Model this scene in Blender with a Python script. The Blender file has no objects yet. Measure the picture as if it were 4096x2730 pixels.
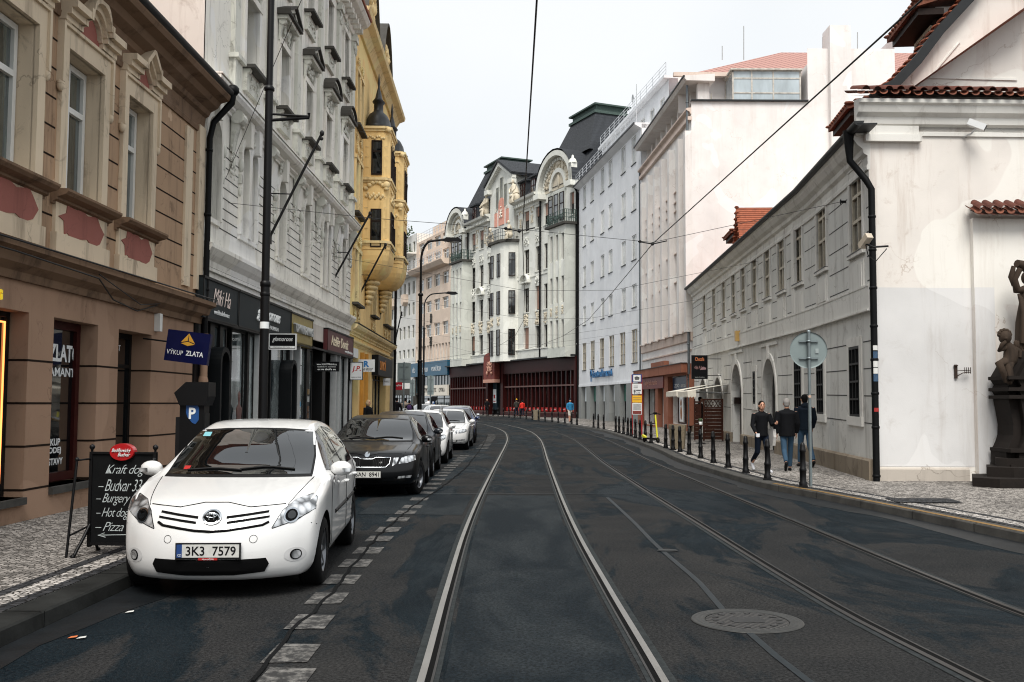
import bpy, bmesh, math, random
from mathutils import Vector, Matrix
from mathutils.bvhtree import BVHTree
R = math.radians
rnd = random.Random(7)
scn = bpy.context.scene
COL = scn.collection

# ------------------------------------------------------------------ camera
F = 3983.0; CAMH = 1.69; TH = math.atan(249 / F); RO = 0.005
CM = Matrix.Rotation(math.pi / 2 + TH, 3, 'X') @ Matrix.Rotation(RO, 3, 'Z')
cd = bpy.data.cameras.new('camera'); cam = bpy.data.objects.new('camera', cd); COL.objects.link(cam)
cam.matrix_world = Matrix.Translation((0, 0, CAMH)) @ CM.to_4x4()
cd.sensor_width = 36; cd.lens = F / 4096 * 36; cd.clip_end = 2000; cd.clip_start = 0.1
scn.camera = cam
def ray(px, py): return CM @ Vector(((px - 2048) / F, (1365 - py) / F, -1))
def hz(Y): return max(0.0, .004 * (Y - 30))
def G(px, py, dz=0.0):
    r = ray(px, py); z = dz
    for _ in range(25):
        t = (z - CAMH) / r.z; z = dz + hz(r.y * t)
    return Vector((r.x * t, r.y * t, z))
def atY(px, py, Y):
    r = ray(px, py); return Vector((r.x * Y / r.y, Y, CAMH + r.z * Y / r.y))

# ------------------------------------------------------------------ materials
MATS = {}
def nm(name):
    m = bpy.data.materials.new(name); m.use_nodes = True
    nt = m.node_tree; b = nt.nodes['Principled BSDF']
    return m, nt, b
def lin(c):
    return tuple(((v / 255) / 12.92 if v / 255 <= .04045 else ((v / 255 + .055) / 1.055) ** 2.4) for v in c)
def mixc(nt, fac, a, b, bt='MIX'):
    n = nt.nodes.new('ShaderNodeMix'); n.data_type = 'RGBA'; n.blend_type = bt
    for s, v in ((n.inputs[0], fac), (n.inputs[6], a), (n.inputs[7], b)):
        if hasattr(v, 'links'): nt.links.new(v, s)
        elif isinstance(v, (int, float)): s.default_value = v
        else: s.default_value = (*v[:3], 1)
    return n.outputs[2]
def noise(nt, scale, detail=4, vec=None, rough=.6, dist=0):
    n = nt.nodes.new('ShaderNodeTexNoise'); n.inputs['Scale'].default_value = scale
    n.inputs['Detail'].default_value = detail; n.inputs['Roughness'].default_value = rough
    n.inputs['Distortion'].default_value = dist
    if vec: nt.links.new(vec, n.inputs['Vector'])
    return n.outputs['Fac']
def ramp(nt, src, a, b, lo=0., hi=1.):
    n = nt.nodes.new('ShaderNodeMapRange'); nt.links.new(src, n.inputs[0])
    n.inputs[1].default_value = a; n.inputs[2].default_value = b
    n.inputs[3].default_value = lo; n.inputs[4].default_value = hi
    return n.outputs[0]
def coords(nt, kind='Object', scale=(1, 1, 1), rot=(0, 0, 0)):
    t = nt.nodes.new('ShaderNodeTexCoord'); mp = nt.nodes.new('ShaderNodeMapping')
    nt.links.new(t.outputs[kind], mp.inputs[0]); mp.inputs['Scale'].default_value = scale
    mp.inputs['Rotation'].default_value = rot
    return mp.outputs[0]
def bump(nt, b, h, strength=.3, dist=.01):
    n = nt.nodes.new('ShaderNodeBump'); n.inputs['Strength'].default_value = strength
    n.inputs['Distance'].default_value = dist; nt.links.new(h, n.inputs['Height'])
    nt.links.new(n.outputs[0], b.inputs['Normal'])
def math_(nt, op, a, b):
    n = nt.nodes.new('ShaderNodeMath'); n.operation = op
    for s, v in ((n.inputs[0], a), (n.inputs[1], b)):
        if hasattr(v, 'links'): nt.links.new(v, s)
        else: s.default_value = v
    return n.outputs[0]
def plaster(name, col, dirt=(60, 48, 38), amt=.35, rough=.85, patch=None):
    """painted render: broad tone shifts, rain streaks, blotches of grime, fine grain"""
    m, nt, b = nm(name); c = lin(col); d = lin(dirt)
    big = ramp(nt, noise(nt, .45, 5, coords(nt)), .35, .7)
    base = mixc(nt, big, c, tuple(v * .84 for v in c))
    st = ramp(nt, noise(nt, 1.0, 6, coords(nt, scale=(2.6, 2.6, .22)), .7), .52, .78, 0, amt)
    base = mixc(nt, st, base, d)
    bl = ramp(nt, noise(nt, 1.7, 8, coords(nt), .72, .6), .56, .8, 0, amt * 1.1)
    base = mixc(nt, bl, base, d)
    mend = ramp(nt, noise(nt, .35, 2, coords(nt), .4, 1.5), .60, .612, 0, .5)      # mended, repainted fields
    base = mixc(nt, mend, base, tuple(min(.85, v * 1.1 + .02) for v in c))
    ck = nt.nodes.new('ShaderNodeTexVoronoi'); ck.feature = 'DISTANCE_TO_EDGE'; ck.inputs['Scale'].default_value = .5
    ad = nt.nodes.new('ShaderNodeVectorMath'); n3 = nt.nodes.new('ShaderNodeTexNoise'); n3.inputs['Scale'].default_value = 1.8; n3.inputs['Detail'].default_value = 6
    cc = coords(nt); nt.links.new(cc, n3.inputs['Vector']); nt.links.new(cc, ad.inputs[0]); nt.links.new(n3.outputs['Color'], ad.inputs[1]); nt.links.new(ad.outputs[0], ck.inputs['Vector'])
    hair = math_(nt, 'MULTIPLY', ramp(nt, ck.outputs['Distance'], 0, .006, .5, 0), ramp(nt, noise(nt, .6, 2, coords(nt)), .5, .58))
    base = mixc(nt, hair, base, d)
    if patch: base = mixc(nt, ramp(nt, noise(nt, .8, 6, coords(nt), .6, 1.), .62, .64, 0, .8), base, lin(patch))
    nt.links.new(base, b.inputs['Base Color']); b.inputs['Roughness'].default_value = rough; b.inputs['Specular IOR Level'].default_value = .2
    bump(nt, b, noise(nt, 45, 3, coords(nt)), .25, .006)
    return m
def simple(name, col, rough=.5, metal=0., var=.15, vs=6., coat=0., bumpv=0., emit=0., spec=None):
    m, nt, b = nm(name); c = lin(col)
    if var:
        nt.links.new(mixc(nt, ramp(nt, noise(nt, vs, 5, coords(nt)), .35, .7), c, tuple(v * (1 - var) for v in c)), b.inputs['Base Color'])
    else: b.inputs['Base Color'].default_value = (*c, 1)
    b.inputs['Roughness'].default_value = rough; b.inputs['Metallic'].default_value = metal
    if coat: b.inputs['Coat Weight'].default_value = coat; b.inputs['Coat Roughness'].default_value = .03
    if spec is None and max(col) < 70 and rough > .3 and not metal: spec = .12
    if spec is not None: b.inputs['Specular IOR Level'].default_value = spec
    if bumpv: bump(nt, b, noise(nt, vs * 8, 3, coords(nt)), bumpv, .005)
    if emit: b.inputs['Emission Color'].default_value = (*c, 1); b.inputs['Emission Strength'].default_value = emit
    return m
def glassm(name, dark=(18, 22, 24), light=None, lo=.5, hi=.6, sc=1.5, rough=.04, stretch=(1, 1, .3), coat=1.0, spec=.5, cont=0):
    """window pane: mirror-like surface in front of a dim room or pale curtains; shop panes carry reflections in their colour"""
    m, nt, b = nm(name)
    if light:
        tv = coords(nt, scale=stretch)
        oi = nt.nodes.new('ShaderNodeObjectInfo')
        add = nt.nodes.new('ShaderNodeVectorMath'); nt.links.new(tv, add.inputs[0])
        cmb = nt.nodes.new('ShaderNodeCombineXYZ')
        k = math_(nt, 'MULTIPLY', oi.outputs['Random'], 40.0)
        nt.links.new(k, cmb.inputs[0]); nt.links.new(k, cmb.inputs[2]); nt.links.new(cmb.outputs[0], add.inputs[1])
        n = noise(nt, sc, 5, add.outputs[0], .6)
        nt.links.new(mixc(nt, ramp(nt, n, lo, hi), lin(dark), lin(light)), b.inputs['Base Color'])
    else: b.inputs['Base Color'].default_value = (*lin(dark), 1)
    b.inputs['Roughness'].default_value = rough; b.inputs['Coat Weight'].default_value = coat
    b.inputs['Coat Roughness'].default_value = .02; b.inputs['Specular IOR Level'].default_value = spec
    # old window glass is never quite flat
    bump(nt, b, noise(nt, 1.3, 2, coords(nt)), .06, .02)
    return m

# ------------------------------------------------------------------ mesh builder
class MB:
    def __init__(s): s.v = []; s.f = []; s.m = []; s.s = []
    def add(s, vs, fs, mi=0, sm=False):
        o = len(s.v); s.v += [tuple(v) for v in vs]
        for f in fs: s.f.append([o + i for i in f]); s.m.append(mi); s.s.append(sm)
    def box(s, x0, x1, y0, y1, z0, z1, mi=0):
        s.add([(x0, y0, z0), (x1, y0, z0), (x1, y1, z0), (x0, y1, z0), (x0, y0, z1), (x1, y0, z1), (x1, y1, z1), (x0, y1, z1)],
              [(0, 3, 2, 1), (4, 5, 6, 7), (0, 1, 5, 4), (1, 2, 6, 5), (2, 3, 7, 6), (3, 0, 4, 7)], mi)
    def quad(s, a, b, c, d, mi=0): s.add([a, b, c, d], [(0, 1, 2, 3)], mi)
    def prism(s, pts, d0, d1, axis='y', mi=0, sm=False):
        """closed outline pts (2-D) given depth along axis"""
        def P(p, d): return {'y': (p[0], d, p[1]), 'x': (d, p[0], p[1]), 'z': (p[0], p[1], d)}[axis]
        n = len(pts); vs = [P(p, d0) for p in pts] + [P(p, d1) for p in pts]
        fs = [tuple(range(n)), tuple(range(2 * n - 1, n - 1, -1))]
        s.add(vs, fs, mi, False)
        s.add(vs, [(i, (i + 1) % n, n + (i + 1) % n, n + i) for i in range(n)], mi, sm)
    def tube(s, pts, r, n=8, mi=0, caps=True, sm=True):
        pts = [Vector(p) for p in pts]; rs = r if isinstance(r, (list, tuple)) else [r] * len(pts)
        rings = []; up = None
        for i, p in enumerate(pts):
            d = (pts[min(i + 1, len(pts) - 1)] - pts[max(i - 1, 0)])
            if d.length < 1e-9: d = Vector((0, 0, 1))
            d.normalize()
            if up is None: up = Vector((0, 0, 1)) if abs(d.z) < .9 else Vector((1, 0, 0))
            a = d.cross(up)
            if a.length < 1e-4: a = d.cross(Vector((1, 0, 0)))
            a.normalize(); b = a.cross(d).normalized(); up = b
            rings.append([p + (a * math.cos(2 * math.pi * k / n) + b * math.sin(2 * math.pi * k / n)) * rs[i] for k in range(n)])
        vs = [v for g in rings for v in g]; fs = []
        for i in range(len(pts) - 1):
            for k in range(n): fs.append((i * n + k, i * n + (k + 1) % n, (i + 1) * n + (k + 1) % n, (i + 1) * n + k))
        s.add(vs, fs, mi, sm)
        if caps: s.add(rings[0], [tuple(range(n - 1, -1, -1))], mi); s.add(rings[-1], [tuple(range(n))], mi)
    def lathe(s, prof, c=(0, 0, 0), n=16, mi=0, axis='z', sm=True):
        vs = []; m = len(prof)
        for k in range(n):
            a = 2 * math.pi * k / n; ca, sa = math.cos(a), math.sin(a)
            for r, h in prof:
                if axis == 'z': vs.append((c[0] + r * ca, c[1] + r * sa, c[2] + h))
                elif axis == 'x': vs.append((c[0] + h, c[1] + r * ca, c[2] + r * sa))
                else: vs.append((c[0] + r * sa, c[1] + h, c[2] + r * ca))
        fs = [(k * m + i, ((k + 1) % n) * m + i, ((k + 1) % n) * m + i + 1, k * m + i + 1) for k in range(n) for i in range(m - 1)]
        s.add(vs, fs, mi, sm)
    def ball(s, c, r, n=8, mi=0):
        if not isinstance(r, (tuple, list)): r = (r, r, r)
        m = max(4, n // 2 + 1); vs = [(c[0], c[1], c[2] - r[2])]
        for j in range(1, m):
            t = -math.pi / 2 + math.pi * j / m
            for k in range(n):
                a = 2 * math.pi * k / n
                vs.append((c[0] + r[0] * math.cos(t) * math.cos(a), c[1] + r[1] * math.cos(t) * math.sin(a), c[2] + r[2] * math.sin(t)))
        vs.append((c[0], c[1], c[2] + r[2])); fs = []
        for k in range(n): fs.append((0, 1 + (k + 1) % n, 1 + k))
        for j in range(m - 2):
            for k in range(n):
                a = 1 + j * n; fs.append((a + k, a + (k + 1) % n, a + n + (k + 1) % n, a + n + k))
        l = len(vs) - 1; a = 1 + (m - 2) * n
        for k in range(n): fs.append((a + k, a + (k + 1) % n, l))
        s.add(vs, fs, mi, True)
    def mould(s, prof, u0, u1, z=0, mi=0, y=0):
        """moulding: open profile [(d,z)] bottom to top swept along local x, closed against the wall"""
        pts = [(y - .03, z + prof[0][1])] + [(y + d, z + h) for d, h in prof] + [(y - .03, z + prof[-1][1])]
        s.prism(pts, u0, u1, 'x', mi)
    def arch(s, uc, zc, r0, r1, y0, y1, a0=0, a1=180, n=12, mi=0, ry=1.0):
        """ring segment in the facade plane"""
        for i in range(n):
            t0 = R(a0 + (a1 - a0) * i / n); t1 = R(a0 + (a1 - a0) * (i + 1) / n)
            p = [(uc + r0 * math.cos(t0), zc + r0 * ry * math.sin(t0)), (uc + r1 * math.cos(t0), zc + r1 * ry * math.sin(t0)),
                 (uc + r1 * math.cos(t1), zc + r1 * ry * math.sin(t1)), (uc + r0 * math.cos(t1), zc + r0 * ry * math.sin(t1))]
            s.prism(p, y0, y1, 'y', mi)
    def wall(s, u0, u1, z0, z1, ops, dep=.25, mi=0, y=0, rmi=None):
        """rendered wall face with real openings and reveals; op = (ua,ub,za,zb[,arch rise])"""
        if rmi is None: rmi = mi
        us = sorted({u0, u1, *[q for o in ops for q in o[:2] if u0 < q < u1]})
        zs = sorted({z0, z1, *[q for o in ops for q in o[2:4] if z0 < q < z1]})
        for i in range(len(us) - 1):
            for j in range(len(zs) - 1):
                cu = (us[i] + us[i + 1]) / 2; cz = (zs[j] + zs[j + 1]) / 2
                if any(o[0] < cu < o[1] and o[2] < cz < o[3] for o in ops): continue
                s.quad((us[i + 1], y, zs[j]), (us[i], y, zs[j]), (us[i], y, zs[j + 1]), (us[i + 1], y, zs[j + 1]), mi)
        for o in ops:
            a, b, c, d = o[:4]; yi = y - dep; rise = o[4] if len(o) > 4 else 0
            s.quad((a, y, c), (a, yi, c), (a, yi, d - rise), (a, y, d - rise), rmi)
            s.quad((b, yi, c), (b, y, c), (b, y, d - rise), (b, yi, d - rise), rmi)
            s.quad((a, yi, c), (a, y, c), (b, y, c), (b, yi, c), rmi)
            if not rise: s.quad((a, y, d), (a, yi, d), (b, yi, d), (b, y, d), rmi)
            else:
                n = 16; uc = (a + b) / 2; rr = (b - a) / 2; zc = d - rise
                P = [(uc + rr * math.cos(math.pi * k / n), zc + rise * math.sin(math.pi * k / n)) for k in range(n + 1)]
                for k in range(n):
                    (ua, za), (ub, zb) = P[k], P[k + 1]
                    s.quad((ua, y, za), (ua, y, d), (ub, y, d), (ub, y, zb), mi)
                    s.quad((ua, yi, za), (ua, y, za), (ub, y, zb), (ub, yi, zb), rmi)
    def build(s, name, mats, parent=None, loc=None, rot=None, smooth=None):
        me = bpy.data.meshes.new(name); me.from_pydata(s.v, [], s.f)
        if not isinstance(mats, (list, tuple)): mats = [mats]
        for m in mats: me.materials.append(m)
        me.polygons.foreach_set('material_index', s.m)
        me.polygons.foreach_set('use_smooth', [smooth if smooth is not None else q for q in s.s])
        me.update()
        bm = bmesh.new(); bm.from_mesh(me)
        bmesh.ops.recalc_face_normals(bm, faces=bm.faces) if getattr(s, 'recalc', False) else None
        bm.to_mesh(me); bm.free()
        return obj(name, me, parent, loc, rot)
def obj(name, me, parent=None, loc=None, rot=None):
    o = bpy.data.objects.new(name, me); COL.objects.link(o)
    if parent: o.parent = parent
    if loc is not None: o.location = loc
    if rot is not None: o.rotation_euler = rot
    return o
def tag(o, label=None, cat=None, group=None, kind=None):
    if label: o['label'] = label
    if cat: o['category'] = cat
    if group: o['group'] = group
    if kind: o['kind'] = kind
    return o
def thing(name, label, cat, loc=(0, 0, 0), rz=0., group=None):
    o = bpy.data.objects.new(name, None); COL.objects.link(o); o.location = loc; o.rotation_euler = (0, 0, rz)
    o.empty_display_size = .2
    return tag(o, label, cat, group)
def copy_tree(o, parent=None):
    c = o.copy(); COL.objects.link(c); c.parent = parent
    for ch in o.children: copy_tree(ch, c)
    return c

_txt = {}
def text_mesh(s, width=None, height=None, shear=0., bold=0., extrude=.004, mat=None, spacing=1.):
    cu = bpy.data.curves.new('lettering', 'FONT'); cu.body = s; cu.shear = shear; cu.offset = bold
    cu.extrude = extrude; cu.size = 1; cu.resolution_u = 3; cu.space_character = spacing; cu.align_x = 'CENTER'
    t = bpy.data.objects.new('tmp_text', cu); COL.objects.link(t); bpy.context.view_layer.update()
    me = bpy.data.meshes.new_from_object(t.evaluated_get(bpy.context.evaluated_depsgraph_get()))
    bpy.data.objects.remove(t); bpy.data.curves.remove(cu); me.name = 'lettering'
    xs = [v.co.x for v in me.vertices]; ys = [v.co.y for v in me.vertices]
    w = max(xs) - min(xs); h = max(ys) - min(ys); cx = (max(xs) + min(xs)) / 2; cy = (max(ys) + min(ys)) / 2
    sx = width / w if width else (height / h); sy = height / h if height else sx
    for v in me.vertices: v.co = ((v.co.x - cx) * sx, (v.co.y - cy) * sy, v.co.z)
    me.materials.clear(); me.materials.append(mat)
    return me
def text_on(parent, s, u, y, z, mat, width=None, height=None, shear=0., bold=0., extrude=.004, name='lettering', face='y', spacing=1.):
    """lettering on a facade-like plane of its parent; the reader looks along -y (face 'y') or along +y (face '-y')"""
    me = text_mesh(s, width, height, shear, bold, extrude, mat, spacing)
    o = obj(name, me, parent, (u, y, z))
    o.rotation_euler = (math.pi / 2, 0, math.pi) if face == 'y' else (math.pi / 2, 0, 0)
    return o
# ------------------------------------------------------------------ world and sun
w = bpy.data.worlds.new('World'); scn.world = w; w.use_nodes = True
nt = w.node_tree; bg = nt.nodes['Background']
sky = nt.nodes.new('ShaderNodeTexSky'); sky.sky_type = 'NISHITA'; sky.sun_disc = False
SUN_EL, SUN_AZ = R(56), R(-177)      # sun behind the camera, to its left, behind thick cloud
sky.sun_elevation = SUN_EL; sky.sun_rotation = SUN_AZ
sky.dust_density = 3
tc = nt.nodes.new('ShaderNodeTexCoord')
n1 = nt.nodes.new('ShaderNodeTexNoise'); n1.inputs['Scale'].default_value = 1.6; n1.inputs['Detail'].default_value = 4
nt.links.new(tc.outputs['Generated'], n1.inputs['Vector'])
cl = mixc(nt, ramp(nt, n1.outputs['Fac'], .38, .66), (7.2, 7.6, 7.9), (8.5, 8.65, 8.7))
nt.links.new(mixc(nt, .9, sky.outputs[0], cl), bg.inputs['Color'])
bg.inputs['Strength'].default_value = .101
sl = bpy.data.lights.new('sun', 'SUN'); sl.energy = 3.2; sl.angle = R(32); sl.color = (1, .96, .9)
so = bpy.data.objects.new('sun', sl); COL.objects.link(so)
sd = Vector((math.sin(SUN_AZ) * math.cos(SUN_EL), math.cos(SUN_AZ) * math.cos(SUN_EL), math.sin(SUN_EL)))
so.rotation_euler = sd.to_track_quat('Z', 'Y').to_euler()
so.location = (0, 0, 60)
scn.view_settings.view_transform = 'Standard'; scn.view_settings.look = 'None'
scn.view_settings.exposure = 0.3; scn.view_settings.gamma = 1
scn.cycles.filter_width = 1.1; scn.cycles.max_bounces = 6; scn.cycles.diffuse_bounces = 3; scn.cycles.glossy_bounces = 4
scn.cycles.caustics_reflective = False; scn.cycles.caustics_refractive = False

# ------------------------------------------------------------------ curves on the ground
def crom(pts, step=.5):
    P = [Vector(p) for p in pts]; out = []
    for i in range(len(P) - 1):
        p0 = P[max(i - 1, 0)]; p1 = P[i]; p2 = P[i + 1]; p3 = P[min(i + 2, len(P) - 1)]
        n = max(1, int((p2 - p1).length / step))
        d1 = (p2 - p0); d2 = (p3 - p1); L = (p2 - p1).length
        m1 = d1 * (L / max(d1.length, 1e-6)); m2 = d2 * (L / max(d2.length, 1e-6))
        for k in range(n):
            t = k / n; t2 = t * t; t3 = t2 * t
            out.append(p1 * (2 * t3 - 3 * t2 + 1) + m1 * (t3 - 2 * t2 + t) + p2 * (-2 * t3 + 3 * t2) + m2 * (t3 - t2))
    out.append(P[-1]); return out
def offs(pts, d):
    out = []
    for i, p in enumerate(pts):
        t = (pts[min(i + 1, len(pts) - 1)] - pts[max(i - 1, 0)]).normalized()
        out.append(p + Vector((t.y, -t.x)) * d)          # d > 0: to the right of travel
    return out
def strip(mb, a, b, dz, mi=0, dzb=None):
    dzb = dz if dzb is None else dzb
    for i in range(len(a) - 1):
        mb.quad((a[i].x, a[i].y, hz(a[i].y) + dz), (b[i].x, b[i].y, hz(b[i].y) + dzb),
                (b[i + 1].x, b[i + 1].y, hz(b[i + 1].y) + dzb), (a[i + 1].x, a[i + 1].y, hz(a[i + 1].y) + dz), mi)
LC = crom([(.22, -6), (.2, 3), (.2, 6), (.16, 9), (.13, 13), (.17, 18.4), (.36, 31), (.49, 38.4), (.55, 45.7), (.36, 54.9), (-.15, 62), (-.7, 67), (-1.55, 73), (-4.3, 84), (-8.6, 96), (-13.5, 108), (-22, 128)])
RC = crom([(4.4, -6), (3.85, 3), (3.6, 6.2), (3.43, 8.5), (3.37, 14.5), (3.34, 20), (3.36, 28), (3.5, 38), (3.53, 46), (3.15, 55.3), (2.6, 62), (2.02, 67.4), (1.1, 73.2), (-1.6, 84.5), (-5.7, 97), (-10.6, 109), (-19, 130)])
KR = crom([(9.5, -8), (7.6, 5), (6.75, 9), (6.32, 12.4), (6.12, 13.95), (5.83, 15.98), (5.5, 18.08), (5.2, 19.5), (5.02, 21), (4.87, 25.1), (4.86, 29.5), (5.05, 34), (5.15, 38.9), (5.2, 46), (5.16, 53.3), (4.95, 58), (4.55, 62.7), (4.17, 66), (3.6, 73.2), (2.9, 82), (1.7, 91), (-.3, 99.5), (-3.4, 104.5), (-9.5, 117), (-20, 137)])
KL = crom([(-3.52, -6), (-3.49, 7), (-3.46, 9.2), (-3.46, 20), (-3.5, 40), (-3.6, 50), (-4.0, 53.5), (-5.2, 56), (-8, 57.6), (-30, 60)])

# asphalt: dry brown-grey patches, damp blue-black ones, seams
m, nt, b = nm('asphalt')
g = coords(nt, 'Object'); gs = coords(nt, 'Object', scale=(.55, .17, 1))
wet = noise(nt, 1.0, 10, gs, .68, 1.1)
wet2 = ramp(nt, wet, .485, .535)
dry = mixc(nt, ramp(nt, noise(nt, .7, 6, g), .3, .7), (.0178, .0178, .0178), (.0100, .0108, .0116))
damp = mixc(nt, ramp(nt, noise(nt, .9, 4, g), .3, .7), (.0022, .0044, .0062), (.0056, .0090, .0116))
c1 = mixc(nt, wet2, dry, damp)
agg = noise(nt, 95, 3, g, .8)
c2 = mixc(nt, ramp(nt, noise(nt, 42, 2, g, .75), .36, .68), c1, (2.9, 2.85, 2.8), 'MULTIPLY')
c3 = mixc(nt, ramp(nt, noise(nt, 120, 1, g, .5), .66, .74, 0, .6), c2, (.085, .08, .075))
c4 = mixc(nt, ramp(nt, noise(nt, 2.2, 7, coords(nt, 'Object', scale=(.5, 2.4, 1)), .7, .4), .63, .69, 0, .55), c3, (.006, .007, .008))
nt.links.new(c4, b.inputs['Base Color'])
nt.links.new(ramp(nt, wet, .46, .60, .85, .5), b.inputs['Roughness'])
b.inputs['Specular IOR Level'].default_value = .04
bump(nt, b, agg, .8, .01)
M_ASPH = m
m, nt, b = nm('asphalt_patch'); g = coords(nt)
c1 = mixc(nt, ramp(nt, noise(nt, 1.1, 7, coords(nt, scale=(1, .35, 1)), .65, .6), .42, .6), (.0040, .0060, .0076), (.0105, .0128, .0142))
nt.links.new(mixc(nt, ramp(nt, noise(nt, 42, 2, g, .75), .36, .68), c1, (3.2, 3.2, 3.2), 'MULTIPLY'), b.inputs['Base Color'])
b.inputs['Roughness'].default_value = .7; b.inputs['Specular IOR Level'].default_value = .06
bump(nt, b, noise(nt, 95, 3, g, .8), .5, .006)
M_PATCH = m
M_TAR = simple('sealed_joint', (34, 41, 45), .45, var=.3, vs=9)
M_CRACK = simple('crack', (14, 15, 16), .9)
def cobble(name, sc, ca, cb, joint, mossy=0):
    m, nt, b = nm(name); g = coords(nt)
    v = nt.nodes.new('ShaderNodeTexVoronoi'); v.feature = 'F1'; v.inputs['Scale'].default_value = sc; v.inputs['Randomness'].default_value = .62
    nt.links.new(g, v.inputs['Vector'])
    e = nt.nodes.new('ShaderNodeTexVoronoi'); e.feature = 'DISTANCE_TO_EDGE'; e.inputs['Scale'].default_value = sc; e.inputs['Randomness'].default_value = .62
    nt.links.new(g, e.inputs['Vector'])
    sep = nt.nodes.new('ShaderNodeSeparateColor'); nt.links.new(v.outputs['Color'], sep.inputs[0])
    st = mixc(nt, ramp(nt, sep.outputs[0], .1, .9), ca, cb)
    st = mixc(nt, ramp(nt, noise(nt, .8, 6, g, .7, .5), .5, .7, 0, .6), st, tuple(q * .5 for q in ca))
    k = ramp(nt, e.outputs['Distance'], .03, .09)
    nt.links.new(mixc(nt, k, joint, st), b.inputs['Base Color']); b.inputs['Roughness'].default_value = .8; b.inputs['Specular IOR Level'].default_value = .2
    bump(nt, b, ramp(nt, e.outputs['Distance'], 0, .14), .9, .012)
    return m
M_COB = cobble('mosaic_paving', 18, (.13, .12, .11), (.46, .425, .39), (.02, .018, .016))
M_COBL = cobble('pale_mosaic', 15, (.3, .28, .26), (.62, .58, .54), (.03, .028, .025))
M_COBD = cobble('dark_setts', 12, (.022, .024, .027), (.06, .06, .064), (.008, .008, .008))
M_KERB = simple('granite_kerb', (70, 68, 64), .85, var=.6, vs=3, bumpv=.4)
M_KERBL = simple('dark_granite_kerb', (44, 45, 44), .85, var=.6, vs=3, bumpv=.4)
M_YEL = simple('worn_yellow_paint', (132, 100, 50), .8, var=.45, vs=8)
M_RAIL = simple('rail_steel', (160, 157, 152), .34, .75, var=.2, vs=2)
M_RAILR = simple('rusty_rail_steel', (44, 41, 39), .45, .3, var=.35, vs=2)
M_GROOVE = simple('rail_groove', (6, 6, 6), .9, var=0)
M_JOINT = simple('rail_joint_filler', (50, 54, 55), .8, var=.5, vs=14, bumpv=.4)

# ground sheet reaching far beyond what can be seen
mb = MB()
xs = [-400, -120, -60, -40] + [-30 + 2 * i for i in range(31)] + [60, 120, 400]
ys = [-200, -60, -20, 0, 15, 30, 45, 60, 75, 90, 105, 120, 150, 200, 300, 600]
for i in range(len(xs) - 1):
    for j in range(len(ys) - 1):
        mb.quad((xs[i], ys[j], hz(ys[j])), (xs[i + 1], ys[j], hz(ys[j])), (xs[i + 1], ys[j + 1], hz(ys[j + 1])), (xs[i], ys[j + 1], hz(ys[j + 1])))
tag(mb.build('road', M_ASPH), kind='structure')
# cut-in darker lane between the rails from 18 m towards the viewer, with its transverse seam
def clip(pts, y0, y1): return [p for p in pts if y0 <= p.y <= y1]
mb = MB(); L = clip(LC, -6, 18.6)
strip(mb, offs(L, -.60), offs(L, .60), .004)
strip(mb, offs(clip(LC, 15, 18.6), -2.45), offs(clip(LC, 15, 18.6), -.88), .004)
tag(mb.build('road_patch', M_PATCH), kind='structure')
mb = MB()
sj = [Vector(p[:2]) for p in (G(2700, 2730), G(3170, 2610), G(2940, 2380), G(2840, 2240), G(2700, 2120), G(2610, 2055), G(2510, 1985))]
sj = [Vector((2.2, 3.5)), Vector(G(3230, 2725)[:2])] + [Vector(G(x, y)[:2]) for x, y in ((3010, 2545), (2890, 2440), (2800, 2335), (2690, 2240), (2612, 2170), (2540, 2095), (2430, 1992))]
sjc = crom([tuple(p) for p in sj], .4)
strip(mb, offs(sjc, -.028), offs(sjc, .028), .006)
a = Vector((-2.35, 18.6)); bq = Vector((2.25, 18.75)); t = crom([tuple(a), tuple(bq)], .3)
strip(mb, offs(t, -.02), offs(t, .02), .009)
tag(mb.build('road_joint', M_TAR), kind='structure')
mb = MB(); g1 = clip(KL, -6, 50); g2 = clip(KR, -6, 66); wv_ = random.Random(11)
def gut(K, sg, wd):
    w_ = [wd * (1 + .5 * math.sin(i * .31) * math.sin(i * .13 + 1) + wv_.uniform(-.12, .12)) for i in range(len(K))]
    inner = [K[i] + (offs(K, 1)[i] - K[i]) * sg * w_[i] for i in range(len(K))]
    strip(mb, K, inner, .0035)
    return inner
gut(g1, 1, .55); gut(g2, -1, .42)
tag(mb.build('damp_gutter', simple('damp_gutter_asphalt', (22, 26, 29), .5, var=.5, vs=5, bumpv=.5, spec=.25)), kind='structure')
mb = MB()          # long crack beside the parking line
ck = [Vector(G(x, y)[:2]) for x, y in ((1015, 2730), (1080, 2640), (1170, 2530), (1250, 2455), (1325, 2375), (1420, 2255), (1540, 2120), (1650, 2030), (1745, 1965), (1850, 1885), (1890, 1840), (1935, 1778), (1950, 1740))]
ckc = crom([tuple(p) for p in ck], .25); wob = random.Random(3)
ckc = [p + Vector((wob.uniform(-.02, .02), 0)) for p in ckc]
strip(mb, offs(ckc, -.016), offs(ckc, .016), .011)
tag(mb.build('road_crack', M_CRACK), kind='structure')

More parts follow.
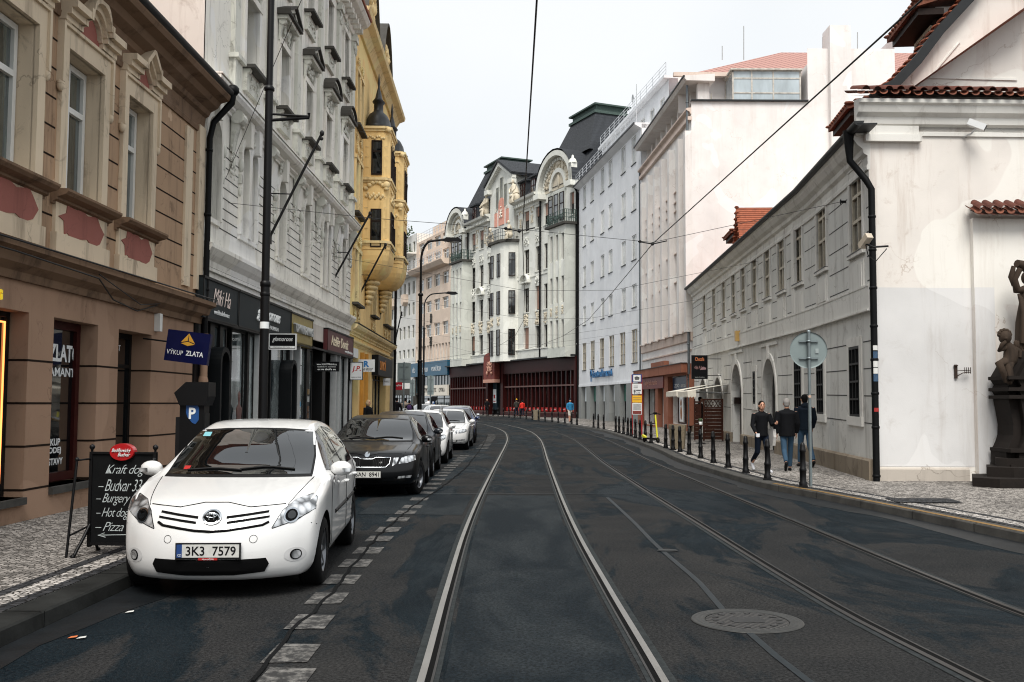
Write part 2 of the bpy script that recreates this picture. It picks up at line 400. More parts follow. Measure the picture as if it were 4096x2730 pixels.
# parking bay line of short wide dashes
m, nt, b = nm('worn_white_paint'); g = coords(nt)
pn = ramp(nt, noise(nt, 9, 8, g, .8), .46, .62)
nt.links.new(mixc(nt, pn, (.018, .0175, .017), (.18, .172, .16)), b.inputs['Base Color']); b.inputs['Roughness'].default_value = .8
M_WHITE = m
mb = MB()
dash = [(1150, 2720), (1180, 2616), (1253, 2490), (1320, 2395), (1378, 2320), (1432, 2255), (1481, 2204), (1525, 2157), (1560, 2120), (1598, 2080), (1629, 2052), (1655, 2029), (1682, 1998), (1703, 1973), (1722, 1955), (1740, 1937), (1756, 1920), (1768, 1904), (1781, 1893), (1792, 1882), (1803, 1872), (1814, 1863), (1824, 1854), (1834, 1845), (1843, 1838), (1851, 1831), (1860, 1825)]
for x, y in dash:
    p = G(x, y)
    mb.quad((p.x - .17, p.y - .26, hz(p.y) + .007), (p.x + .13, p.y - .24, hz(p.y) + .007), (p.x + .13, p.y + .24, hz(p.y) + .007), (p.x - .17, p.y + .26, hz(p.y) + .007))
for i in range(14):
    Y = 36.5 + i * 1.15; X = -1.13 + .012 * (Y - 36) - (max(0, Y - 46) ** 2) * .006
    mb.quad((X - .16, Y - .24, hz(Y) + .007), (X + .25, Y - .24, hz(Y) + .007), (X + .25, Y + .24, hz(Y) + .007), (X - .16, Y + .24, hz(Y) + .007))
mb.box(-1.95, -1.0, 31.6, 31.85, hz(31.7) + .001, hz(31.7) + .008)
tag(mb.build('road_marking', M_WHITE), kind='structure')

# ------------------------------------------------------------------ tram rails, each laid in its own filler
def rail(cl, side, label, mhead):
    c = offs(cl, side * .7175)
    r = thing('tram_rail', label, 'rail', (c[0].x, c[0].y, 0), 0, 'grooved tram rails in the road')
    o = Vector((c[0].x, c[0].y)); q = [p - o for p in c]
    def st(a, b, z, z2=None):
        m = MB()
        A = offs(q, a); B = offs(q, b); z2 = z if z2 is None else z2
        for i in range(len(q) - 1):
            ya, yb = A[i].y + o.y, A[i + 1].y + o.y
            m.quad((A[i].x, A[i].y, hz(ya) + z), (B[i].x, B[i].y, hz(ya) + z2), (B[i + 1].x, B[i + 1].y, hz(yb) + z2), (A[i + 1].x, A[i + 1].y, hz(yb) + z))
        return m
    s = side
    st(-.0 * s - s * .085, s * .10, .0045).build('joint_filler', M_JOINT, r)
    st(s * 0, s * .046, .012).build('rail_head', mhead, r)
    gw = .036 if mhead is M_RAIL else .05
    st(-s * gw, 0, .0085).build('groove', M_GROOVE, r)
    st(-s * (gw + .016), -s * gw, .011).build('guard_lip', M_RAILR, r)
rail(LC, -1, 'polished rail nearest the parked cars, left of the foreground lane', M_RAIL)
rail(LC, 1, 'polished rail with wide black groove, second from the parked cars', M_RAIL)
rail(RC, -1, 'dark rail beside the big round manhole cover', M_RAILR)
rail(RC, 1, 'dark rail nearest the yellow painted kerb', M_RAILR)

# ------------------------------------------------------------------ pavements
def wallx_r(Y):
    P = [(-20, 24), (20.2, 24), (20.8, 7.53), (27.05, 8.17), (53.7, 9.77), (68.5, 8.96), (89.3, 5.98), (120.2, -7.4), (144.5, -17.6)]
    for (a, xa), (b, xb) in zip(P, P[1:]):
        if a <= Y <= b: return xa + (xb - xa) * (Y - a) / (b - a)
    return P[-1][1]
def kerbs(name, K, side, mk, lab, yel=None):
    mb = MB(); A = K; B = offs(K, side * .3)
    up = .12
    A2 = offs(K, side * .02)
    strip(mb, A, A2, -.02, 0, up - .015); strip(mb, A2, offs(K, side * .035), up - .015, 0, up); strip(mb, offs(K, side * .035), B, up, 0)
    o = mb.build(name, mk); tag(o, kind='structure'); return o
kerbs('kerb', KR, 1, M_KERB, ''); kerbs('kerb', KL, -1, M_KERBL, '')
# kerb stones are separate blocks: fine dark joints across them
mb = MB()
for K, sd_ in ((KR, 1), (KL, -1)):
    acc = 0
    for i in range(1, len(K) - 1):
        acc += (K[i] - K[i - 1]).length
        if acc > 1.25 and K[i].y < 60:
            acc = 0; t = (K[i + 1] - K[i - 1]).normalized(); n = Vector((t.y, -t.x)) * sd_; p = K[i] - n * .003; q = K[i] + n * .3; t = t * .006
            z = hz(p.y)
            mb.quad((p.x - t.x, p.y - t.y, z), (p.x + t.x, p.y + t.y, z), (p.x + t.x, p.y + t.y, z + .124), (p.x - t.x, p.y - t.y, z + .124))
            mb.quad((p.x - t.x, p.y - t.y, z + .124), (p.x + t.x, p.y + t.y, z + .124), (q.x + t.x, q.y + t.y, z + .124), (q.x - t.x, q.y - t.y, z + .124))
tag(mb.build('kerb_joint', M_CRACK), kind='structure')
mb = MB(); K = clip(KR, -8, 20.3); strip(mb, offs(K, .07), offs(K, .17), .1245)
tag(mb.build('kerb_line', M_YEL), kind='structure')
# right pavement: sheets of mosaic paving rising gently to the walls
mb = MB(); I = offs(KR, .3)
wx = []
for p in I:
    if p.y < 21.5: wx.append(Vector((24, p.y)))
    else: wx.append(Vector((wallx_r(p.y) + .3, p.y)))
fx = []
for i, p in enumerate(I):
    if p.y > 89: # beyond the bend walk on along the facade line
        fx.append(Vector((p.x + 9, p.y + 5)))
    else: fx.append(wx[i])
strip(mb, I, fx, .12, 0, .135)
tag(mb.build('pavement', M_COB), kind='structure')
mb = MB()
for a_, b_, mi in ((.30, .42, 1), (.42, .66, 0), (.66, .78, 1)): strip(mb, offs(KR, a_), offs(KR, b_), .126, mi)
for a_, b_, mi in ((-.30, -.42, 1), (-.42, -.62, 0), (-.62, -.74, 1)): strip(mb, offs(clip(KL, -6, 56), b_), offs(clip(KL, -6, 56), a_), .126, mi)
for k in range(5):       # paler squares of the mosaic pattern
    Y = 22 + k * 4.6; mb.quad((5.75, Y, .13), (7.0, Y + .1, .13), (7.15, Y + 2.6, .13), (5.72, Y + 2.5, .13), 0)
tag(mb.build('pavement_band', [M_COBL, M_COBD]), kind='structure')
mb = MB(); I = offs(KL, -.3)
for i in range(len(I) - 1):
    a, b_ = I[i], I[i + 1]
    xa = -7.5 if a.y < 54 else a.x - .0; xb = -7.5 if b_.y < 54 else b_.x
    if b_.y < 54.5: mb.quad((xa, a.y, hz(a.y) + .15), (a.x, a.y, hz(a.y) + .12), (b_.x, b_.y, hz(b_.y) + .12), (xb, b_.y, hz(b_.y) + .15))
tag(mb.build('pavement', M_COB), kind='structure')
# far corner pavement on the left, across the side street
mb = MB(); mb.prism([(-7.6, 76), (-5.6, 79), (-6.3, 84), (-11.5, 97), (-17, 109), (-60, 112), (-60, 70)], .1, hz(100) + .13, 'z')
tag(mb.build('pavement', M_COB), kind='structure')
# small things set in the ground
mb = MB(); p = G(3690, 2035)
mb.quad((p.x - .55, p.y - .38, .137), (p.x + .5, p.y - .38, .137), (p.x + .6, p.y + .35, .137), (p.x - .5, p.y + .35, .137))
o = mb.build('access_cover', M_COBD, None); tag(o, 'dark square paving cover set in the pale mosaic pavement', 'cover')
# ------------------------------------------------------------------ facade tools
class Fac:
    """a building: local x runs right-to-left as seen from the street, local y points out to the street"""
    def __init__(s, name, p0, p1, label, cat='building', rise=0.0):
        s.p0 = Vector(p0); s.p1 = Vector(p1); s.L = (s.p1 - s.p0).length; s.d = (s.p1 - s.p0).normalized(); s.n = Vector((-s.d.y, s.d.x))
        s.root = thing(name, label, cat, (p0[0], p0[1], 0), math.atan2(s.d.y, s.d.x))
        if rise: s.root.rotation_euler.rotate_axis('Y', -rise)
    def uz(s, px, py=1500, off=0.0):
        r = ray(px, py); o = s.p0 + s.n * off
        # o + u d = t (rx, ry)
        det = s.d.x * (-r.y) - (-r.x) * s.d.y
        u = (-o.x * -r.y + r.x * -o.y) / det; t = (s.d.x * -o.y - s.d.y * -o.x) / det
        return u, CAMH + r.z * t
    def U(s, px, off=0., py=1500): return s.uz(px, py, off)[0]
    def Z(s, px, py, off=0.): return s.uz(px, py, off)[1]
_wc = {}
def win(P, ua, ub, za, zb, rec, fm, gm, cols=(.5,), rows=(.65,), fw=.06, bar=.045, dep=.06, name='window', rot=0, sill=None, gdep=None, tint=None):
    """window = frame mesh with a pane child (and a sill child); cached by size"""
    w = round(ub - ua, 2); h = round(zb - za, 2)
    key = (w, h, fm.name, gm.name, tuple(cols), tuple(rows), fw, bar, dep, sill)
    if key not in _wc:
        m = MB()
        m.box(0, fw, 0, dep, 0, h); m.box(w - fw, w, 0, dep, 0, h); m.box(fw, w - fw, 0, dep, h - fw, h); m.box(fw, w - fw, 0, dep, 0, fw)
        for r_ in rows: m.box(fw, w - fw, .002, dep + .008, h * r_ - bar * .6, h * r_ + bar * .6)
        for c in cols: m.box(w * c - bar / 2, w * c + bar / 2, .004, dep + .004, fw, h - fw)
        g_ = MB(); g_.quad((w - fw * .5, dep * .35, fw * .5), (fw * .5, dep * .35, fw * .5), (fw * .5, dep * .35, h - fw * .5), (w - fw * .5, dep * .35, h - fw * .5))
        def mk(q, nme, mat):
            o = q.build(nme, mat); me = o.data; bpy.data.objects.remove(o); return me
        s_ = None
        if sill: s2 = MB(); s2.box(-.08, w + .08, rec - .02, rec + sill, -.09, -.004); s_ = mk(s2, 'sill', fm)
        _wc[key] = (mk(m, 'window', fm), mk(g_, 'pane', gm), s_)
    a, b_, c = _wc[key]
    o = obj(name, a, P, (ua, -rec, za)); obj('pane', b_, o)
    if c: obj('sill', c, o)
    return o
def orn(mb, u, z, w, h, y=.0, seed=0, mi=0, dens=1.):
    """plaster relief: scrolls, leaves and a boss, mirrored about its centre"""
    r_ = random.Random(seed)
    n = max(3, int(7 * dens))
    for k in range(n):
        x = r_.uniform(.04, .46) * w; zz = r_.uniform(-.46, .46) * h; q = min(w, h) * r_.uniform(.06, .13)
        for sg in (-1, 1): mb.ball((u + sg * x, y + q * .3, z + zz), (q, q * .8, q * r_.uniform(.8, 1.6)), 6, mi)
    for k in range(2):
        cx = r_.uniform(.2, .32) * w; cz = (-.2 + .4 * k) * h; q = min(w, h) * .17
        for sg in (-1, 1):
            pts = []
            for j in range(13):
                t = j / 12; a = t * 8.2; rr = q * (1 - t * .85)
                pts.append((u + sg * (cx + rr * math.cos(a)), y + .03, z + cz + rr * math.sin(a)))
            mb.tube(pts, [q * .22 * (1 - .5 * j / 12) for j in range(13)], 5, mi, False)
    mb.ball((u, y + .02, z), (w * .12, min(w, h) * .12, h * .17), 8, mi)
def scroll(mb, u, z, w, h, y=0., mi=0):
    """bracket with a volute at its head"""
    mb.lathe([(0, -w / 2), (h * .2, -w / 2), (h * .2, w / 2), (0, w / 2)], (u, y + h * .2, z), 12, mi, 'x', False)
    mb.prism([(y, z), (y + h * .26, z - h * .05), (y + h * .12, z - h * .6), (y + .04, z - h), (y, z - h)], u - w / 2 * .8, u + w / 2 * .8, 'x', mi)
def pediment(mb, u, z, w, h, y0, y1, kind, t=.1, mi=0, rmi=None):
    rmi = mi if rmi is None else rmi
    if kind == 'tri':
        o = [(u - w / 2, z), (u + w / 2, z), (u + w / 2, z + t), (u, z + h + t), (u - w / 2, z + t)]
        mb.prism([(u - w / 2, z), (u + w / 2, z), (u + w / 2, z + t), (u - w / 2, z + t)], y0, y1, 'y', mi)
        for sg in (-1, 1): mb.prism([(u + sg * w / 2, z + t), (u, z + h), (u, z + h + t), (u + sg * w / 2, z + 2 * t)], y0, y1 + .004, 'y', rmi)
    else:
        mb.prism([(u - w / 2, z), (u + w / 2, z), (u + w / 2, z + t), (u - w / 2, z + t)], y0, y1, 'y', mi)
        mb.arch(u, z + t, w / 2 - t, w / 2, y0, y1 + .004, 0, 180, 12, rmi, h / (w / 2))
CORN = [(0, 0), (.05, 0), (.05, .06), (.12, .1), (.12, .16), (.25, .22), (.3, .3), (.3, .36), (0, .38)]
def cscale(p, sd, sz): return [(a * sd, b * sz) for a, b in p]

W_WHITE = simple('white_window_paint', (226, 226, 222), .35, var=.06)
W_CREAM = simple('aged_cream_window_paint', (196, 186, 166), .6, var=.3)
W_GREY = simple('grey_stone_frame', (170, 170, 160), .8, var=.2)
W_DARK = simple('dark_brown_window_paint', (44, 34, 30), .5, var=.3)
W_BLACK = simple('black_metal_frame', (11, 12, 13), .5, var=.2, spec=.25)
W_MAROON = simple('maroon_shopfront_paint', (58, 22, 20), .45, var=.3)
W_ALU = simple('dull_aluminium', (176, 179, 179), .45, .2, var=.15)
G_DARK = glassm('dark_window_glass', (10, 13, 15))
G_CURT = glassm('curtained_window_glass', (26, 32, 32), (86, 96, 92), .38, .62, 3.0, stretch=(6, 6, .2))
G_FAR = glassm('far_window_glass', (20, 24, 26), (120, 122, 118), .50, .62, .9, stretch=(.8, .8, .8))
G_PALE = glassm('pale_window_glass', (90, 98, 102), (196, 200, 202), .40, .6, .8, stretch=(.8, .8, .8), rough=.1)
G_SHOP = glassm('shop_window_glass', (34, 44, 48), (150, 160, 160), .42, .62, 1.1, stretch=(1.3, 1.3, .7))  # pale patches are street reflections painted into the pane colour
G_LOUVRE = glassm('grey_shuttered_glass', (92, 94, 88), (140, 140, 130), .45, .6, 2.0, rough=.5, coat=0)
M_BLIND = simple('brown_roller_blind', (150, 116, 100), .8, var=.2, vs=3)
M_BLACK = simple('black_paint', (9, 9, 11), .45, var=.2, spec=.25)
M_IRON = simple('dark_iron', (14, 14, 16), .5, .3, var=.3)
M_ZINC = simple('grey_zinc', (110, 116, 120), .5, .6, var=.25)
M_PIPE = simple('painted_downpipe', (18, 19, 20), .5, .0, var=.25)
def tiles(name, col, axis_scale=6.0, var=.5):
    m, nt, b = nm(name); c = lin(col)
    g = coords(nt); wv = nt.nodes.new('ShaderNodeTexWave'); wv.bands_direction = 'X'; wv.inputs['Scale'].default_value = axis_scale; nt.links.new(g, wv.inputs['Vector'])
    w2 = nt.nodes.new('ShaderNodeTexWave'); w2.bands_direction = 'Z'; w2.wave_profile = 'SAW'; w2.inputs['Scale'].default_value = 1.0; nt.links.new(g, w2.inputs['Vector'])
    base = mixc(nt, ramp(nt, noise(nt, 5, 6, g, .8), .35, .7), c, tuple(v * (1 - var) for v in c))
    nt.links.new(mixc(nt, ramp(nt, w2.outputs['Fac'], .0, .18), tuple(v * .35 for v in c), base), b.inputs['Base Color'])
    b.inputs['Roughness'].default_value = .75
    bump(nt, b, math_(nt, 'ADD', wv.outputs['Fac'], w2.outputs['Fac']), .8, .04)
    return m
M_SLATE = tiles('dark_slate_tiles', (52, 56, 62)); M_TILE = tiles('red_clay_tiles', (164, 90, 60)); M_PINKT = tiles('faded_pink_tiles', (206, 150, 140), 3, .2)
M_COPPER = simple('green_copper', (70, 88, 82), .8, var=.4)
M_SHEET = simple('dark_roof_sheet', (30, 32, 34), .5, .3, var=.3)

def back(fac, z0, z1, depth, mat, L0=0, L1=None, name='rear_wall', y=-.02, dep0=.5):
    """the rest of the block behind the street front: party walls, back wall"""
    L1 = fac.L if L1 is None else L1; m = MB()
    m.quad((L0, -depth, z0), (L0, y, z0), (L0, y, z1), (L0, -depth, z1)); m.quad((L1, y, z0), (L1, -depth, z0), (L1, -depth, z1), (L1, y, z1))
    m.quad((L0, -depth, z0), (L1, -depth, z0), (L1, -depth, z1), (L0, -depth, z1)); m.quad((L0, y, z1), (L1, y, z1), (L1, -depth, z1), (L0, -depth, z1))
    return m.build(name, mat, fac.root)
def mitre(profile): return profile

# =================================================================== A: brown house, left foreground
P_BRN = plaster('stained_ochre_render', (178, 148, 120), (60, 44, 35), 1., patch=(206, 178, 150)); P_CRM = plaster('stained_cream_stone', (220, 202, 176), (80, 62, 48), .95)
P_RED = plaster('brick_red_plaster', (158, 100, 90), (104, 68, 60), .6); P_SHOPB = plaster('tan_ground_floor_paint', (162, 132, 110), (88, 68, 56), .45)
P_DKST = plaster('grimy_brown_cornice', (124, 100, 80), (36, 28, 24), .95)
A = Fac('brown_house', (-6.2, 19.6), (-6.46, 2.0), 'ochre and cream two-storey house with red plaster panels beside the blackboard')
r = A.root
w2a, w2b = sorted((A.U(257, 0, 400), A.U(403, 0, 400))); w3a, w3b = sorted((A.U(499, 0, 560), A.U(598, 0, 560)))
zT = A.Z(403, 300); zB = A.Z(390, 828); zTb = zT
sp = (w2a + w2b) / 2 - (w3a + w3b) / 2; ww = (w2b - w2a)
wins = [(w3a, w3b), (w2a, w2b)] + [(w2a + sp * k, w2b + sp * k) for k in (1, 2, 3)]
zs0 = A.Z(785, 1222); zgr = A.Z(868, 300, .6)             # top of shop, eave
zTs = A.Z(219, 1270)                                        # shop opening heads
z_ap = A.Z(285, 1030)                                       # bottom of aprons
# ground floor openings
d1 = sorted((A.U(209, 0, 1500), A.U(387, 0, 1500))); d2 = sorted((A.U(470, 0, 1500), A.U(602, 0, 1500))); d0 = (A.U(108, 0, 1500), A.U(108, 0, 1500) + 1.75)
ops = [(d1[0], d1[1], .52, zTs), (d2[0], d2[1], -.2, zTs), (d0[0], d0[1], .45, zTs), (d0[1] + 1.0, d0[1] + 2.8, .45, zTs), (d0[1] + 3.8, d0[1] + 5.6, -.2, zTs)]
m = MB(); m.wall(0, A.L, -.3, zs0, ops, .42)
GR = m
gz = [zTs - .62 - .56 * k for k in range(5)]
piers = [(0, d2[0]), (d2[1], d1[0]), (d1[1], d0[0]), (d0[1], d0[1] + 1.0)]
for (a, b_) in piers:
    for z in gz:
        if z > .2: m.box(a - .004 if a else 0, b_ + .004, -.36, .003, z - .014, z + .014, 1)
M_GRV = simple('shadowed_groove', (38, 28, 22), .95, var=.1)
m.build('ground_floor_wall', [P_SHOPB, M_GRV], r)
# upper wall
ops = [(a, b_, zB, zT) for a, b_ in wins]
m = MB(); m.wall(0, A.L, zs0, zgr - .1, ops, .36, rmi=1); q = (zT - zB) / 5
for k in range(-2, 8):
    z = zB + q * k
    if not zs0 + .4 < z < zgr - .9: continue
    edges = [(w3a - ww * .95, w3a - .38 * ww)]
    us = [(w3a - .24, 'l')]
    m.box(1.02, w3a - .25, -.01, .004, z - .013, z + .013, 2)
    m.box(.36, .66, -.01, .004, z - .1, z - .076, 2)
    for (a, b_), (c, d) in zip(wins, wins[1:]): m.box(b_ + .24, c - .24, -.01, .004, z - .013, z + .013, 2)
m.build('upper_wall', [P_BRN, P_CRM, M_GRV], r)
m = MB()
m.box(0.0, .36, -.02, .07, zs0 + .3, zgr - .75); m.build('corner_pilaster', P_CRM, r); m = MB()
m.box(.66, 1.02, -.02, .045, zs0 + .3, zgr - .95); m.build('pale_pilaster', P_CRM, r)
for (a, b_) in wins:
    m = MB(); c = (a + b_) / 2
    for x0, x1 in ((a - .2, a), (b_, b_ + .2)): m.box(x0, x1, -.02, .06, zB - .02, zT + .0)
    m.box(a - .2, b_ + .2, -.02, .06, zT, zT + .26); m.box(a - .26, b_ + .26, -.02, .1, zT + .26, zT + .31)
    for x0, x1 in ((a - .26, a - .2), (b_ + .2, b_ + .26)):
        m.box(x0, x1, -.02, .1, zT - .55, zT + .26); m.ball(((x0 + x1) / 2, .05, zT - .6), (.05, .06, .09), 8)
    m.box(a - .24, b_ + .24, -.02, .05, z_ap, zB - .2)               # apron
    m.box(a - .28, b_ + .28, -.02, .09, z_ap - .0, z_ap + .26)
    m.build('window_surround', P_CRM, r)
for i, (a, b_) in enumerate(wins):
    m = MB(); c = (a + b_) / 2; w = b_ - a
    # broken cartouche of red plaster
    hh = (zB - .24 - z_ap - .1) / 2; zc = (zB - .25 + z_ap + .27) / 2
    o = [(-.5, -.5), (-.3, -.8), (-.12, -.55), (.1, -.62), (.2, -1.0), (.42, -.55), (.5, -.62), (.52, 0), (.66, .2), (.46, .45), (.44, .9), (.18, .85), (.1, 1.02), (-.12, .7), (-.4, .95), (-.5, .5), (-.62, .1)]
    jr = random.Random(i * 5 + 2)
    m.prism([(c + x * w * .98, zc + (z + jr.uniform(-.06, .06)) * hh) for x, z in o], .04, .062, 'y'); m.build('red_plaster_panel', P_RED, r); m = MB()
    m.box(a + .02, b_ - .02, -.02, .065, zT + .311, zT + .42)
    if i == 1: m.arch(c, zT + .4, 0.0, .27, 0, .06, 0, 180, 10)
    else: m.prism([(c - .26, zT + .41), (c + .26, zT + .41), (c, zT + .72)], 0, .06, 'y')
    m.build('red_plaster_panel', P_RED, r)
# hood mouldings: one arched, the rest gabled, made of stepped profiles
for i, (a, b_) in enumerate(wins):
    m = MB(); c = (a + b_) / 2; hw = (b_ - a) / 2 + .26; z0 = zT + .32
    for j, (pr, dz, th) in enumerate(((.12, 0, .08), (.19, .08, .09), (.27, .17, .1))):
        rr = .3
        if i == 1:
            path = [(-hw, 0), (-rr - .06, 0), (-rr - .06, .07)] + [(rr * math.cos(R(180 - 20 * k)), .08 + .95 * rr * math.sin(R(180 - 20 * k))) for k in range(10)] + [(rr + .06, .07), (rr + .06, 0), (hw, 0)]
        else: path = [(-hw, 0), (-rr, 0), (-rr, .08), (0, .36), (rr, .08), (rr, 0), (hw, 0)]
        for (x0, za), (x1, zb) in zip(path, path[1:]):
            if abs(x1 - x0) < 1e-6:
                m.box(c + x0 - .03, c + x0 + .03, -.02, pr + .006, z0 + dz + min(za, zb), z0 + dz + max(za, zb) + th)
            else: m.prism([(c + x0, z0 + dz + za), (c + x1, z0 + dz + zb), (c + x1, z0 + dz + zb + th), (c + x0, z0 + dz + za + th)], -.02, pr, 'y')
    for sg in (-1, 1): scroll(m, c + sg * (hw - .1), z0 + .02, .14, .3, 0)
    m.build('hood_moulding', P_CRM, r)
for (a, b_) in wins: m = MB(); m.mould(cscale(CORN, .85, .55), a - .32, b_ + .32, zB - .24); m.build('window_ledge', P_DKST, r)
m = MB(); m.mould([(0, 0), (.06, 0), (.08, .1), (.2, .18), (.24, .3), (.34, .34), (.34, .42), (0, .46)], -.05, A.L, zs0 - .36)
m.build('string_cornice', P_DKST, r)
m = MB(); m.mould([(0, -.78), (.035, -.78), (.05, -.7), (.035, -.68), (.035, -.42), (.1, -.38), (.14, -.3), (.28, -.22), (.34, -.12), (.5, -.07), (.54, .0), (.54, .06), (0, .08)], -.05, A.L, zgr - .1)
m.build('eaves_cornice', P_DKST, r)
m = MB()       # half-round gutter and downpipe
gz_ = zgr + .02
m.prism([(.52 + .09 * math.cos(R(180 + 15 * k)), gz_ + .09 * math.sin(R(180 + 15 * k))) for k in range(13)], -.15, A.L, 'x', 0)
m.box(-.12, A.L, .0, .56, gz_ - .005, gz_ + .03)
m.build('gutter', M_SHEET, r)
m = MB()
m.tube([(-.1, .54, gz_), (-.1, .54, gz_ - .2), (-.05, .2, gz_ - .62), (-.02, .14, gz_ - .95), (-.02, .13, 3.4), (-.02, .13, zs0 - .6)], [.09, .07, .06, .06, .06, .06], 12)
for z in (zs0 + .3, zs0 + 1.8, zs0 + 3.1): m.lathe([(.06, 0), (.075, 0), (.075, .05), (.06, .05)], (-.02, .13, z), 12)
m.ball((-.1, .56, gz_ + .05), (.13, .13, .12)); m.build('downpipe', M_PIPE, r)
m = MB(); m.tube([(-.02, .13, zs0 - .55), (-.02, .12, .1)], .075, 12); m.lathe([(.075, 0), (.1, .02), (.1, .16), (.085, .22), (.075, .24)], (-.02, .12, 1.95), 12); m.lathe([(.075, 0), (.09, .02), (.09, .08), (.075, .1)], (-.02, .12, 1.75), 12)
m.build('downpipe', P_SHOPB, r)
m = MB(); m.quad((-.15, .5, gz_ + .03), (A.L, .5, gz_ + .03), (A.L, -5, gz_ + 3.6), (-.15, -5, gz_ + 3.6)); m.build('roof', M_TILE, r)
back(A, -.3, zgr - .05, 9, P_BRN)
for a, b_ in wins: win(r, a + .02, b_ - .02, zB + .02, zT - .02, .3, W_WHITE, G_CURT, (.5,), (.66,), .085, .07, .08)
# shop windows of the brown house
win(r, d1[0] + .1, d1[1] - .0, .55, zTs, .3, W_MAROON, G_DARK, (), (), .12, .05, .08, 'shop_window')
m = MB(); m.box(d1[0] - .0, d1[1], -.3, .06, .42, .52); m.build('stone_sill', M_KERB, r); m = MB(); m.box(d0[0], d0[1], -.3, .06, .36, .45); m.build('stone_sill', M_KERB, r)
win(r, d0[0] + .02, d0[1], .46, zTs, .3, W_BLACK, G_DARK, (), (), .07, .05, .06, 'shop_window')
win(r, d2[0], d2[1], .05, zTs, .4, W_BLACK, G_DARK, (.5,), (.8,), .09, .05, .06, 'shop_door')
for k in range(2): win(r, ops[0][0] * 0 + d0[1] + 1.0 + 2.8 * k, d0[1] + 2.8 + 2.8 * k, .46, zTs, .3, W_MAROON, G_DARK, (.5,), (), .1, .05, .06, 'shop_window')
M_NEON = simple('lit_orange_tube', (255, 150, 80), .5, var=0, emit=2.2)
m = MB(); un = A.U(12, -.27, 1500); m.box(un - .012, un + .012, -.28, -.255, .62, A.Z(12, 1285, -.27)); m.box(un, d0[1], -.28, -.255, A.Z(12, 1285, -.27) - .02, A.Z(12, 1285, -.27)); m.build('neon_tube', M_NEON, r)
M_LETW = simple('white_lettering', (225, 228, 228), .5, var=.03); M_LETB = simple('black_lettering', (14, 14, 16), .5, var=0)
gy = -.3 + .035
def txA(s, x0, x1, y0, y1, bold=.02, shear=0):
    u0, u1 = A.U(x0, gy, (y0 + y1) / 2), A.U(x1, gy, (y0 + y1) / 2); zc = A.Z((x0 + x1) / 2, (y0 + y1) / 2, gy); h = abs(A.Z((x0 + x1) / 2, y0, gy) - A.Z((x0 + x1) / 2, y1, gy))
    return text_on(r, s, (u0 + u1) / 2, gy, zc, M_LETW, width=abs(u1 - u0), height=h * .95, bold=bold, shear=shear, extrude=.002)
txA('ZLATO', 196, 317, 1378, 1452, .03); txA('DIAMANTY', 168, 316, 1471, 1508, .02)
txA('NÁKUP', 170, 240, 1748, 1786); txA('PRODEJ', 168, 243, 1790, 1823); txA('ZÁSTAVY', 165, 250, 1827, 1863)
zz = A.Z(480, 1393, -.33); text_on(r, 'ST', A.U(478, -.33, 1393), -.345, zz, M_LETW, height=.1)
text_on(r, 'G', A.U(2, .15, 1178), .12, A.Z(2, 1178, .15), simple('yellow_letter', (232, 200, 40), .5, var=0, emit=.3), height=.13, bold=.06, extrude=.03)
m = MB(); u_, z_ = A.uz(275, 1015); m.box(u_ - .05, u_ + .05, 0, .07, z_ - .09, z_ + .09); m.build('house_number_plate', simple('red_enamel', (160, 46, 34), .4), r)
m = MB(); u_, z_ = A.uz(636, 1290, .06); m.box(u_ - .06, u_ + .06, .0, .1, z_ - .16, z_ + .15); o = m.build('alarm_box', W_WHITE, None); 
o.location = A.root.matrix_world.translation; o.parent = r; o.location = (0, 0, 0)
# slack cables along the string course
m = MB(); u0, z0 = A.uz(40, 1010, .3); u1, z1 = A.uz(380, 1115, .3); u2, z2 = A.uz(440, 1200, .2); u3, z3 = A.uz(560, 1245, .2); u4, z4 = A.uz(680, 1210, .15); u5, z5 = A.uz(697, 1192, .15)
m.tube([(u0 + 4, .36, z0), (u0, .36, z0 + .02), (u1, .36, z1), (u2, .25, z2), (u3, .15, z3), (u4, .1, z4), (u5, .1, z5)], .012, 5)
m.tube([(u1, .36, z1 + .06), ((u1 + u4) / 2, .3, z3 + .08), (u4, .1, z4 - .02)], .009, 5); m.tube([(u0 + 4, .38, z0 + .12), (0, .38, zs0 + .1)], .014, 5)
m.build('cable', M_BLACK, r)

# =================================================================== B: white stuccoed house
P_WHT = plaster('weathered_white_stucco', (238, 235, 226), (104, 96, 84), .75); P_ORN = plaster('grey_stucco_ornament', (216, 216, 206), (76, 70, 60), .95)
P_LEDGE = plaster('dark_ledge_covering', (74, 72, 68), (40, 38, 36), .5); P_BAND = plaster('pale_band_render', (214, 207, 198), (130, 110, 96), .6)
B = Fac('white_stucco_house', (-6.05, 37.0), (-6.2, 19.6), 'tall white stucco house with scrolls and a row of shops under dark fascias')
r = B.root
def bu(Y): return B.L * (37.0 - Y) / 17.4
bays = [bu(y) for y in (35.2, 32.15, 29.1, 26.05, 22.9)] + [bu(20.15)]
zc2 = B.Z(898, 315, .3) - .1; zc1 = B.Z(792, 949, .15); zfas = B.Z(937, 1166, .12)
f1b, f1t = B.Z(1210, 1093), B.Z(1210, 803); f2b, f2t = B.Z(1210, 545), B.Z(1210, 318); f3b, f3t = B.Z(1310, 200), B.Z(1310, 50)
f3b = max(f3b, f2t + 1.3); f3t = f3b + 1.7; ztop = f3t + 1.0
ops = []; dbl = {1: 1, 4: 1}
WN = []
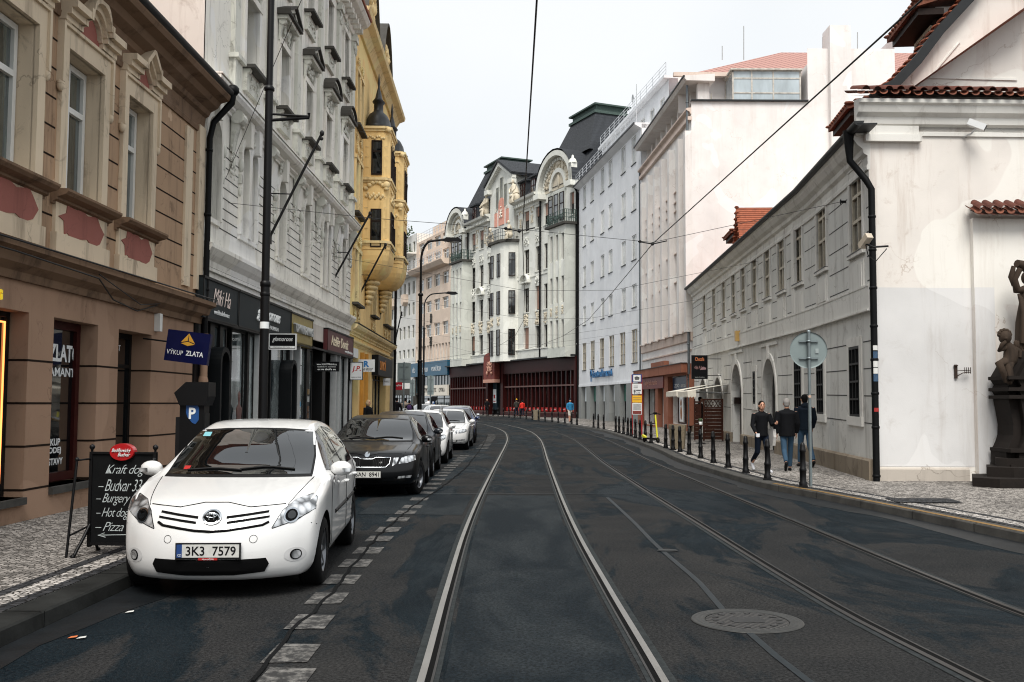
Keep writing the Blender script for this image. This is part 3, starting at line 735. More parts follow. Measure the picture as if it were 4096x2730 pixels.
for i, u in enumerate(bays):
    if i in dbl: L_ = [(u - .62, u - .12), (u + .12, u + .62)]
    elif i == 5: L_ = [(u - .5, min(u + .42, B.L - .05))]
    else: L_ = [(u - .38, u + .38)]
    for a, b_ in L_: ops.append((a, b_, f1b, f1t, (b_ - a) / 2)); WN.append((a, b_, f1b, f1t))
    hw = .42 if i != 4 else .55
    if i < 5:
        for zb_, zt_ in ((f2b, f2t), (f3b, f3t)): ops.append((u - hw, u + hw, zb_, zt_)); WN.append((u - hw, u + hw, zb_, zt_))
m = MB(); m.wall(0, B.L, zc1 - 1.25, ztop, ops, .42); g2 = m
for a, b_, z0, z1 in WN: win(r, a, b_, z0, z1, .40, W_GREY, G_LOUVRE if z0 == f1b else G_FAR, (.5,), (.68,), .07, .05)
q = (zc2 - .9 - f1b) / 8
for k in range(9):
    z = f1b - .1 + q * k; us = [0] + sorted(x for o in ops if o[2] == f1b for x in (o[0] - .14, o[1] + .14)) + [B.L]
    for a, b_ in zip(us[::2], us[1::2]):
        if b_ - a > .2: g2.box(a, b_, -.01, .004, z - .012, z + .012, 1)
g2.build('upper_wall', [P_WHT, simple('grey_groove', (70, 70, 66), .95, var=.1)], r)
for a, b_, z0, z1 in WN:
    m = MB(); uc = (a + b_) / 2; w = (b_ - a) / 2
    if z0 == f1b:
        for s_ in (-1, 1): m.box(uc + s_ * (w + .06) - .06, uc + s_ * (w + .06) + .06, -.02, .08, z0, z1 - w)
        m.arch(uc, z1 - w, w, w + .14, -.02, .08, 0, 180, 10); m.box(a - .1, b_ + .1, -.05, .06, z0 - .1, z0)
        m.prism([(uc - .1, z1 - .06), (uc + .1, z1 - .06), (uc + .16, z1 + .52), (uc - .16, z1 + .52)], -.02, .2, 'y')
    else:
        for s_ in (-1, 1): m.box(uc + s_ * (w + .09) - .09, uc + s_ * (w + .09) + .09, -.02, .07, z0 - .05, z1)
        m.box(a - .18, b_ + .18, -.02, .09, z1, z1 + .16)
    m.build('window_surround', P_WHT, r)
for i, u in enumerate(bays[:5]):
    for z0, z1 in ((f2b, f2t), (f3b, f3t)):
        m = MB(); lg = MB()
        lg.box(u - .66, u + .66, -.02, .3, z0 - .12, z0 - .04); m.box(u - .58, u + .58, -.02, .1, z0 - .62, z0 - .12); orn(m, u, z0 - .36, .95, .3, .1, i * 7 + int(z0))
        for s_ in (-1, 1): scroll(m, u + s_ * .52, z0 - .14, .13, .4, .02)
        m.build('window_apron', P_ORN, r); lg.build('window_ledge', P_LEDGE, r)
    m = MB(); lg = MB(); z1 = f2t + .16; orn(m, u, z1 + .26, .95, .55, .07, 31 + i, dens=1.6)
    for s_ in (-1, 1): scroll(m, u + s_ * .56, z1 + .42, .16, .5, .02)
    pediment(lg, u, z1 + .56, 1.5, .42, -.02, .36, 'arc' if i in (0, 1) else 'tri', .08)
    pediment(m, u, z1 + .46, 1.36, .42, -.02, .28, 'arc' if i in (0, 1) else 'tri', .1)
    pm = m.build('window_pediment', P_ORN, r); lg.build('pediment_cover', P_LEDGE, pm); m = MB(); orn(m, u, f3t + .36, .8, .45, .05, 60 + i, dens=1.4); m.build('window_crest', P_ORN, r)
mid = [(a + b_) / 2 for a, b_ in zip(bays, bays[1:])] + [.35]
for k, u in enumerate(mid):
    m = MB()
    m.box(u - .26, u + .26, -.02, .14, zc2 + .1, zc2 + 1.0); m.box(u - .32, u + .32, -.02, .22, zc2 + 1.0, zc2 + 1.1)
    m.box(u - .2, u + .2, -.02, .1, zc2 + 1.1, ztop - .75); m.box(u - .27, u + .27, -.02, .2, ztop - .75, ztop - .6)
    orn(m, u, ztop - .95, .5, .5, .1, 90 + k, dens=1.6); scroll(m, u, ztop - .55, .36, .5, .02)
    m.build('pilaster', P_ORN, r); m = MB(); scroll(m, u, zc2 - .28, .3, .75, .02); orn(m, u, zc2 - 1.25, .34, .8, .05, 120 + k, dens=1.5); m.build('scroll_bracket', P_ORN, r)
for i, u in enumerate(bays):
    m = MB()
    for s_ in (-.78, .78):
        if 0 < u + s_ < B.L: m.ball((u + s_ * .92, .05, f1t - .55), (.07, .07, .16), 8); m.box(u + s_ * .92 - .05, u + s_ * .92 + .05, -.01, .08, f1t - .95, f1t - .75); m.ball((u + s_ * .92, .04, f1t - 1.15), (.05, .05, .12), 8)
    orn(m, min(u, B.L - .45), f1t + .35, .7, .5, .06, 150 + i, dens=1.3)
    m.build('keystone_ornament', P_ORN, r)
m = MB(); m.mould(cscale(CORN, 1.15, 1.0), -.02, B.L, zc2 - .28); m.box(-.02, B.L, -.02, .37, zc2 + .1, zc2 + .13); m.build('storey_cornice', P_WHT, r); m = MB()
m.mould([(0, 0), (.05, 0), (.07, .12), (.16, .22), (.24, .34), (.24, .42), (0, .46)], -.02, B.L, zc1 - .42); m.mould([(0, 0), (.06, 0), (.06, .06), (.03, .08), (0, .08)], -.02, B.L, zc1 - .5); m.build('shop_cornice', P_WHT, r); m = MB()
m.mould([(0, -.5), (.06, -.5), (.08, -.3), (.3, -.1), (.5, .0), (.6, .12), (.6, .2), (0, .24)], -.1, B.L, ztop)
for k in range(34): m.box(.1 + k * .5, .28 + k * .5, -.02, .36, ztop - .34, ztop - .16)
m.build('eaves_cornice', P_WHT, r)
m = MB(); m.quad((-.1, .62, ztop + .25), (B.L, .62, ztop + .25), (B.L, -5, ztop + 3.5), (-.1, -5, ztop + 3.5)); m.box(-.1, B.L, .5, .66, ztop + .2, ztop + .3); m.build('roof', M_TILE, r)
back(B, -.3, ztop, 10, P_BAND)
# ground floor: band, shop bays
m = MB(); m.wall(0, B.L, zfas - .0, zc1 - 1.2, [], .2, y=.001)
us = {k: B.U(x, .1, 1500) for k, x in dict(a=1405, b=1300, c=1240, d=1151, e=937, f=791).items()}
m.box(0, B.L, -.02, .02, zfas, zc1 - 1.24)
m.build('plain_band', P_BAND, r)
def fasc(u0, u1, zt, zb, mat, label, name='shop_sign', dp=.16):
    """a fascia board screwed over a shop"""
    o = thing(name, label, 'shop sign', (0, 0, 0), 0, 'fascia boards over the shops of the white stucco house')
    o.location = r.matrix_world @ Vector(((u0 + u1) / 2, 0, zb)); o.rotation_euler = r.rotation_euler
    h = zt - zb; w = u1 - u0; q = MB(); q.box(-w / 2, w / 2, .02, dp, 0, h); q.build('board', mat, o)
    q = MB(); q.box(-w / 2, w / 2, .01, dp + .03, h, h + .05); q.box(-w / 2, -w / 2 + .03, dp, dp + .012, .01, h); q.box(w / 2 - .03, w / 2, dp, dp + .012, .01, h); q.box(-w / 2 + .03, w / 2 - .03, dp, dp + .012, 0, .03); q.build('trim', W_BLACK, o)
    return o, w, h, dp
bpy.context.view_layer.update()
M_FAS = simple('slate_grey_fascia', (38, 45, 48), .55, var=.15, vs=2); M_BURG = simple('burgundy_fascia', (84, 30, 32), .5, var=.15); M_GOLD = simple('gold_fascia', (158, 140, 74), .45, .2, var=.2)
zft = zfas + .02; zfb = B.Z(937, 1303, .16)
o, w, h, dp = fasc(us['e'] + .03, us['f'] - .02, zft, zfb, M_FAS, 'slate grey fascia with a white handwritten name, nearest the brown house')
text_on(o, 'Miki Ha', .0, dp + .014, h * .62, simple('pale_pink_lettering', (232, 214, 206), .5, var=0), width=w * .5, height=h * .42, shear=.55, bold=-.012); text_on(o, 'www.helenabedrnova.cz', .0, dp + .014, h * .22, M_LETW, width=w * .44, height=.1)
o, w, h, dp = fasc(us['d'] + .0, us['e'] - .03, zft, zfb, M_FAS, 'long slate grey fascia with white script, behind the tall black pole')
text_on(o, 'glamorous', -w * .02, dp + .02, h * .58, M_LETW, width=w * .44, height=h * .5, shear=.45, bold=.01, extrude=.02); text_on(o, 'SHOES & FASHION', -w * .04, dp + .014, h * .24, M_LETW, width=w * .34, height=.1)
o, w, h, dp = fasc(us['c'], us['d'] - .03, zft - .02, zfb - .06, M_GOLD, 'gold fascia with raised silver letters beside the dark passage')
text_on(o, 'TOP WINE & NAILS', .02, dp + .05, h * .55, W_ALU, width=w * .86, height=h * .3, bold=.02, extrude=.03)
zb_t = B.Z(1405, 1358, .16); zb_b = B.Z(1401, 1427, .16)
o, w, h, dp = fasc(us['a'] + .02, us['b'] - .02, B.Z(1299, 1313, .16), B.Z(1299, 1400, .16), M_BURG, 'burgundy fascia with cream blackletter name over the aluminium shop front')
text_on(o, 'Ateliér Donát', w * .06, dp + .014, h * .55, simple('cream_lettering', (232, 218, 190), .5, var=0), width=w * .66, height=h * .5, shear=.25, bold=.01); text_on(o, 'www.atelierdonat.cz', -w * .3, dp + .014, h * .2, M_LETW, width=w * .34, height=.1)
# shopfront proper
zs = zfb
m = MB(); m.box(0, B.L, -.05, .16, zs - .04, zs + .02); m.build('shopfront_lintel', W_BLACK, r)
for px_, wd in ((1405, .18), (1303, .5), (1240, .42), (1165, .16), (1060, .14), (1003, .16), (895, .22), (858, .28), (800, .3)):
    u = B.U(px_, .1); m = MB(); m.box(u - wd / 2, u + wd / 2, -.35, .04, -.2, zs - .03); m.build('shopfront_pillar', W_BLACK, r)
m = MB(); m.box(us['c'], us['b'], -.3, .1, zs - .04, zc1 - 1.5); m.build('passage_header', W_BLACK, r)
m = MB()
for px_ in (1180, 1150, 1032, 1022, 1012, 1330, 1345, 1375, 1392): u = B.U(px_, -.03); m = MB(); m.box(u - .045, u + .045, -.1, .11, 0, zs - .04); m.build('mullion', W_ALU, r)
m = MB(); m.box(B.U(1400, 0), B.U(1300, 0), -.1, .03, .3, .36); m.build('shopfront_rail', W_ALU, r)
m = MB(); m.box(0, B.L, -.12, .05, -.2, .35); m.build('stall_riser', simple('grey_riser', (150, 152, 152), .6), r)
for k, (x0, x1) in enumerate(((1400, 1325), (1235, 1170), (1160, 1066), (1055, 1008), (1000, 905), (885, 800))):
    u0, u1 = B.U(x0, -.1), B.U(x1, -.1)
    win(r, u0, u1, .36, zs - .04, .05, W_BLACK, G_SHOP, (.5,) if k in (0, 2, 4) else (), (.8,) if k == 5 else (), .05, .04, .05, 'shop_window')
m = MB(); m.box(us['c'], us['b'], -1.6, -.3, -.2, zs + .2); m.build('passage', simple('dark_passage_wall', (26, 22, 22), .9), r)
m = MB(); M_DCAN = simple('grey_painted_wood', (16, 19, 21), .5)
for px_, wd, zt_ in ((884, .62, B.Z(884, 1395, .3)), (1163, .62, B.Z(1160, 1445, .3))):
    u = B.U(px_, .2); zr = zt_ - wd / 2
    for s_ in (-1, 1): m.box(u + s_ * wd / 2 - .05, u + s_ * wd / 2 + .05, -.05, .3, .1, zr)
    m.arch(u, zr, wd / 2 - .05, wd / 2 + .05, -.05, .3, 0, 180, 12); m.build('door_canopy', M_DCAN, r); m = MB()
m = MB(); u = B.U(1273, -.28, 1620)
for z, mi in ((2.0, 1), (1.78, 0), (1.5, 2), (1.3, 2), (1.05, 3)): m.box(us['b'] - .04, us['b'] - .02, -.3, .0, z - .08, z + .08, mi); m.box(us['c'] + .2, us['c'] + .4, .12, .135, z - .08, z + .08, mi)
m.build('door_plate', [W_ALU, simple('brass_plate', (160, 130, 80), .4, .6), simple('brown_plate', (90, 60, 36), .5), simple('orange_plate', (200, 130, 60), .5)], r)

# =================================================================== C: yellow house with oriels
P_YEL = plaster('yellow_stucco', (246, 212, 148), (140, 102, 60), .45); P_YEO = plaster('ochre_stucco_ornament', (240, 216, 164), (104, 76, 46), .85)
C_ = Fac('yellow_house', (-6.32, 52.1), (-6.05, 37.0), 'yellow art nouveau house with two bulging oriels beyond the white stucco house')
r = C_.root
def cu(Y): return C_.L * (52.1 - Y) / 15.1
zl = C_.Z(1387, 1273, .2); zo_b = C_.Z(1500, 1015, 1.0)
H_ = 16.6
ops = []; fl = [(zl + .9, zl + 2.9), (zl + 4.4, zl + 6.4), (zl + 7.8, zl + 9.8)]
cx_ = [cu(y) for y in (38.0, 39.1, 43.6, 44.3, 48.6, 49.6, 50.8)]
for u in cx_:
    for a, b_ in fl: ops.append((u - .3, u + .3, a, b_))
m = MB(); m.wall(0, C_.L, zl - .3, H_, ops, .4); m.build('upper_wall', P_YEL, r)
for o_ in ops: win(r, *o_[:4], .38, W_DARK, G_DARK, (.5,), (.7,), .05, .04)
for (a, b_, c, d) in ops:
    uc = (a + b_) / 2; m = MB(); lg = MB()
    m.box(a - .12, a, -.02, .08, c - .05, d); m.box(b_, b_ + .12, -.02, .08, c - .05, d); m.box(a - .16, b_ + .16, -.02, .1, d, d + .14); lg.box(a - .2, b_ + .2, -.02, .22, c - .14, c - .05)
    orn(m, uc, d + .42, .6, .45, .06, int(uc * 9 + c), dens=1.2); orn(m, uc, c - .5, .5, .4, .04, int(uc * 5 + c))
    pm = m.build('window_surround', P_YEO, r); lg.build('sill_cover', P_LEDGE, pm)
m = MB(); lg = MB()
m.mould(cscale(CORN, 1., 1.1), 0, C_.L, zl - .42); m.mould(cscale(CORN, .5, .5), 0, C_.L, zl - .8); lg.box(0, C_.L, -.02, .33, zl, zl + .02)
m.mould([(0, -.4), (.1, -.4), (.3, -.1), (.55, 0), (.6, .15), (0, .2)], 0, C_.L, H_)
m.build('cornice', P_YEO, r); lg.build('ledge_cover', P_LEDGE, r)
# sweeping gable above the cornice
for gc, gw, gh in ((cu(40.9), 4.6, 3.4), (cu(46.5), 4.4, 3.0)):
    m = MB(); lg = MB(); pts = [(gc - gw / 2, H_)] + [(gc - gw / 2 + gw * t, H_ + gh * math.sin(math.pi * t) ** .8) for t in [k / 14 for k in range(15)]] + [(gc + gw / 2, H_)]
    m.prism(pts, -.4, .05, 'y'); orn(m, gc, H_ + gh * .45, gw * .5, gh * .6, .06, int(gc * 3), dens=3)
    for t in range(14):
        a0 = (gc - gw / 2 + gw * t / 14, H_ + gh * math.sin(math.pi * t / 14) ** .8); a1 = (gc - gw / 2 + gw * (t + 1) / 14, H_ + gh * math.sin(math.pi * (t + 1) / 14) ** .8)
        lg.prism([a0, a1, (a1[0], a1[1] + .1), (a0[0], a0[1] + .1)], -.45, .3, 'y')
    pm = m.build('gable', P_YEO, r); lg.build('gable_coping', P_LEDGE, pm)
back(C_, -.3, H_, 9, plaster('bare_grey_end_wall', (150, 146, 138), (84, 80, 74), .5))
def oriel(u0, u1, D, zb, zt, wl, cap):
    """bay window on a swelling corbel, its two side faces glazed"""
    uc = (u0 + u1) / 2; hw = (u1 - u0) / 2; m = MB(); t = MB(); ch = .22
    def ring(s, z, d=1.): return [(uc - hw * s, -.02, z), (uc - hw * s, (D - ch) * d, z), (uc - (hw - ch) * s, D * d, z), (uc + (hw - ch) * s, D * d, z), (uc + hw * s, (D - ch) * d, z), (uc + hw * s, -.02, z)]
    lv = []
    for k in range(9):
        a = k / 8 * math.pi / 2; lv.append((.28 + .72 * math.sin(a) ** .8, zb + (1 - math.cos(a)) * 1.15, .25 + .77 * math.sin(a) ** .8))
    lv += [(1.02, zb + 1.16, 1.03), (1.02, zb + 1.3, 1.03), (1, zb + 1.32, 1), (1, zt, 1)]
    vs = []; fs = []
    for s, z, d in lv: vs += ring(s, z, d)
    for i in range(len(lv) - 1):
        for k in range(5): fs.append((i * 6 + k, i * 6 + 6 + k, i * 6 + 7 + k, i * 6 + k + 1))
    m.add(vs, fs, 0, False); m.build('oriel', P_YEL, r)
    for z in (zb + 1.3, zb + 3.9, zt - .1):
        for (s, h_, dd) in ((1.04, .1, 1.04), (1.09, .1, 1.09)):
            z_ = z + (s > 1.05) * .1; v = ring(s, z_, dd) + ring(s, z_ + h_, dd); n = 6
            t.add(v, [(k, k + 1, k + 7, k + 6) for k in range(5)] + [(6, 7, 8, 9, 10, 11)[::-1], (0, 1, 2, 3, 4, 5)], 0)
            if s > 1.05: t.build('oriel_band', P_YEO, r); t = MB()
    for s_ in (-1, 1): orn_side = None
    orn(t, uc, zb + 3.5, 1.2, .6, D + .01, 5, dens=2); orn(t, uc, zt - .5, 1.4, .5, D + .01, 9, dens=2)
    t.build('oriel_relief', P_YEO, r); t = MB()
    X = u1 + .01
    for k in range(7): a = k / 6; t.ball((X, D * (.1 + .8 * a), zb + 3.65 + .28 * math.sin(a * math.pi)), (.08, .12, .1), 6)
    for k in range(10): t.ball((X + .0, D * (.12 + .07 * k), zb + 3.35 + .08 * math.sin(k * 2.1)), (.05, .07, .09), 6)
    for k in range(8): t.ball((X + .0, D * (.15 + .09 * k), zt - .35 + .05 * math.sin(k * 1.7)), (.03, .06, .06), 6)
    t.ball((X, D * .9, zb + 3.8), (.1, .16, .16), 8); t.ball((X, D * .95, zt - .05), (.08, .12, .12), 8)
    t.build('oriel_trim', P_YEO, r); t = MB()
    for k in range(5): t.ball((uc, .12 + .04 * k, zb - .9 + .2 * k), (.34 + .05 * k, .14 + .05 * k, .14), 8)
    t.build('corbel', P_YEO, r); t = MB()
    for k in range(12): t.box(X - .01, X + .012, D * .06, D * .2, zb + 1.6 + k * .42, zb + 1.62 + k * .42); t.box(X - .01, X + .012, D * .82, D * .95, zb + 1.6 + k * .42, zb + 1.62 + k * .42)
    t.build('oriel_quoins', P_YEO, r)
    for (a, b_) in wl:
        o = win(r, 0, D * .42, a, b_, 0, W_DARK, G_DARK, (), (.68,), .05, .05, .05); o.location = (u1 + .01, D * .3, a); o.rotation_euler = (0, 0, -math.pi / 2); o.location = (u1 + .005, D * .72, a)
        o = win(r, 0, hw * .9, a, b_, 0, W_DARK, G_DARK, (.5,), (.68,), .05, .05, .05); o.location = (uc - hw * .45, D + .003, a)
    if cap:
        q = MB(); q.lathe([(1.05 * hw, 0), (1.08 * hw, .08), (.86 * hw, .2), (.78 * hw, .5), (.6 * hw, .75), (.34 * hw, .9), (.3 * hw, 1.0), (.3 * hw, 1.3), (.4 * hw, 1.36), (.24 * hw, 1.5), (.16 * hw, 1.75), (.07, 2.0), (.1, 2.2), (.02, 2.6)], (0, 0, 0), 16)
        o = q.build('oriel_roof', M_SHEET, r, (uc, D * .42, zt + .1)); o.scale = (1, .62 * D / hw, 1)
zn = C_.Z(1500, 330, 1.0)
zt1 = C_.Z(1490, 350, 1.0); zb1 = C_.Z(1490, 1045, 1.0)
oriel(cu(42.6), cu(40.2), 1.05, zb1, zt1, [(C_.Z(1490, 905, 1), C_.Z(1490, 728, 1)), (C_.Z(1490, 568, 1), C_.Z(1490, 405, 1))], True)
zt2 = C_.Z(1565, 522, 1.0); zb2 = C_.Z(1565, 1120, 1.0)
oriel(cu(47.6), cu(45.2), 1.15, zb2, zt2, [(C_.Z(1560, 990, 1), C_.Z(1560, 850, 1)), (C_.Z(1560, 725, 1), C_.Z(1560, 570, 1))], True)
# ground floor of the yellow house
zsc = zl - .35
ops = [(cu(49.6), cu(44.2), .1, zsc - .95), (cu(43.5), cu(40.0), .1, zsc - .8), (cu(39.5), cu(37.4), .1, zsc - .8)]
m = MB(); m.wall(0, C_.L, -.3, zl - .28, ops, .4); m.build('ground_floor_wall', P_YEL, r)
for i, o_ in enumerate(ops):
    win(r, *o_[:4], .36, W_BLACK, G_SHOP, (.25, .5, .75) if i == 0 else (.5,), (.82,), .06, .05, .06, 'shop_window')
M_ORY = simple('orange_yellow_paint', (212, 150, 60), .6)
for Y in (40.1, 41.4): u = cu(Y); m = MB(); m.box(u - .07, u + .07, -.1, .16, 0, zsc - .6); m.build('door_post', M_ORY, r)
m = MB(); m.box(cu(49.9), cu(43.8), .0, .3, zsc - 1.4, zsc - .5); m.build('shop_canopy', W_BLACK, r)
text_on(r, 'ZLATNICTVÍ', cu(45.5), .31, zsc - .9, simple('orange_letters', (210, 130, 40), .5, var=0), width=2.4, height=.5, bold=.03)
m = MB(); m.box(cu(38.7), cu(37.2), .0, .1, zsc - .9, zsc - .55); m.build('shop_board', M_LETW, r)
m = MB(); m.box(0.0, .5, -.05, .14, -.2, zl + 1.); m.build('corner_pier', bpy.data.materials['bare_grey_end_wall'], r)
m = MB(); m.tube([(.1, .2, 12), (.1, .2, .2)], .07, 8); m.tube([(.1, .7, 13.2), (.1, .65, 12.4), (.1, .2, 12)], .08, 8); m.build('downpipe', M_PIPE, r)
# =================================================================== H: white baroque house with gable, right
P_BAR = plaster('cool_white_limewash', (220, 219, 214), (98, 86, 74), .6); P_BAR2 = plaster('pale_moulding_limewash', (226, 224, 218), (110, 98, 84), .5)
P_GAB = plaster('warm_white_limewash', (230, 224, 217), (150, 122, 98), .55); P_PLN = plaster('blotched_stone_plinth', (140, 128, 112), (62, 48, 38), .9)
P_GPT = plaster('grey_overpaint', (214, 213, 212), (160, 150, 140), .4)
Hh = thing('baroque_house', 'white two-storey baroque house with tiled gable facing the street corner', 'building', (7.53, 20.8, 0))
RISE = .013
class Sub(Fac):
    def __init__(s, p0, p1, z0):
        s.p0 = Vector(p0); s.p1 = Vector(p1); s.L = (s.p1 - s.p0).length; s.d = (s.p1 - s.p0).normalized(); s.n = Vector((-s.d.y, s.d.x)); s.z0 = z0
        s.M = Matrix.Translation((p0[0] - 7.53, p0[1] - 20.8, 0)) @ Matrix.Rotation(math.atan2(s.d.y, s.d.x), 4, 'Z')
    # heights along the street front climb gently with the pavement
    def fin(s, o): o.matrix_basis = s.M @ o.matrix_basis; return o
H1 = Sub((7.53, 20.8), (8.17, 27.05), 0); H2 = Sub((8.17, 27.05), (9.77, 53.7), 0); HG = Sub((24.0, 21.15), (7.53, 20.8), 0)
zst = H1.Z(3500, 1210, .1); zev = H1.Z(3481, 437, .42)
def sh(seg, u): return RISE * (u + (seg is H2) * 6.28)
class SMB(MB):
    """mesh builder whose heights follow the slope of the street front"""
    def __init__(s, seg): super().__init__(); s.seg = seg
    def build(s, *a, **k):
        s.v = [(x, y, z + (sh(s.seg, x) if z > .8 else 0)) for x, y, z in s.v]
        return s.seg.fin(super().build(*a, **k))
M_GRVH = simple('weathered_groove', (74, 74, 72), .95, var=.3)
def hwin_px(seg, x0, x1, y0, y1):
    xm = (x0 + x1) / 2; a, b_ = seg.U(x0, 0, (y0 + y1) / 2), seg.U(x1, 0, (y0 + y1) / 2); a, b_ = min(a, b_), max(a, b_)
    return [a, b_, seg.Z(xm, y1) - sh(seg, (a + b_) / 2), seg.Z(xm, y0) - sh(seg, (a + b_) / 2)]
up1 = [hwin_px(H1, 3402, 3451, 671, 1011), hwin_px(H1, 3268, 3306, 770, 1080)]
Wd = up1[0][1] - up1[0][0]; z0u = (up1[0][2] + up1[1][2]) / 2; z1u = (up1[0][3] + up1[1][3]) / 2
cxs = [3195, 3127, 3070, 3018, 2973, 2934, 2895, 2856, 2818]
up2 = [[H2.U(x, 0, 1150) - .5, H2.U(x, 0, 1150) + .5, z0u, z1u] for x in cxs]
zpl = .95
g1 = [hwin_px(H1, 3401, 3442, 1386, 1667), hwin_px(H1, 3269, 3297, 1420, 1657)]
gz0, gz1 = g1[0][2], g1[0][3]
uD = sorted((H2.U(3052), H2.U(3105))); uA2 = sorted((H2.U(2928), H2.U(2968))); uA3 = sorted((H2.U(2855), H2.U(2892))); uA4 = sorted((H2.U(2798), H2.U(2830)))
uS = H2.U(3018); uW = H2.U(3193)
zarch = H2.Z(3085, 1435) - sh(H2, uD[0]); zarch2 = H2.Z(2948, 1459) - sh(H2, uA2[0]); za3 = H2.Z(2875, 1512) - sh(H2, uA3[0])
g2 = [[uW - .45, uW + .45, gz0, gz1], [uS - .25, uS + .25, gz0 + .1, gz1 - .3]]
arc = [[uD[0], uD[1], .1, zarch, (uD[1] - uD[0]) / 2 * 1.1], [uA2[0], uA2[1], .1, zarch2, (uA2[1] - uA2[0]) / 2 * 1.1], [uA3[0], uA3[1], .1, za3, (uA3[1] - uA3[0]) / 2], [uA4[0], uA4[1], .1, za3, (uA4[1] - uA4[0]) / 2]]
def shear_ops(o): return [tuple(q) for q in o]
for seg, ups, gs, ar in ((H1, up1, g1, []), (H2, up2, g2, arc)):
    m = SMB(seg)
    gro = shear_ops(gs) + shear_ops(ar)
    m.wall(0, seg.L, -.3, zst - .0, gro, .34 if 0 else .3, rmi=0)
    m.wall(0, seg.L, zst, zev, shear_ops(ups), .14)
    # horizontal rustication lines
    for zz_, band in ((zst + .55, ups), (0, gs + ar)):
        zz = zz_ if zz_ else zpl + .35
        while zz < (zev - .9 if zz_ else zst - .25):
            ed = [0] + sorted(q for o_ in band for q in (o_[0] - .28, o_[1] + .28)) + [seg.L]
            for a, b_ in zip(ed[::2], ed[1::2]):
                if b_ - a > .15: m.box(a + .02, b_ - .02, -.01, .004, zz - .012, zz + .012, 1)
            zz += .52 if zz_ else .58
    m.build('street_wall', [P_BAR, M_GRVH], Hh)
    m = SMB(seg); m.box(0, seg.L, -.02, .05, zst - .06, zst + .42); m.box(0, seg.L, -.02, .085, zst - .1, zst - .06); m.box(0, seg.L, -.02, .06, zst + .42, zst + .46)
    m.mould([(0, -.75), (.04, -.75), (.04, -.68), (.02, -.62), (.02, -.45), (.1, -.4), (.12, -.3), (.22, -.22), (.3, -.1), (.34, 0), (0, .02)], 0, seg.L, zev)
    m.build('cornice', P_BAR2, Hh)
    ed = [0] + sorted(q for o_ in ar for q in (o_[0], o_[1])) + [seg.L]
    for a, b_ in zip(ed[::2], ed[1::2]):
        if b_ > a: m = SMB(seg); m.prism([(-.02, -.3), (.1, -.3), (.1, .52), (.06, .56), (-.02, .56)], a, b_, 'x'); m.build('stone_plinth', P_PLN, Hh)
    m = SMB(seg)
    m.prism([(.36 + .1 * math.cos(R(180 + 15 * k)), zev + .1 + .1 * math.sin(R(180 + 15 * k))) for k in range(13)], -.75 if seg is H1 else 0, seg.L, 'x'); m.box(-.75 if seg is H1 else 0, seg.L, 0, .4, zev + .02, zev + .05)
    m.build('gutter', M_SHEET, Hh)
    kinds = ['tri', 'flat'] if seg is H1 else ['flat', 'tri', 'tri', 'arc', 'tri', 'flat', 'tri', 'tri', 'flat']
    for o_, kd in zip(ups, kinds):
        a, b_, z0, z1 = o_; uc = (a + b_) / 2; m = SMB(seg)
        for s_ in (a - .12, b_): m.box(s_, s_ + .12, -.02, .035, z0, z1 + .04)
        m.box(a - .14, b_ + .14, -.02, .045, z1, z1 + .12); m.box(a - .16, b_ + .16, -.02, .075, z0 - .1, z0 - .02)
        m.box(a - .06, b_ + .06, -.02, .03, z0 - .95, z0 - .2); m.box(a + .04, b_ - .04, -.02, .05, z0 - .86, z0 - .3)
        if kd == 'flat': m.box(a - .1, b_ + .1, -.02, .04, z1 + .2, z1 + .62); m.box(a + .02, b_ - .02, -.02, .055, z1 + .27, z1 + .55)
        elif kd == 'tri': pediment(m, uc, z1 + .16, b_ - a + .3, .4, -.02, .12, 'tri', .06)
        else: pediment(m, uc, z1 + .16, b_ - a + .3, .42, -.02, .12, 'arc', .06)
        m.build('window_surround', P_BAR2, Hh)
        o = win(Hh, a, b_, z0 + sh(seg, uc), z1 + sh(seg, uc), .1, W_CREAM, G_FAR, (.5,), (.38, .68), .075, .06, .07); seg.fin(o)
        m = MB(); m.box(a - .1, b_ + .1, -.2, .08, z0 - .03 + sh(seg, uc), z0 + .0 + sh(seg, uc)); seg.fin(m.build('sill_cover', M_SHEET, Hh))
    for o_ in gs:
        a, b_, z0, z1 = o_; m = SMB(seg)
        m.box(a - .2, a, -.02, .03, z0 - .15, z1 + .2); m.box(b_, b_ + .2, -.02, .03, z0 - .15, z1 + .2); m.box(a, b_, -.02, .03, z1, z1 + .2); m.box(a - .22, b_ + .22, -.02, .05, z0 - .2, z0)
        m.build('window_surround', P_BAR2, Hh)
        seg.fin(win(Hh, a, b_, z0 + sh(seg, a), z1 + sh(seg, a), .03, W_BLACK, G_DARK, (.33, .66), (.25, .5, .75), .06, .035, .06))
    for k, o_ in enumerate(ar):
        a, b_, z0, z1, ri = o_; uc = (a + b_) / 2; rr = (b_ - a) / 2; m = SMB(seg)
        for s_ in (a - .16, b_): m.box(s_, s_ + .16, -.02, .04, .55, z1 - ri)
        m.arch(uc, z1 - ri, rr, rr + .17, -.02, .045, 0, 180, 14, 0, ri / rr)
        if k < 2:
            m.prism([(uc - .1, z1), (uc + .1, z1), (uc + .14, z1 + .42), (uc - .14, z1 + .42)], -.02, .07, 'y'); m.box(a - .3, b_ + .3, -.02, .05, zst - .3, zst - .2)
        m.build('door_surround', P_BAR2, Hh)
        m = SMB(seg); m.quad((b_, -.33, 0), (a, -.33, 0), (a, -.33, z1), (b_, -.33, z1))
        for z in (.5, 1.2, 1.9): m.box(a + .15, uc - .06, -.33, -.3, z, z + .55); m.box(uc + .06, b_ - .15, -.33, -.3, z, z + .55)
        m.build('door', W_DARK if k != 0 else W_BLACK, Hh)
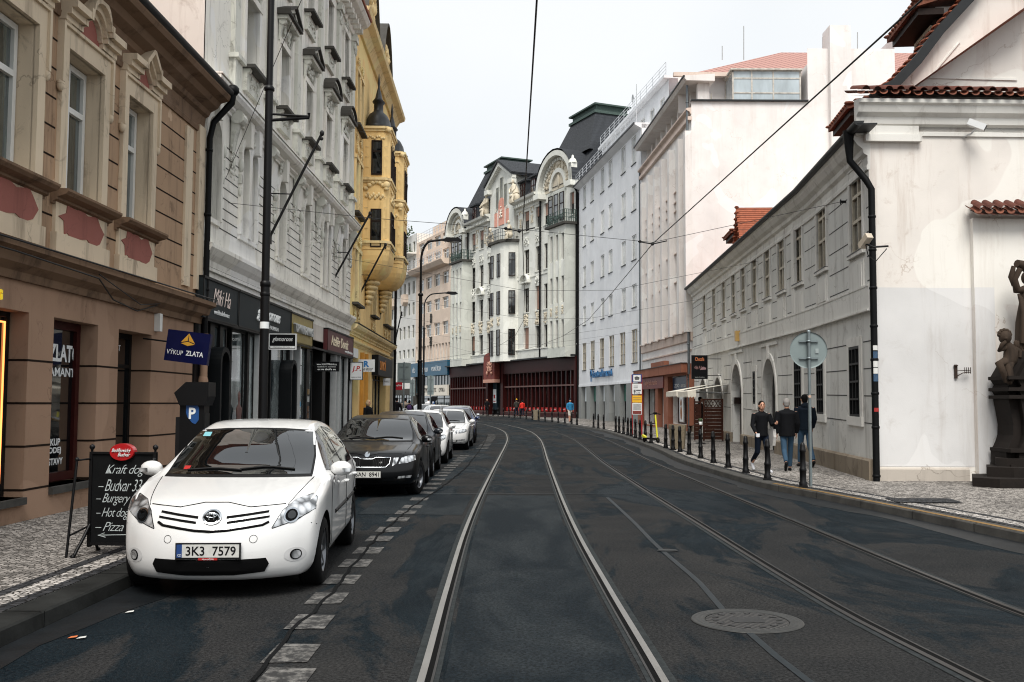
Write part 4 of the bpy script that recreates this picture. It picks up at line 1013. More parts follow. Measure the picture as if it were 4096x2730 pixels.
m = SMB(H2); ul = H2.U(3160, 0, 1320)
m.box(ul - .9, ul - .5, -.02, .06, zst + .46, zev - .7); m.build('wall_strip', P_BAR2, Hh)
# house sign, lamp box, door bell and plate
m = MB(); u, z = H2.uz(2950, 1337, .1); m.box(u - .12, u + .12, .02, .2, z - .28, z + .12); H2.fin(m.build('porch_lamp', simple('yellowed_glass', (206, 168, 100), .4), Hh))
m = MB(); u, z = H2.uz(2944, 1604, -.1); m.box(uA2[1] - .33, uA2[1] - .01, -.3, -.05, z - .12, z + .14); H2.fin(m.build('name_plate', W_DARK, Hh))

# gable end towards the viewer
def hg(px, py, off=0.): return HG.uz(px, py, off)
zc = hg(3536, 452)[1]
u_e = HG.L
gp = [hg(3900, 0), hg(3780, 130), hg(3690, 250), hg(3600, 345), hg(3545, 372)]
ztl = hg(3800, 395)[1]
m = MB(); m.wall(0, HG.L, -.3, zc + .2, [], .3, 0)
rid = [(u, z) for u, z in gp]
u_top = rid[0][0]; pk = (u_top - 2.2, rid[0][1] + 3.2)
m.prism([(pk[0] - 8, ztl), (rid[-1][0], ztl)] + rid[::-1] + [pk, (pk[0] - 8, pk[1] - 5)], -.6, -.3, 'y')
for k in range(6): pass
HG.fin(m.build('gable_wall', P_GAB, Hh))
m = MB()
rk = rid[::-1] + [pk]
for a, b_ in zip(rk, rk[1:]): m.prism([a, b_, (b_[0] + .12, b_[1] + .16), (a[0] + .12, a[1] + .16)], -.7, -.05, 'y')
HG.fin(m.build('gable_verge', M_SHEET, Hh))
m = MB()
for a, b_ in zip(rk, rk[1:]):
    n = max(2, int(math.hypot(a[0] - b_[0], a[1] - b_[1]) / .17))
    for k in range(n):
        t = (k + .5) / n; m.ball((a[0] + (b_[0] - a[0]) * t + .1, -.35, a[1] + (b_[1] - a[1]) * t + .17), (.09, .22, .05), 8)
HG.fin(m.build('verge_tiles', M_TILE, Hh))
m = MB(); a0 = hg(3735, 290); b0 = hg(3815, 170)
m.prism([hg(3735, 297), hg(3740, 290), hg(4096, 298), hg(4096, 306)], -.3, -.27, 'y'); m.prism([hg(3735, 297), hg(3860, 150), hg(3866, 150), hg(3742, 297)], -.3, -.27, 'y'); HG.fin(m.build('gable_panel_edge', P_BAR2, Hh))
m = MB(); m.mould([(0, -.5), (.04, -.5), (.04, -.42), (.0, -.4), (.0, -.3), (.08, -.26), (.1, -.12), (.2, -.04), (.24, .1), (.3, .14), (.3, .22), (0, .26)], 0, HG.L + .28, zc)
m.box(HG.L - 1.05, HG.L + .06, -.02, .09, hg(3650, 565)[1], zc - .3); m.box(HG.L - 1.1, HG.L + .1, -.02, .13, hg(3650, 572)[1], hg(3650, 545)[1])
HG.fin(m.build('gable_cornice', P_BAR2, Hh))
def pantiles(name, u0, u1, z, y0, y1, rise, pitch=.2, parent=None, seg=None, mat=None, seed=0):
    """a course of overlapping roll tiles with open ends at the eave"""
    m = MB(); n = int((u1 - u0) / pitch); r_ = random.Random(seed)
    for k in range(n):
        u = u0 + (k + .5) * (u1 - u0) / n; dz = r_.uniform(-.015, .015)
        for rr, zz, hi in ((.085, .03, 1), (.085, 0, 0)):
            uu = u + (0 if hi else pitch / 2); pts = []
            for j in range(7):
                a = math.pi * j / 6; pts.append((uu + rr * math.cos(a), zz + dz + (rr * math.sin(a) if hi else -rr * .7 * math.sin(a))))
            lo = [(p[0], p[1] + z) for p in pts]; th = .018
            v = [(p[0], y1, p[1]) for p in lo] + [(p[0], y0, p[1] + rise) for p in lo] + [(p[0], y1, p[1] - th) for p in lo]
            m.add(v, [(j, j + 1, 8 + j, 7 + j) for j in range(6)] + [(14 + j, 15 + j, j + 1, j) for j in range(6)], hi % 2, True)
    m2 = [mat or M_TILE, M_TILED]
    o = m.build(name, m2, parent)
    if seg: seg.fin(o)
    return o
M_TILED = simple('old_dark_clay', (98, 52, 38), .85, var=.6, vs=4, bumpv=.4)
m = simple('weathered_clay', (136, 80, 58), .85, var=.75, vs=3.5, bumpv=.4); M_CLAY = m
pantiles('eave_tiles', 2, HG.L + .3, zc + .34, -.3, .42, .22, .24, Hh, HG, M_CLAY, 3)
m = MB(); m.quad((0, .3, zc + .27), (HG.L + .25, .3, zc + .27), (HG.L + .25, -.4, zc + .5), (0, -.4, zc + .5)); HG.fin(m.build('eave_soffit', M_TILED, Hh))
# projecting part of the wall with its own little tile coping, the overpainted field and the plinth
ux = HG.U(3890, 0, 1400); zcp = hg(3890, 868, .3)[1]
m = MB(); m.box(0, ux, -.02, .14, -.3, zcp); HG.fin(m.build('wall_projection', P_GAB, Hh))
pantiles('coping_tiles', 4, ux + .05, zcp + .12, .1, .48, .18, .23, Hh, HG, M_CLAY, 5)
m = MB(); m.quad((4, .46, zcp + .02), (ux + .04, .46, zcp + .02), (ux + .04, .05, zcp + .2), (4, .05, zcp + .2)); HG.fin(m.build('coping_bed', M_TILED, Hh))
zg = hg(3700, 1152)[1]
m = MB(); m.quad((HG.L - .04, .006, .42), (ux, .006, .42), (ux, .006, zg), (HG.L - .04, .006, zg)); m.quad((ux - .004, .146, .1), (ux - .42, .146, .1), (ux - .42, .146, zg), (ux - .004, .146, zg)); HG.fin(m.build('grey_paint_field', P_GPT, Hh))
m = MB(); m.prism([(-.02, -.3), (.05, -.3), (.045, .36), (.01, .4), (-.02, .4)], ux + .14, HG.L + .03, 'x'); HG.fin(m.build('stone_plinth', plaster('flaking_plinth', (176, 168, 158), (70, 58, 48), .9), Hh))
# drainpipe at the corner
m = MB(); y_ = .16; xo = HG.L + .0
P = [(xo + .38, -.1, zev + .1), (xo + .38, -.1, zev - .15), (xo + .36, -.1, zev - .55), (xo + .1, .1, zev - 1.0), (xo - .0, .13, zev - 1.2), (xo - .0, .13, 2.4), (xo - .0, .13, .1)]
m.tube(P, [.12, .1, .07, .07, .07, .07, .07], 14)
for z in (5.6, 4.9, 4.1, 3.3, 2.6, 1.9, 1.2, .2): m.lathe([(.07, 0), (.082, .01), (.082, .05), (.07, .06)], (xo, .13, z), 14)
HG.fin(m.build('downpipe', M_PIPE, Hh))
stk = [simple('white_sticker', (210, 210, 206), .5, var=0), simple('blue_sticker', (60, 90, 120), .5, var=.6, vs=60), simple('red_sticker', (170, 40, 36), .5, var=.5, vs=60)]
for k, (py, h, w_, mi) in enumerate(((1392, .1, .07, 0), (1420, .14, .1, 1), (1452, .18, .1, 0), (1484, .12, .1, 0), (1512, .15, .09, 1), (1640, .08, .08, 2))):
    z = hg(3510, py, .2)[1]; m = MB(); m.lathe([(.0735, -h / 2), (.0735, h / 2)], (0, 0, 0), 14)
    m.v = [v for v in m.v]; q = MB(); q.add([(.074 * math.sin(R(a)) , .074 * math.cos(R(a)), zz) for zz in (-h / 2, h / 2) for a in range(-40, 41, 10)], [(i, i + 1, 10 + i, 9 + i) for i in range(8)], 0, True)
    o = q.build('sticker', stk[mi], Hh, (xo, .13, z)); HG.fin(o)
m = MB(); a = hg(3700, 700)
# roof: street slope, and dormers
def W2(seg, u, y, z): v = seg.M @ Vector((u, y, z)); return v
m = MB()
for seg in (H1, H2):
    a = W2(seg, 0, .3, zev + .12 + sh(seg, 0)); b_ = W2(seg, seg.L, .3, zev + .12 + sh(seg, seg.L)); c = W2(seg, seg.L, -3.6, zev + 2.9 + sh(seg, seg.L)); d = W2(seg, 0, -3.6, zev + 2.9 + sh(seg, 0))
    m.quad(a, b_, c, d)
m.build('roof', M_TILE, Hh)
def dormer(px, py, wd, hh, label=None, mat=M_GAB if False else None, Y=None, kind='shed'):
    pass
def shed_dormer(seg, uc, wd, z0, hh, yb):
    D_ = thing_child = None
    m = MB(); h1 = hh
    m.box(uc - wd / 2, uc + wd / 2, yb - 3, yb, z0, z0 + h1); w_ = seg.fin(m.build('dormer', P_GAB, Hh))
    m = MB(); e = .35
    m.prism([(yb + .55, z0 + h1 - .12), (yb + .55, z0 + h1), (yb - 3, z0 + h1 + 1.0), (yb - 3, z0 + h1 + .85)], uc - wd / 2 - e, uc + wd / 2 + e, 'x')
    n = int((wd + 2 * e) / .22)
    for k in range(n): m.ball((uc - wd / 2 - e + (k + .5) * (wd + 2 * e) / n, yb + .5, z0 + h1 + .0), (.08, .12, .05), 6)
    for k in range(16):
        t = k / 15
        for s_ in (-1, 1): m.ball((uc + s_ * (wd / 2 + e), yb + .5 - 3.4 * t, z0 + h1 + .03 + 1.0 * t), (.07, .14, .045), 6)
    o = m.build('dormer_roof', M_CLAY, Hh); seg.fin(o)
    m = MB(); m.box(uc - wd / 2 - e + .1, uc + wd / 2 + e - .1, yb - .1, yb + .45, z0 + h1 - .26, z0 + h1 - .12); m.box(uc - wd / 2 - .02, uc + wd / 2 + .02, yb - .14, yb + .02, z0, z0 + h1 - .1); seg.fin(m.build('dormer_timber', W_DARK, Hh))
    o = win(Hh, uc - wd / 2 + .15, uc + wd / 2 - .15, z0 + .12, z0 + h1 - .35, 0, W_CREAM, G_DARK, (.5,), (), .08, .06, .06, 'dormer_window'); o.location.y = yb + .01; seg.fin(o)
shed_dormer(H1, 1.6, 1.5, zev + 1.7, 1.35, -1.7); shed_dormer(H1, 4.9, 1.5, zev + .65, 1.15, -1.0)
shed_dormer(H2, 15.6, 1.4, zev + .5, 1.1, -.7)
# pointed dormer with red tiles
m = MB(); ud = 12.0
m.prism([(ud - .9, zev + .1), (ud + .9, zev + .1), (ud, zev + 1.85)], -2.2, -.2, 'y'); H2.fin(m.build('dormer', P_GAB, Hh))
m = MB()
for s_ in (-1, 1):
    m.prism([(ud + s_ * 1.05, zev + .05), (ud, zev + 1.95), (ud, zev + 2.05), (ud + s_ * 1.13, zev + .09)], -2.4, 0.05, 'y')
    for k in range(10): t = k / 9; m.ball((ud + s_ * 1.0 * (1 - t), .02, zev + .1 + 1.96 * t), (.07, .1, .06), 6)
H2.fin(m.build('dormer_roof', M_TILE, Hh))
back(Fac('tmp_block', (0, 0), (1, 0), 'x'), 0, 0, 0, P_GAB) if 0 else None
m = MB(); c0 = HG.M @ Vector((0, -.02, 0))
m.add([(16.4, .3, -.3), (16.4, 34, -.3), (2.3, 32.8, -.3), (16.4, .3, zev), (16.4, 34, zev), (2.3, 32.8, zev)], [(0, 1, 4, 3), (1, 2, 5, 4), (3, 4, 5)]); m.build('rear_wall', P_GAB, Hh)
# painted tram-wire hooks in the wall
for seg, px_, py_ in ((H1, 3366, 808),):
    u, z = seg.uz(px_, py_, .1); m = MB(); m.tube([(u, -.02, z), (u, .12, z)], .03, 8); m.lathe([(.05, -.01), (.07, 0), (.05, .01)], (u, .12, z), 10, 0, 'y'); seg.fin(m.build('wire_hook', M_IRON, Hh))

# =================================================================== G: pilastered pale pink block
P_PNK = plaster('pale_pink_render', (232, 227, 223), (150, 126, 112), .34); P_PNK2 = plaster('pink_ledge_render', (214, 196, 184), (130, 100, 84), .4); P_GW = plaster('plain_pale_render', (236, 231, 228), (186, 168, 154), .26)
P_ORG = plaster('terracotta_render', (150, 98, 78), (84, 52, 40), .4)
Gf = Fac('pilastered_block', (9.77, 53.7), (8.96, 68.5), 'pale pink block with tall thin pilasters, blank side wall and hipped pink roof')
r = Gf.root
bpy.context.view_layer.update()
xs = [2573, 2598, 2624, 2652, 2681, 2715, 2757]
us_ = [Gf.U(x, 0, 900) for x in xs]; uR = Gf.U(2715, 0, 900)
fl = [(Gf.Z(2715, 736), Gf.Z(2715, 600)), (Gf.Z(2715, 985), Gf.Z(2715, 872)), (Gf.Z(2715, 1318), Gf.Z(2715, 1163))]
zmid = (Gf.Z(2715, 1142), Gf.Z(2715, 1050))
ztopb = Gf.Z(2768, 408, .2); zroof = Gf.Z(2771, 255, .5) - .12; zbase = Gf.Z(2715, 1345)
ops = []
pw = abs(us_[0] - us_[3]) / 3 * .56 / 2
fl2 = [fl[0], fl[1], (fl[2][0], fl[2][1])]
for u in us_:
    hw = .66
    for a, b_ in fl2 + [(fl[2][1] + .9 * (fl[1][0] - fl[2][1]) * .25, fl[1][0] - .9 * (fl[1][0] - fl[2][1]) * .28)]:
        ops.append((max(.15, u - hw), min(Gf.L - .15, u + hw), a, b_))
m = MB(); m.wall(0, Gf.L, zbase - 1.9, ztopb - .3, ops, .46); m.build('upper_wall', P_PNK, r)
for o_ in ops: win(r, *o_, .42, W_CREAM, G_FAR, (.5,), (.5,), .06, .05)
for a, b_ in zip(us_, us_[1:] + [us_[-1] - 2.0]):
    uc = (a + b_) / 2; m = MB()
    if uc < .2: uc = .25
    m.box(uc - .26, uc + .26, -.02, .36, zbase + .0, fl[0][1] + .25); m.build('pilaster', P_PNK, r)
m = MB()
for zz in (fl[0][0] - .35, fl[1][0] - .35, fl[1][1] + .5, fl[2][1] + .55, fl[0][0] - .95): m.box(0, Gf.L, -.02, .1, zz - .06, zz)
m.mould([(0, 0), (.06, 0), (.1, .1), (.28, .2), (.28, .3), (0, .34)], -.0, Gf.L, ztopb - .34); m.box(-.02, Gf.L, -.02, .2, ztopb - .7, ztopb - .5)
m.mould([(0, 0), (.1, .05), (.12, .5), (.2, .55), (.2, .62), (0, .64)], 0, Gf.L, zbase - .5); m.mould([(0, 0), (.08, 0), (.08, .08), (0, .1)], .3, Gf.L - .3, zbase - 1.0)
m.build('ledge', P_PNK2, r)
m = MB(); m.box(0, Gf.L, -.4, .0, ztopb - .05, zroof); fb = zroof - .3
m = MB(); m.wall(.0, Gf.L, ztopb - .05, zroof, [(u - .5, u + .5, ztopb + .35, zroof - .55) for u in [Gf.L * (k + .5) / 9 for k in range(9)]], .35, 0, -.9)
m.quad((0, 0, ztopb), (Gf.L, 0, ztopb), (Gf.L, -.9, ztopb), (0, -.9, ztopb)); m.build('attic_wall', P_PNK, r)
for k in range(9): u = Gf.L * (k + .5) / 9; win(r, u - .5, u + .5, ztopb + .35, zroof - .55, 1.22, W_CREAM, G_PALE, (.5,), (), .06, .05)
for k in range(10): u = .15 + (Gf.L - .3) * k / 9; m = MB(); m.box(u - .16, u + .16, -1.0, -.35, ztopb, zroof - .1); m.build('attic_fin', P_PNK, r)
m = MB(); m.prism([(.35, zroof - .1), (.5, zroof + .05), (.5, zroof + .16), (-1.2, zroof + .3), (-1.2, zroof - .1)], -.45, Gf.L + .1, 'x'); m.build('eaves', P_PNK, r)
m = MB(); m.box(-.5, Gf.L + .1, .46, .56, zroof + .08, zroof + .16); m.build('gutter', M_SHEET, r)
m = MB(); m.tube([(.12, .2, zroof - .2), (.12, .2, 4.2), (.12, .2, .2)], .07, 8)
for k in range(9): m.lathe([(.07, 0), (.09, .02), (.09, .06), (.07, .08)], (.12, .2, 3 + 1.9 * k), 8)
m.build('downpipe', M_ZINC, r)
m = MB(); m.tube([(Gf.L - .1, .15, ztopb), (Gf.L - .1, .15, .2)], .06, 8); m.build('downpipe', M_ZINC, r)
# side wall seen above the baroque house
def gs(px, py): return atY(px, py, 53.7)
M2 = r.matrix_world.inverted()
zt = gs(3000, 406).z; x1 = gs(3580, 300).x; xg = gs(3230, 300).x; ze = gs(3000, 255).z
def lp(v): return M2 @ Vector(v)
m = MB()
m.quad(lp((9.77, 53.7, -.3)), lp((x1, 53.7, -.3)), lp((x1, 53.7, zt)), lp((9.77, 53.7, zt)))
m.quad(lp((xg, 53.7, zt)), lp((x1, 53.7, zt)), lp((x1, 53.7, gs(3300, 195).z)), lp((xg, 53.7, gs(3300, 195).z)))
m.quad(lp((x1, 53.7, -.3)), lp((x1, 72, -.3)), lp((x1, 72, 22)), lp((x1, 53.7, 22)))
xo_ = gs(2782, 300).x
m.quad(lp((xo_ - .6, 55.8, zt - .05)), lp((xg, 55.8, zt - .05)), lp((xg, 55.8, ze)), lp((xo_ - .6, 55.8, ze)))
m.quad(lp((9.8, 53.7, zt - .02)), lp((xg, 53.7, zt - .02)), lp((xg, 55.8, zt - .02)), lp((9.8, 55.8, zt - .02)))
m.quad(lp((xg, 53.7, zt)), lp((xg, 55.8, zt)), lp((xg, 55.8, ze)), lp((xg, 53.7, ze)))
m.build('side_wall', P_GW, r)
m = MB(); a = lp((9.7, 53.6, zt)); v = [lp((xx, yy, zz)) for zz in (zt - .02, zt + .06) for xx, yy in ((9.75, 53.55), (xg, 53.55), (xg, 53.85), (9.75, 53.85))]
m.add(v, [(0, 1, 5, 4), (4, 5, 6, 7), (0, 4, 7, 3), (3, 2, 1, 0)]); m.build('terrace_coping', M_SHEET, r)
xc0, xc1 = gs(3311, 200).x, gs(3395, 200).x
m = MB(); v = [lp((xx, yy, zz)) for zz in (zt - 4, gs(3350, 112).z) for xx, yy in ((xc0, 53.3), (xc1, 53.3), (xc1, 54.6), (xc0, 54.6))]
m.add(v, [(0, 1, 5, 4), (1, 2, 6, 5), (2, 3, 7, 6), (3, 0, 4, 7), (4, 5, 6, 7)]); m.build('chimney_stack', P_GW, r)
# enclosed glazed balcony
xb0, xb1 = gs(2935, 300).x, gs(3205, 300).x; zb0, zb1 = zt, gs(3050, 278).z
m = MB(); g_ = MB(); yF, yB = 53.9, 55.7
def bx(mb, xa, xb_, ya, yb_, za, zb_): mb.add([lp((X_, Y_, Z_)) for Z_ in (za, zb_) for X_, Y_ in ((xa, ya), (xb_, ya), (xb_, yb_), (xa, yb_))], [(0, 3, 2, 1), (4, 5, 6, 7), (0, 1, 5, 4), (1, 2, 6, 5), (2, 3, 7, 6), (3, 0, 4, 7)])
for t in (0, .28, .6, 1): xx = xb0 + (xb1 - xb0) * t; bx(m, xx - .04, xx + .04, yF, yF + .08, zb0, zb1)
for z in (zb0, zb0 + .28 * (zb1 - zb0), zb1 - .26 * (zb1 - zb0), zb1 - .04): bx(m, xb0, xb1, yF + .002, yF + .07, z, z + .07)
bx(m, xb0 - .04, xb0 + .04, yB - .05, yB + .03, zb0, zb1); bx(m, xb0 - .03, xb0 + .03, yF, yB, zb1 - .1, zb1); bx(m, xb0 - .15, xb1 + .1, yF - .15, yB, zb1, zb1 + .08)
f_ = m.build('glazed_balcony', simple('rusting_white_paint', (206, 200, 190), .6, var=.45, vs=5), r)
g_.quad(lp((xb0, yF + .03, zb0)), lp((xb1, yF + .03, zb0)), lp((xb1, yF + .03, zb1)), lp((xb0, yF + .03, zb1))); g_.quad(lp((xb0, yF, zb0)), lp((xb0, yB, zb0)), lp((xb0, yB, zb1)), lp((xb0, yF, zb1)))
g_.build('pane', glassm('frosted_balcony_glass', (150, 160, 164), (186, 198, 204), .4, .6, .6, rough=.25), f_)
# hipped roof
zE, zA = gs(3000, 258).z, gs(3172, 105).z
xA0 = gs(3172, 105).x + 1.6
e0 = Vector((10.0, 55.0, zE - .1)); e1 = Vector((xg + .4, 55.0, zE - .1)); 
m = MB(); ap0 = Vector((xA0, 62, zA + 1.5)); ap1 = Vector((xA0 + 9, 62, zA + 1.5)); far0 = Vector((9.8, 70, zE - .1)); e2 = Vector((x1 + 3, 55.0, zE - .1)); far1 = Vector((x1 + 3, 70, zE - .1))
m.add([lp(p) for p in (e0, e2, ap1, ap0)], [(0, 1, 2, 3)]); m.add([lp(p) for p in (e0, ap0, far0)], [(0, 1, 2)]); m.add([lp(p) for p in (far0, ap0, ap1, far1)], [(0, 1, 2, 3)])
m2_, nt, b = nm('pink_diamond_tiles'); g = coords(nt, scale=(1.0, 1.0, 1.6))
def diag(sx):
    wv = nt.nodes.new('ShaderNodeTexWave'); wv.bands_direction = 'X'; wv.inputs['Scale'].default_value = .62
    mp = nt.nodes.new('ShaderNodeMapping'); mp.inputs['Rotation'].default_value = (0, 0, 0); nt.links.new(g, mp.inputs[0])
    sp_ = nt.nodes.new('ShaderNodeSeparateXYZ'); nt.links.new(mp.outputs[0], sp_.inputs[0]); cb = nt.nodes.new('ShaderNodeCombineXYZ')
    h_ = math_(nt, 'ADD', sp_.outputs[0], sp_.outputs[1]); nt.links.new(math_(nt, 'ADD', h_, math_(nt, 'MULTIPLY', sp_.outputs[2], sx)), cb.inputs[0]); nt.links.new(cb.outputs[0], wv.inputs[0]); return wv.outputs['Fac']
k_ = math_(nt, 'MINIMUM', ramp(nt, diag(1.6), .04, .22), ramp(nt, diag(-1.6), .04, .22))
nt.links.new(mixc(nt, k_, lin((120, 84, 76)), mixc(nt, noise(nt, 3, 4, g), lin((190, 146, 136)), lin((166, 124, 114)))), b.inputs['Base Color']); b.inputs['Roughness'].default_value = .8
m.build('roof', m2_, r)
m = MB(); bx(m, 9.0, xg + .5, 54.85, 55.1, zE - .28, zE - .06); m.build('roof_gutter', P_PNK2, r)
bx(MB(), 0, 1, 0, 1, 0, 1)
for px_, py_, hh in ((2975, 105, 1.4), (2889, 185, .8), (3430, 130, 1.0), (3290, 150, .6)):
    p = lp(atY(px_, 240, 60)); q = lp(atY(px_, py_, 60)); m = MB(); m.tube([p, q], .03, 5); m.build('antenna', W_ALU, r)
# terracotta shopfront at street level
zc_ = Gf.Z(2766, 1454, .5) ; zc2_ = Gf.Z(2529, 1485, .5)
zq = (Gf.Z(2640, 1470, .5))
ops = [(Gf.U(2758, .3), Gf.U(2672, .3), .55, zq - .6), (Gf.U(2655, .3), Gf.U(2632, .3), .0, zq - .6), (Gf.U(2622, .3), Gf.U(2560, .3), .35, zq - .6)]
ops = [tuple(sorted(o_[:2])) + o_[2:] for o_ in ops]
m = MB(); m.wall(0, Gf.L, -.3, zbase - 1.9, [(o_[0], o_[1], o_[2], o_[3]) for o_ in ops], .5); m.build('ground_floor_wall', P_PNK, r)
for o_ in ops: win(r, *o_, .35, W_MAROON, G_SHOP, (.33, .66) if o_[2] > .5 else (.5,), (), .08, .06, .06, 'shop_window')
m = MB(); m.wall(.15, Gf.L - .1, -.3, zq - .1, [(o_[0], o_[1], o_[2], o_[3]) for o_ in ops], .3, 0, .32); m.box(.1, Gf.L - .05, .3, .62, zq - .5, zq); m.quad((.15, .32, -.3), (.15, .0, -.3), (.15, .0, zq), (.15, .32, zq))
m.box(Gf.L * .35, Gf.L * .62, .2, .5, zq, zq + .35); m.build('shopfront_casing', P_ORG, r)
m = MB(); m.box(.05, Gf.L, .3, .66, zq + .0, zq + .04); m.build('shopfront_coping', M_SHEET, r)
M_BLUES = simple('blue_window_film', (24, 52, 84), .4, var=.2)
m = MB(); a, b_, z0, z1 = ops[0]; m.box(a + .05, b_ - .05, .0, .02, z1 - 1.1, z1 - .06); m.build('window_banner', M_BLUES, r)
for k, t_ in enumerate(('ZOO', 'CHOVATELSKÉ', 'POTŘEBY')): text_on(r, t_, (a + b_) / 2 + (1 - k) * 1.6, .024, z1 - .55, M_LETW, width=1.2, height=.2)
m = MB(); m.box((a + b_) / 2 + .05, (a + b_) / 2 + .95, .0, .03, .7, z1 - 1.15); m.build('poster', M_LETW, r)
m = MB(); uc = (a + b_) / 2 + .5; m.ball((uc, .04, 1.2), (.2, .02, .4), 10); m.ball((uc, .05, 1.72), (.15, .02, .14), 10); m.prism([(uc - .14, 1.78), (uc - .05, 1.82), (uc - .11, 1.95)], .03, .05, 'y'); m.prism([(uc + .14, 1.78), (uc + .05, 1.82), (uc + .11, 1.95)], .03, .05, 'y')
m.build('cat_picture', simple('tabby_orange', (170, 110, 60), .7, var=.5, vs=14), r)
m = MB(); a2, b2 = ops[1][0] - .6, ops[2][1]; m.box(a2 + .4, b2, .33, .38, zq - 1.25, zq - .55); m.build('shop_board', simple('dark_red_board', (120, 44, 36), .5), r); text_on(r, 'knihy kafe razítka', (a2 + b2) / 2, .39, zq - .9, simple('pink_letters', (210, 150, 130), .5, var=0), width=4.0, height=.4)

# =================================================================== F: smooth white modern block
P_MOD = plaster('smooth_white_render', (234, 235, 237), (170, 170, 172), .2); P_STN = plaster('grey_stone_pier', (140, 142, 140), (90, 90, 88), .3)
Ff = Fac('modern_white_block', (8.96, 68.5), (5.98, 89.3), 'smooth white block with pairs of plain windows and railed roof terraces'); r = Ff.root
cols_ = [2338, 2369, 2410, 2442, 2494, 2536]; rows_ = [(550, 659), (743, 845), (943, 1042), (1139, 1231)]
zr = [(Ff.Z(2533, b_), Ff.Z(2533, a)) for a, b_ in rows_]; big = [2337, 2370, 2407, 2446, 2490, 2538]
zbg = (Ff.Z(2538, 1452), Ff.Z(2538, 1318)); zrf = Ff.Z(2564, 466, .5)
ops = []
for i, x in enumerate(cols_):
    u = Ff.U(x, 0, 900)
    for a, b_ in zr: ops.append((u - .62, u + .62, a, b_))
nb = len(ops)
for x in big: u = Ff.U(x, 0, 1390); ops.append((u - .78, u + .78, *zbg))
m = MB(); zd = Ff.Z(2500, 1532)
m.wall(0, Ff.L, zd, zrf - .15, ops, .16); m.build('upper_wall', P_MOD, r)
for k, o_ in enumerate(ops):
    win(r, *o_, .11, W_WHITE if k < nb else W_CREAM, G_PALE if k < nb else G_FAR, (.33, .66), () if k < nb else (.33, .66), .07, .05, .05)
    m = MB(); m.box(o_[0] - .06, o_[1] + .06, -.12, .06, o_[2] - .05, o_[2]); m.build('sill', M_SHEET, r)
m = MB(); m.prism([(.0, zrf - .3), (.5, zrf - .05), (.5, zrf + .06), (-.6, zrf + .1), (-.6, zrf - .3)], 0, Ff.L, 'x'); m.build('eaves', P_MOD, r)
m = MB(); m.box(0, Ff.L, .48, .56, zrf - .04, zrf + .09); m.build('gutter', M_SHEET, r)
def railing(parent, pts, h, n, mat, rr=.02, rails=4, name='railing'):
    m = MB(); P = [Vector(p) for p in pts]
    for k in range(1, rails + 1): m.tube([p + Vector((0, 0, h * k / rails)) for p in P], rr * .8, 5)
    for a, b_ in zip(P, P[1:]):
        for k in range(n + 1): q = a.lerp(b_, k / n); m.tube([q, q + Vector((0, 0, h))], rr, 5)
    return m.build(name, mat, parent)
M_RLW = simple('white_railing_paint', (205, 208, 212), .4, .2, var=.1)
railing(r, [(.2, .3, zrf + .08), (Ff.L - .2, .3, zrf + .08)], 1.0, 14, M_RLW, .025, 4)
zr2 = zrf + 3.3
m = MB(); m.wall(.0, Ff.L - 1.0, zrf, zr2, [(k * 2.6 + 1.0, k * 2.6 + 2.2, zrf + .9, zrf + 2.4) for k in range(7)], .2, 0, -2.0); m.quad((Ff.L - 1, -2, zrf), (Ff.L - 1, -10, zrf), (Ff.L - 1, -10, zr2), (Ff.L - 1, -2, zr2)); m.box(-.2, Ff.L - .8, -10, -1.6, zr2, zr2 + .18); m.build('set_back_storey', P_MOD, r)
for k in range(7): win(r, k * 2.6 + 1.0, k * 2.6 + 2.2, zrf + .9, zrf + 2.4, 2.15, W_WHITE, G_PALE, (.5,), (), .07, .05)
railing(r, [(.0, -1.8, zr2 + .18), (Ff.L - 1.0, -1.8, zr2 + .18)], 1.0, 12, M_RLW, .025, 4)
m = MB(); m.box(Ff.L - 5, Ff.L - 3.8, -5, -3.5, zr2, zr2 + 1.5); m.lathe([(.7, 0), (.75, .1), (.4, .2)], (Ff.L - 4.4, -4.2, zr2 + 1.5), 12); m.build('chimney_stack', P_MOD, r)
m = MB(); m.tube([(Ff.L - 7, -3.5, zr2), (Ff.L - 7, -3.5, zr2 + 4.2)], .03, 5); m.lathe([(.0, 0), (.35, .12)], (Ff.L - 6.2, -3.5, zr2 + 3.2), 12, 0, 'y'); m.tube([(Ff.L - 6.2, -3.5, zr2), (Ff.L - 6.2, -3.4, zr2 + 3.2)], .03, 5); m.build('antenna', W_ALU, r)
m = MB(); m.tube([(Ff.L - .12, .4, zrf), (Ff.L - .12, .1, zrf - .6), (Ff.L - .12, .1, .2)], .09, 8); m.build('downpipe', M_PIPE, r)
back(Ff, -.3, zrf, 12, P_MOD)
